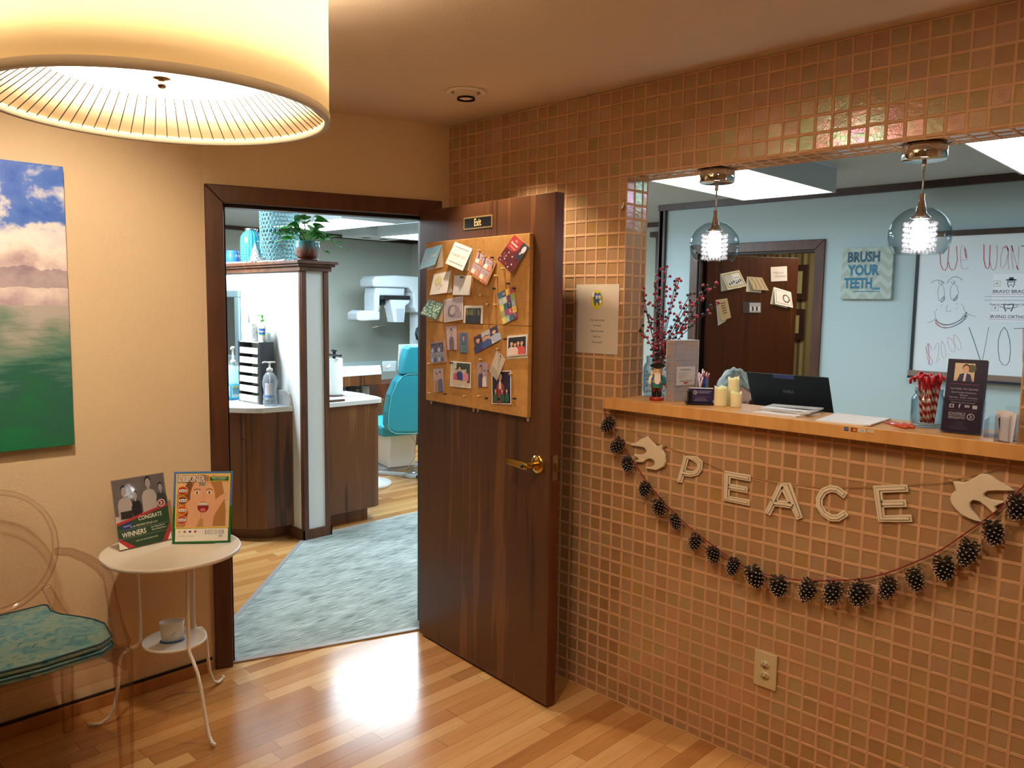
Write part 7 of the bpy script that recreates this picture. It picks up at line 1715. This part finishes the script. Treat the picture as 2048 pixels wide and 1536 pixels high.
# white paper tree, twig garland, stars
wtree = thing('white_tree', 'small white fir tree ornament in front of the turquoise vase', 'ornament', (-2.47, .30, ZC))
m = M()
for k in range(9):
    z_ = .012 + k * .0145; r_ = .052 * (1 - k / 9.5)
    for i in range(9):
        a = 2 * pi * i / 9 + k * .5; m.tube([(0, 0, z_ + .010), (r_ * cos(a) * .6, r_ * sin(a) * .6, z_ + .004), (r_ * cos(a), r_ * sin(a), z_ - .006)], [.004, .0036, .002], WPL, None, 5)
m.lathe([(.010, 0), (.006, .05), (.002, .15), (0, .152)], WPL, None, 10); m.build('branches', wtree)
tg = thing('white_twig_garland', 'white branching twig garland draped over the front of the partition cap', 'garland', (-2.77, .20, ZC))
m = M(); rr = random.Random(5)
def twig(p, d_, L_, r_, dep):
    q_ = p + d_ * L_; m.tube([p, p.lerp(q_, .5) + Vector((rr.uniform(-.006, .006), 0, rr.uniform(-.004, .006))), q_], [r_, r_ * .85, r_ * .7], WPL, None, 5)
    if dep:
        for _ in range(2): twig(q_, (d_ + Vector((rr.uniform(-.9, .9), rr.uniform(-.2, .2), rr.uniform(-.8, .5)))).normalized(), L_ * .72, r_ * .75, dep - 1)
for x in (-.06, .0, .05): twig(Vector((x, -.01, .01)), Vector((rr.uniform(-.3, .3), -.35, .4 if x > -.03 else .8)).normalized(), .045, .0045, 2)
for x in (-.03, .03, .06): twig(Vector((x, -.020, .004)), Vector((rr.uniform(-.4, .4), -.12, -1)).normalized(), .06, .0045, 2)
m.tube([(-.12, 0, .006), (.0, -.01, .008), (.12, .0, .006), (.22, .01, .006), (.33, .02, .006)], .006, WPL, None, 6)
m.build('twigs', tg)
sd_ = thing('driftwood_sticks', 'pale sticks lying on the partition cap under the wire vase', 'sticks', (-2.3, .27, ZC))
m = M()
for a, b in (((-.08, 0, .006), (.05, .01, .008)), ((-.02, -.01, .012), (.10, .015, .012)), ((.12, -.02, .005), (.30, -.01, .006)), ((.2, .0, .010), (.33, -.015, .012))): m.tube([a, b], .0045, C_('cfd0cc'), None, 6)
m.build('sticks', sd_)

# ---- things on the right worktop
pr2 = thing('paper_towel_roll', 'white paper towel roll on a dark stand at the partition', 'paper towel', (-2.215, .79, .9105))
m = M(); m.lathe([(0, .008), (.060, .008), (.062, .012), (.062, .278), (.058, .282), (.02, .282)], mat('eceae6', .85), None, 36); m.build('roll', pr2)
m = M(); m.lathe([(0, 0), (.075, 0), (.075, .007), (0, .007)], mat('4a2a20', .4), None, 32); m.lathe([(.012, .28), (.012, .33), (.02, .335), (.02, .35), (0, .35)], C_('2c2226'), None, 16); m.build('stand', pr2)
m = M(); m.box(-.06, .085, -.012, .012, .300, .316, C_('2e2024')); m.build('arm_bar', pr2)
ms = thing('white_tray', 'flat white tray lying on the right worktop', 'tray', (-2.20, .93, .911))
m = M(); m.box(-.18, .08, -.10, .07, 0, .008, mat('e6eaec', .4)); m.build('tray_base', ms, bevel=.002)
m = M(); m.box(-1.905 + 0, -1.88, .47, .66, .911, .925, C_('5a3826')); tag(m.build('wood_strip'), 'brown wooden strip lying at the front edge of the right worktop', 'strip')

# instrument tray table with the wooden front
it = thing('instrument_table', 'white topped instrument tray with a plank front, beyond the right worktop', 'tray table', (-2.75, 1.52, 0))
Q = [Vector(p) for p in ((-2.285, .900, 0), (-2.341, 1.322, 0), (-3.36, 2.03, 0), (-3.46, 1.70, 0))]
a_, b_ = Vector((-2.39, .90, 0)), Vector((-2.40, 1.36, 0)); cc = Vector((-2.75, 1.52, 0))
m = M(); pts = [(a_.x - cc.x, a_.y - cc.y), (b_.x - cc.x, b_.y - cc.y), (-3.02 - cc.x, 1.80 - cc.y), (-3.12 - cc.x, 1.38 - cc.y)]
m.prism(pts, 1.028, 1.045, mat('f2f4f4', .3)); m.build('top', it, bevel=.003)
m = M(); m.prism([(p[0] * .985, p[1] * .985) for p in pts], .95, 1.027, WALY); m.build('plank_front', it)
m = M(); m.box(-.02, .10, -.16, -.10, .91, .95, C_('4c5854')); m.build('latch', it)
m = M(); m.tube([(-.1, 0, .95), (-.1, .0, .03)], .03, WPL, None, 14); m.lathe([(0, 0), (.22, 0), (.22, .03), (0, .04)], WPL, Matrix.Translation((-.1, 0, 0)), 32); m.build('pedestal', it)
m = M(); m.box(.10, .20, -.40, -.28, 1.046, 1.055, WPL); m.box(-.05, .10, -.15, .02, 1.046, 1.05, mat('e8eef0', .5)); m.tube([(.05, .12, 1.05), (.02, .17, 1.06), (-.03, .2, 1.05)], .012, WPL, None, 8); m.build('instruments', it)
cp = thing('control_panel', 'dark grey control box with two buttons under the tray table', 'control box', (-2.96, 1.44, .79))
m = M(); m.box(-.03, .03, -.06, .09, 0, .15, C_('4c525c')); m.build('case', cp, bevel=.004)
m = M()
for z_ in (.035, .085): m.box(.030, .034, .03, .065, z_, z_ + .03, C_('9aa0a8'))
m.build('buttons', cp)
m = M(); m.tube([(.03, -.06, 0), (.03, -.05, .08), (.05, -.02, .14), (.03, -.09, .17), (.02, -.12, .06)], .024, BLACK, None, 10); m.build('black_grip', cp)
m = M(); m.tube([(0, .0, -.83), (0, 0, 0)], .018, STEEL, None, 10); m.build('post', cp)

# treatment chair
tc = thing('dental_chair', 'turquoise upholstered dental chair with its back to the door', 'dental chair', (-3.05, 2.12, 0))
TEAL = NT('turquoise_vinyl'); TEAL.put(TEAL.b.inputs['Base Color'], TEAL.mix(TEAL.math('MULTIPLY', TEAL.noise(TEAL.obj(), 8, 2), .3), '2aa0b4', '1f8ba0')); TEALM = TEAL.set(Roughness=.38)
bo = Vector((-3.05, 2.12, 0)); fx = Vector((.24, .97, 0)).normalized(); fn = Vector((.97, -.24, 0)).normalized()
def TC(u, v, w): return fx * u + fn * (w + .15) + Vector((0, 0, v)) - fn * (v - .45) * -.12
bkp = [(-.27, .50), (-.245, .445), (-.19, .415), (.0, .40), (.19, .415), (.245, .445), (.27, .50), (.27, .62), (.25, .78), (.20, .90), (.15, .955), (.09, .975), (-.09, .975), (-.15, .955), (-.20, .90), (-.25, .78), (-.27, .62)]
def slab(P_, w0, w1, mt_, nm, bev=.02, k=.94):
    m = M(); n_ = len(P_); cu_ = sum(p[0] for p in P_) / n_; cv_ = sum(p[1] for p in P_) / n_
    vs = [TC(u, v, w0) for u, v in P_] + [TC(u, v, w1 - .02) for u, v in P_] + [TC(cu_ + (u - cu_) * k, cv_ + (v - cv_) * k, w1) for u, v in P_]
    m.add(vs, [tuple(range(n_ - 1, -1, -1)), tuple(2 * n_ + i for i in range(n_))] + [(g_ * n_ + i, g_ * n_ + (i + 1) % n_, (g_ + 1) * n_ + (i + 1) % n_, (g_ + 1) * n_ + i) for g_ in range(2) for i in range(n_)], mt_); return m.build(nm, tc, bevel=bev)
slab(bkp, -.09, .03, TEALM, 'backrest', .012)
hp = [(-.155, .965), (.155, .965), (.135, 1.12), (.115, 1.20), (.085, 1.225), (-.085, 1.225), (-.115, 1.20), (-.135, 1.12)]
slab(hp, -.07, .045, TEALM, 'headrest', .012)
m = M(); m.tube([TC(u * .97, .4 + (v - .4) * .985, .034) for u, v in bkp], .004, mat('7fd0da', .4), None, 6, closed=True); m.build('piping', tc)
m = M(); m.box(-.14, .14, 1.0, 1.235, -.095, -.075, C_('dfe8ec'), lambda u, v, w: TC(u, v, w)); m.box(-.29, -.16, .99, 1.08, -.10, -.085, C_('dfe8ec'), lambda u, v, w: TC(u, v, w)); m.build('paper_covers', tc)
m = M(); m.box(-.26, .26, -.10, -.64, .36, .47, TEALM, lambda u, w, z: TC(u, z, w)); m.box(-.22, .22, -.62, -1.2, .34, .43, TEALM, lambda u, w, z: TC(u, z, w)); m.build('seat', tc, bevel=.03)
m = M(); m.box(-.14, .14, -.50, -.20, 0.035, .36, WPL, lambda u, w, z: TC(u, z, w)); m.box(-.22, .22, -.75, -.22, 0, .035, C_('b8bcc0'), lambda u, w, z: TC(u, z, w)); m.build('lift_base', tc, bevel=.01)
fp = thing('foot_pedal', 'round grey foot pedal with a steel top on the clinic floor', 'pedal', (-2.84, 2.04, 0))
m = M(); m.lathe([(0, 0), (.085, 0), (.088, .01), (.080, .035), (.066, .042), (0, .042)], C_('a4a8aa'), None, 32); m.build('base', fp)
m = M(); m.lathe([(.056, .043), (.058, .050), (.018, .056), (.008, .072), (0, .074)], STEEL, None, 28); m.build('button', fp)
m = M(); m.box(.045, .092, -.03, .05, .006, .030, C_('30343a')); m.build('label', fp)
m = M(); m.box(-.36, -.06, -.035, .035, .001, .03, C_('b4b8bc'), Matrix.Rotation(radians(28), 4, 'Z')); m.build('arm_bar', fp, bevel=.006)
m = M(); m.tube([(-3.02, 2.10, .42), (-2.985, 2.18, .30), (-3.0, 2.19, .15), (-3.06, 2.14, .03), (-3.15, 2.05, .006), (-3.28, 2.03, .006), (-3.2, 1.99, .03)], .004, C_('b8a894'), None, 6); tag(m.build('pedal_cable'), 'thin beige cable running from the dental chair to the foot pedal', 'cable')

# low walnut cabinet behind the chair
cb3 = thing('base_cabinet', 'low walnut cabinet on the floor behind the dental chair', 'cabinet', (0, 0, 0))
m = M(); m.box(-4.3, -3.9, 1.62, 2.5, 0.0, .60, WALY); m.build('body', cb3, bevel=.003)
cb4 = thing('wall_cabinet_run', 'dark walnut cabinet run along the far side, behind the chair', 'cabinet', (0, 0, 0))
m = M(); m.box(-4.5, -4.1, 2.55, 4.1, .09, .74, WALD); m.build('body', cb4, bevel=.003)
m = M(); m.box(-4.46, -4.14, 2.6, 4.1, 0, .09, WALD); m.build('toe_kick', cb4)
m = M(); m.box(-5.6, -5.585, 1.2, 4.2, .78, .86, BLUEW); struct(m.build('trim_7'))

# panoramic x-ray unit
xr = thing('xray_machine', 'white panoramic dental x-ray unit on a column in the clinic corner', 'x-ray machine', (-4.9, 3.75, 0))
XW_ = mat('c4cfd6', .35); xo = Vector((-4.9, 3.75, 0))
def XQ(y, z, d_=0): return (d_, y - xo.y, z)
m = M(); m.prism([(2.98, 1.80), (2.97, 1.88), (3.02, 1.925), (3.30, 1.945), (3.65, 1.94), (3.95, 1.89), (4.05, 1.80), (4.05, 1.50), (3.62, 1.50), (3.58, 1.56), (3.56, 1.74), (3.50, 1.80)], -.14, .14, XW_, lambda a, b, c: XQ(a, b, c)); m.build('overhead_arm', xr, bevel=.02)
m = M(); m.prism([(3.70, 0.04), (3.98, .04), (3.98, 1.52), (3.70, 1.52)], -.12, .12, XW_, lambda a, b, c: XQ(a, b, c)); m.build('column', xr, bevel=.02)
m = M(); m.box(-.3, .35, -.3, .3, 0, .04, XW_); m.build('foot', xr, bevel=.01)
m = M(); m.prism([(3.04, 1.80), (3.47, 1.80), (3.46, 1.70), (3.10, 1.70), (3.09, 1.52), (3.02, 1.48), (3.02, 1.70)], -.12, .10, XW_, lambda a, b, c: XQ(a, b, c)); m.build('rotating_unit', xr, bevel=.015)
m = M(); m.box(-.13, .16, 3.10 - xo.y, 3.50 - xo.y, 1.655, 1.705, BLACK); m.build('black_band', xr)
m = M(); m.prism([(3.20, 1.655), (3.49, 1.655), (3.49, 1.62), (3.43, 1.585), (3.41, 1.385), (3.26, 1.385)], .02, .16, XW_, lambda a, b, c: XQ(a, b, c)); m.build('sensor_head', xr, bevel=.008)
m = M(); m.prism([(3.30, 1.40), (3.40, 1.40), (3.40, 1.55), (3.285, 1.55)], .160, .163, C_('a4b0bc'), lambda a, b, c: XQ(a, b, c)); m.build('sensor_window', xr)
m = M(); m.prism([(2.78, 1.41), (2.78, 1.50), (2.84, 1.525), (3.10, 1.52), (3.10, 1.41), (2.84, 1.40)], -.12, .10, XW_, lambda a, b, c: XQ(a, b, c)); m.build('tube_head', xr, bevel=.02)
m = M(); m.tube([XQ(3.13, 1.65, .05), XQ(3.13, 1.44, .05), XQ(3.18, 1.43, .05)], .003, STEEL, None, 5); m.tube([XQ(3.21, 1.65, .05), XQ(3.19, 1.45, .05)], .003, STEEL, None, 5); m.tube([XQ(3.02, 1.32, .05), XQ(3.15, 1.345, .05), XQ(3.22, 1.35, .05), XQ(3.25, 1.32, .05)], .004, STEEL, None, 5); m.box(.03, .07, 3.13 - xo.y, 3.19 - xo.y, 1.59, 1.655, BLACK); m.build('chin_rest', xr)
m = M(); m.tube([XQ(3.70, 1.33, .10), XQ(3.655, 1.30, .10), XQ(3.64, 1.24, .10), XQ(3.655, 1.18, .10), XQ(3.70, 1.16, .10)], .016, BLACK, None, 8); m.build('grab_handle', xr)
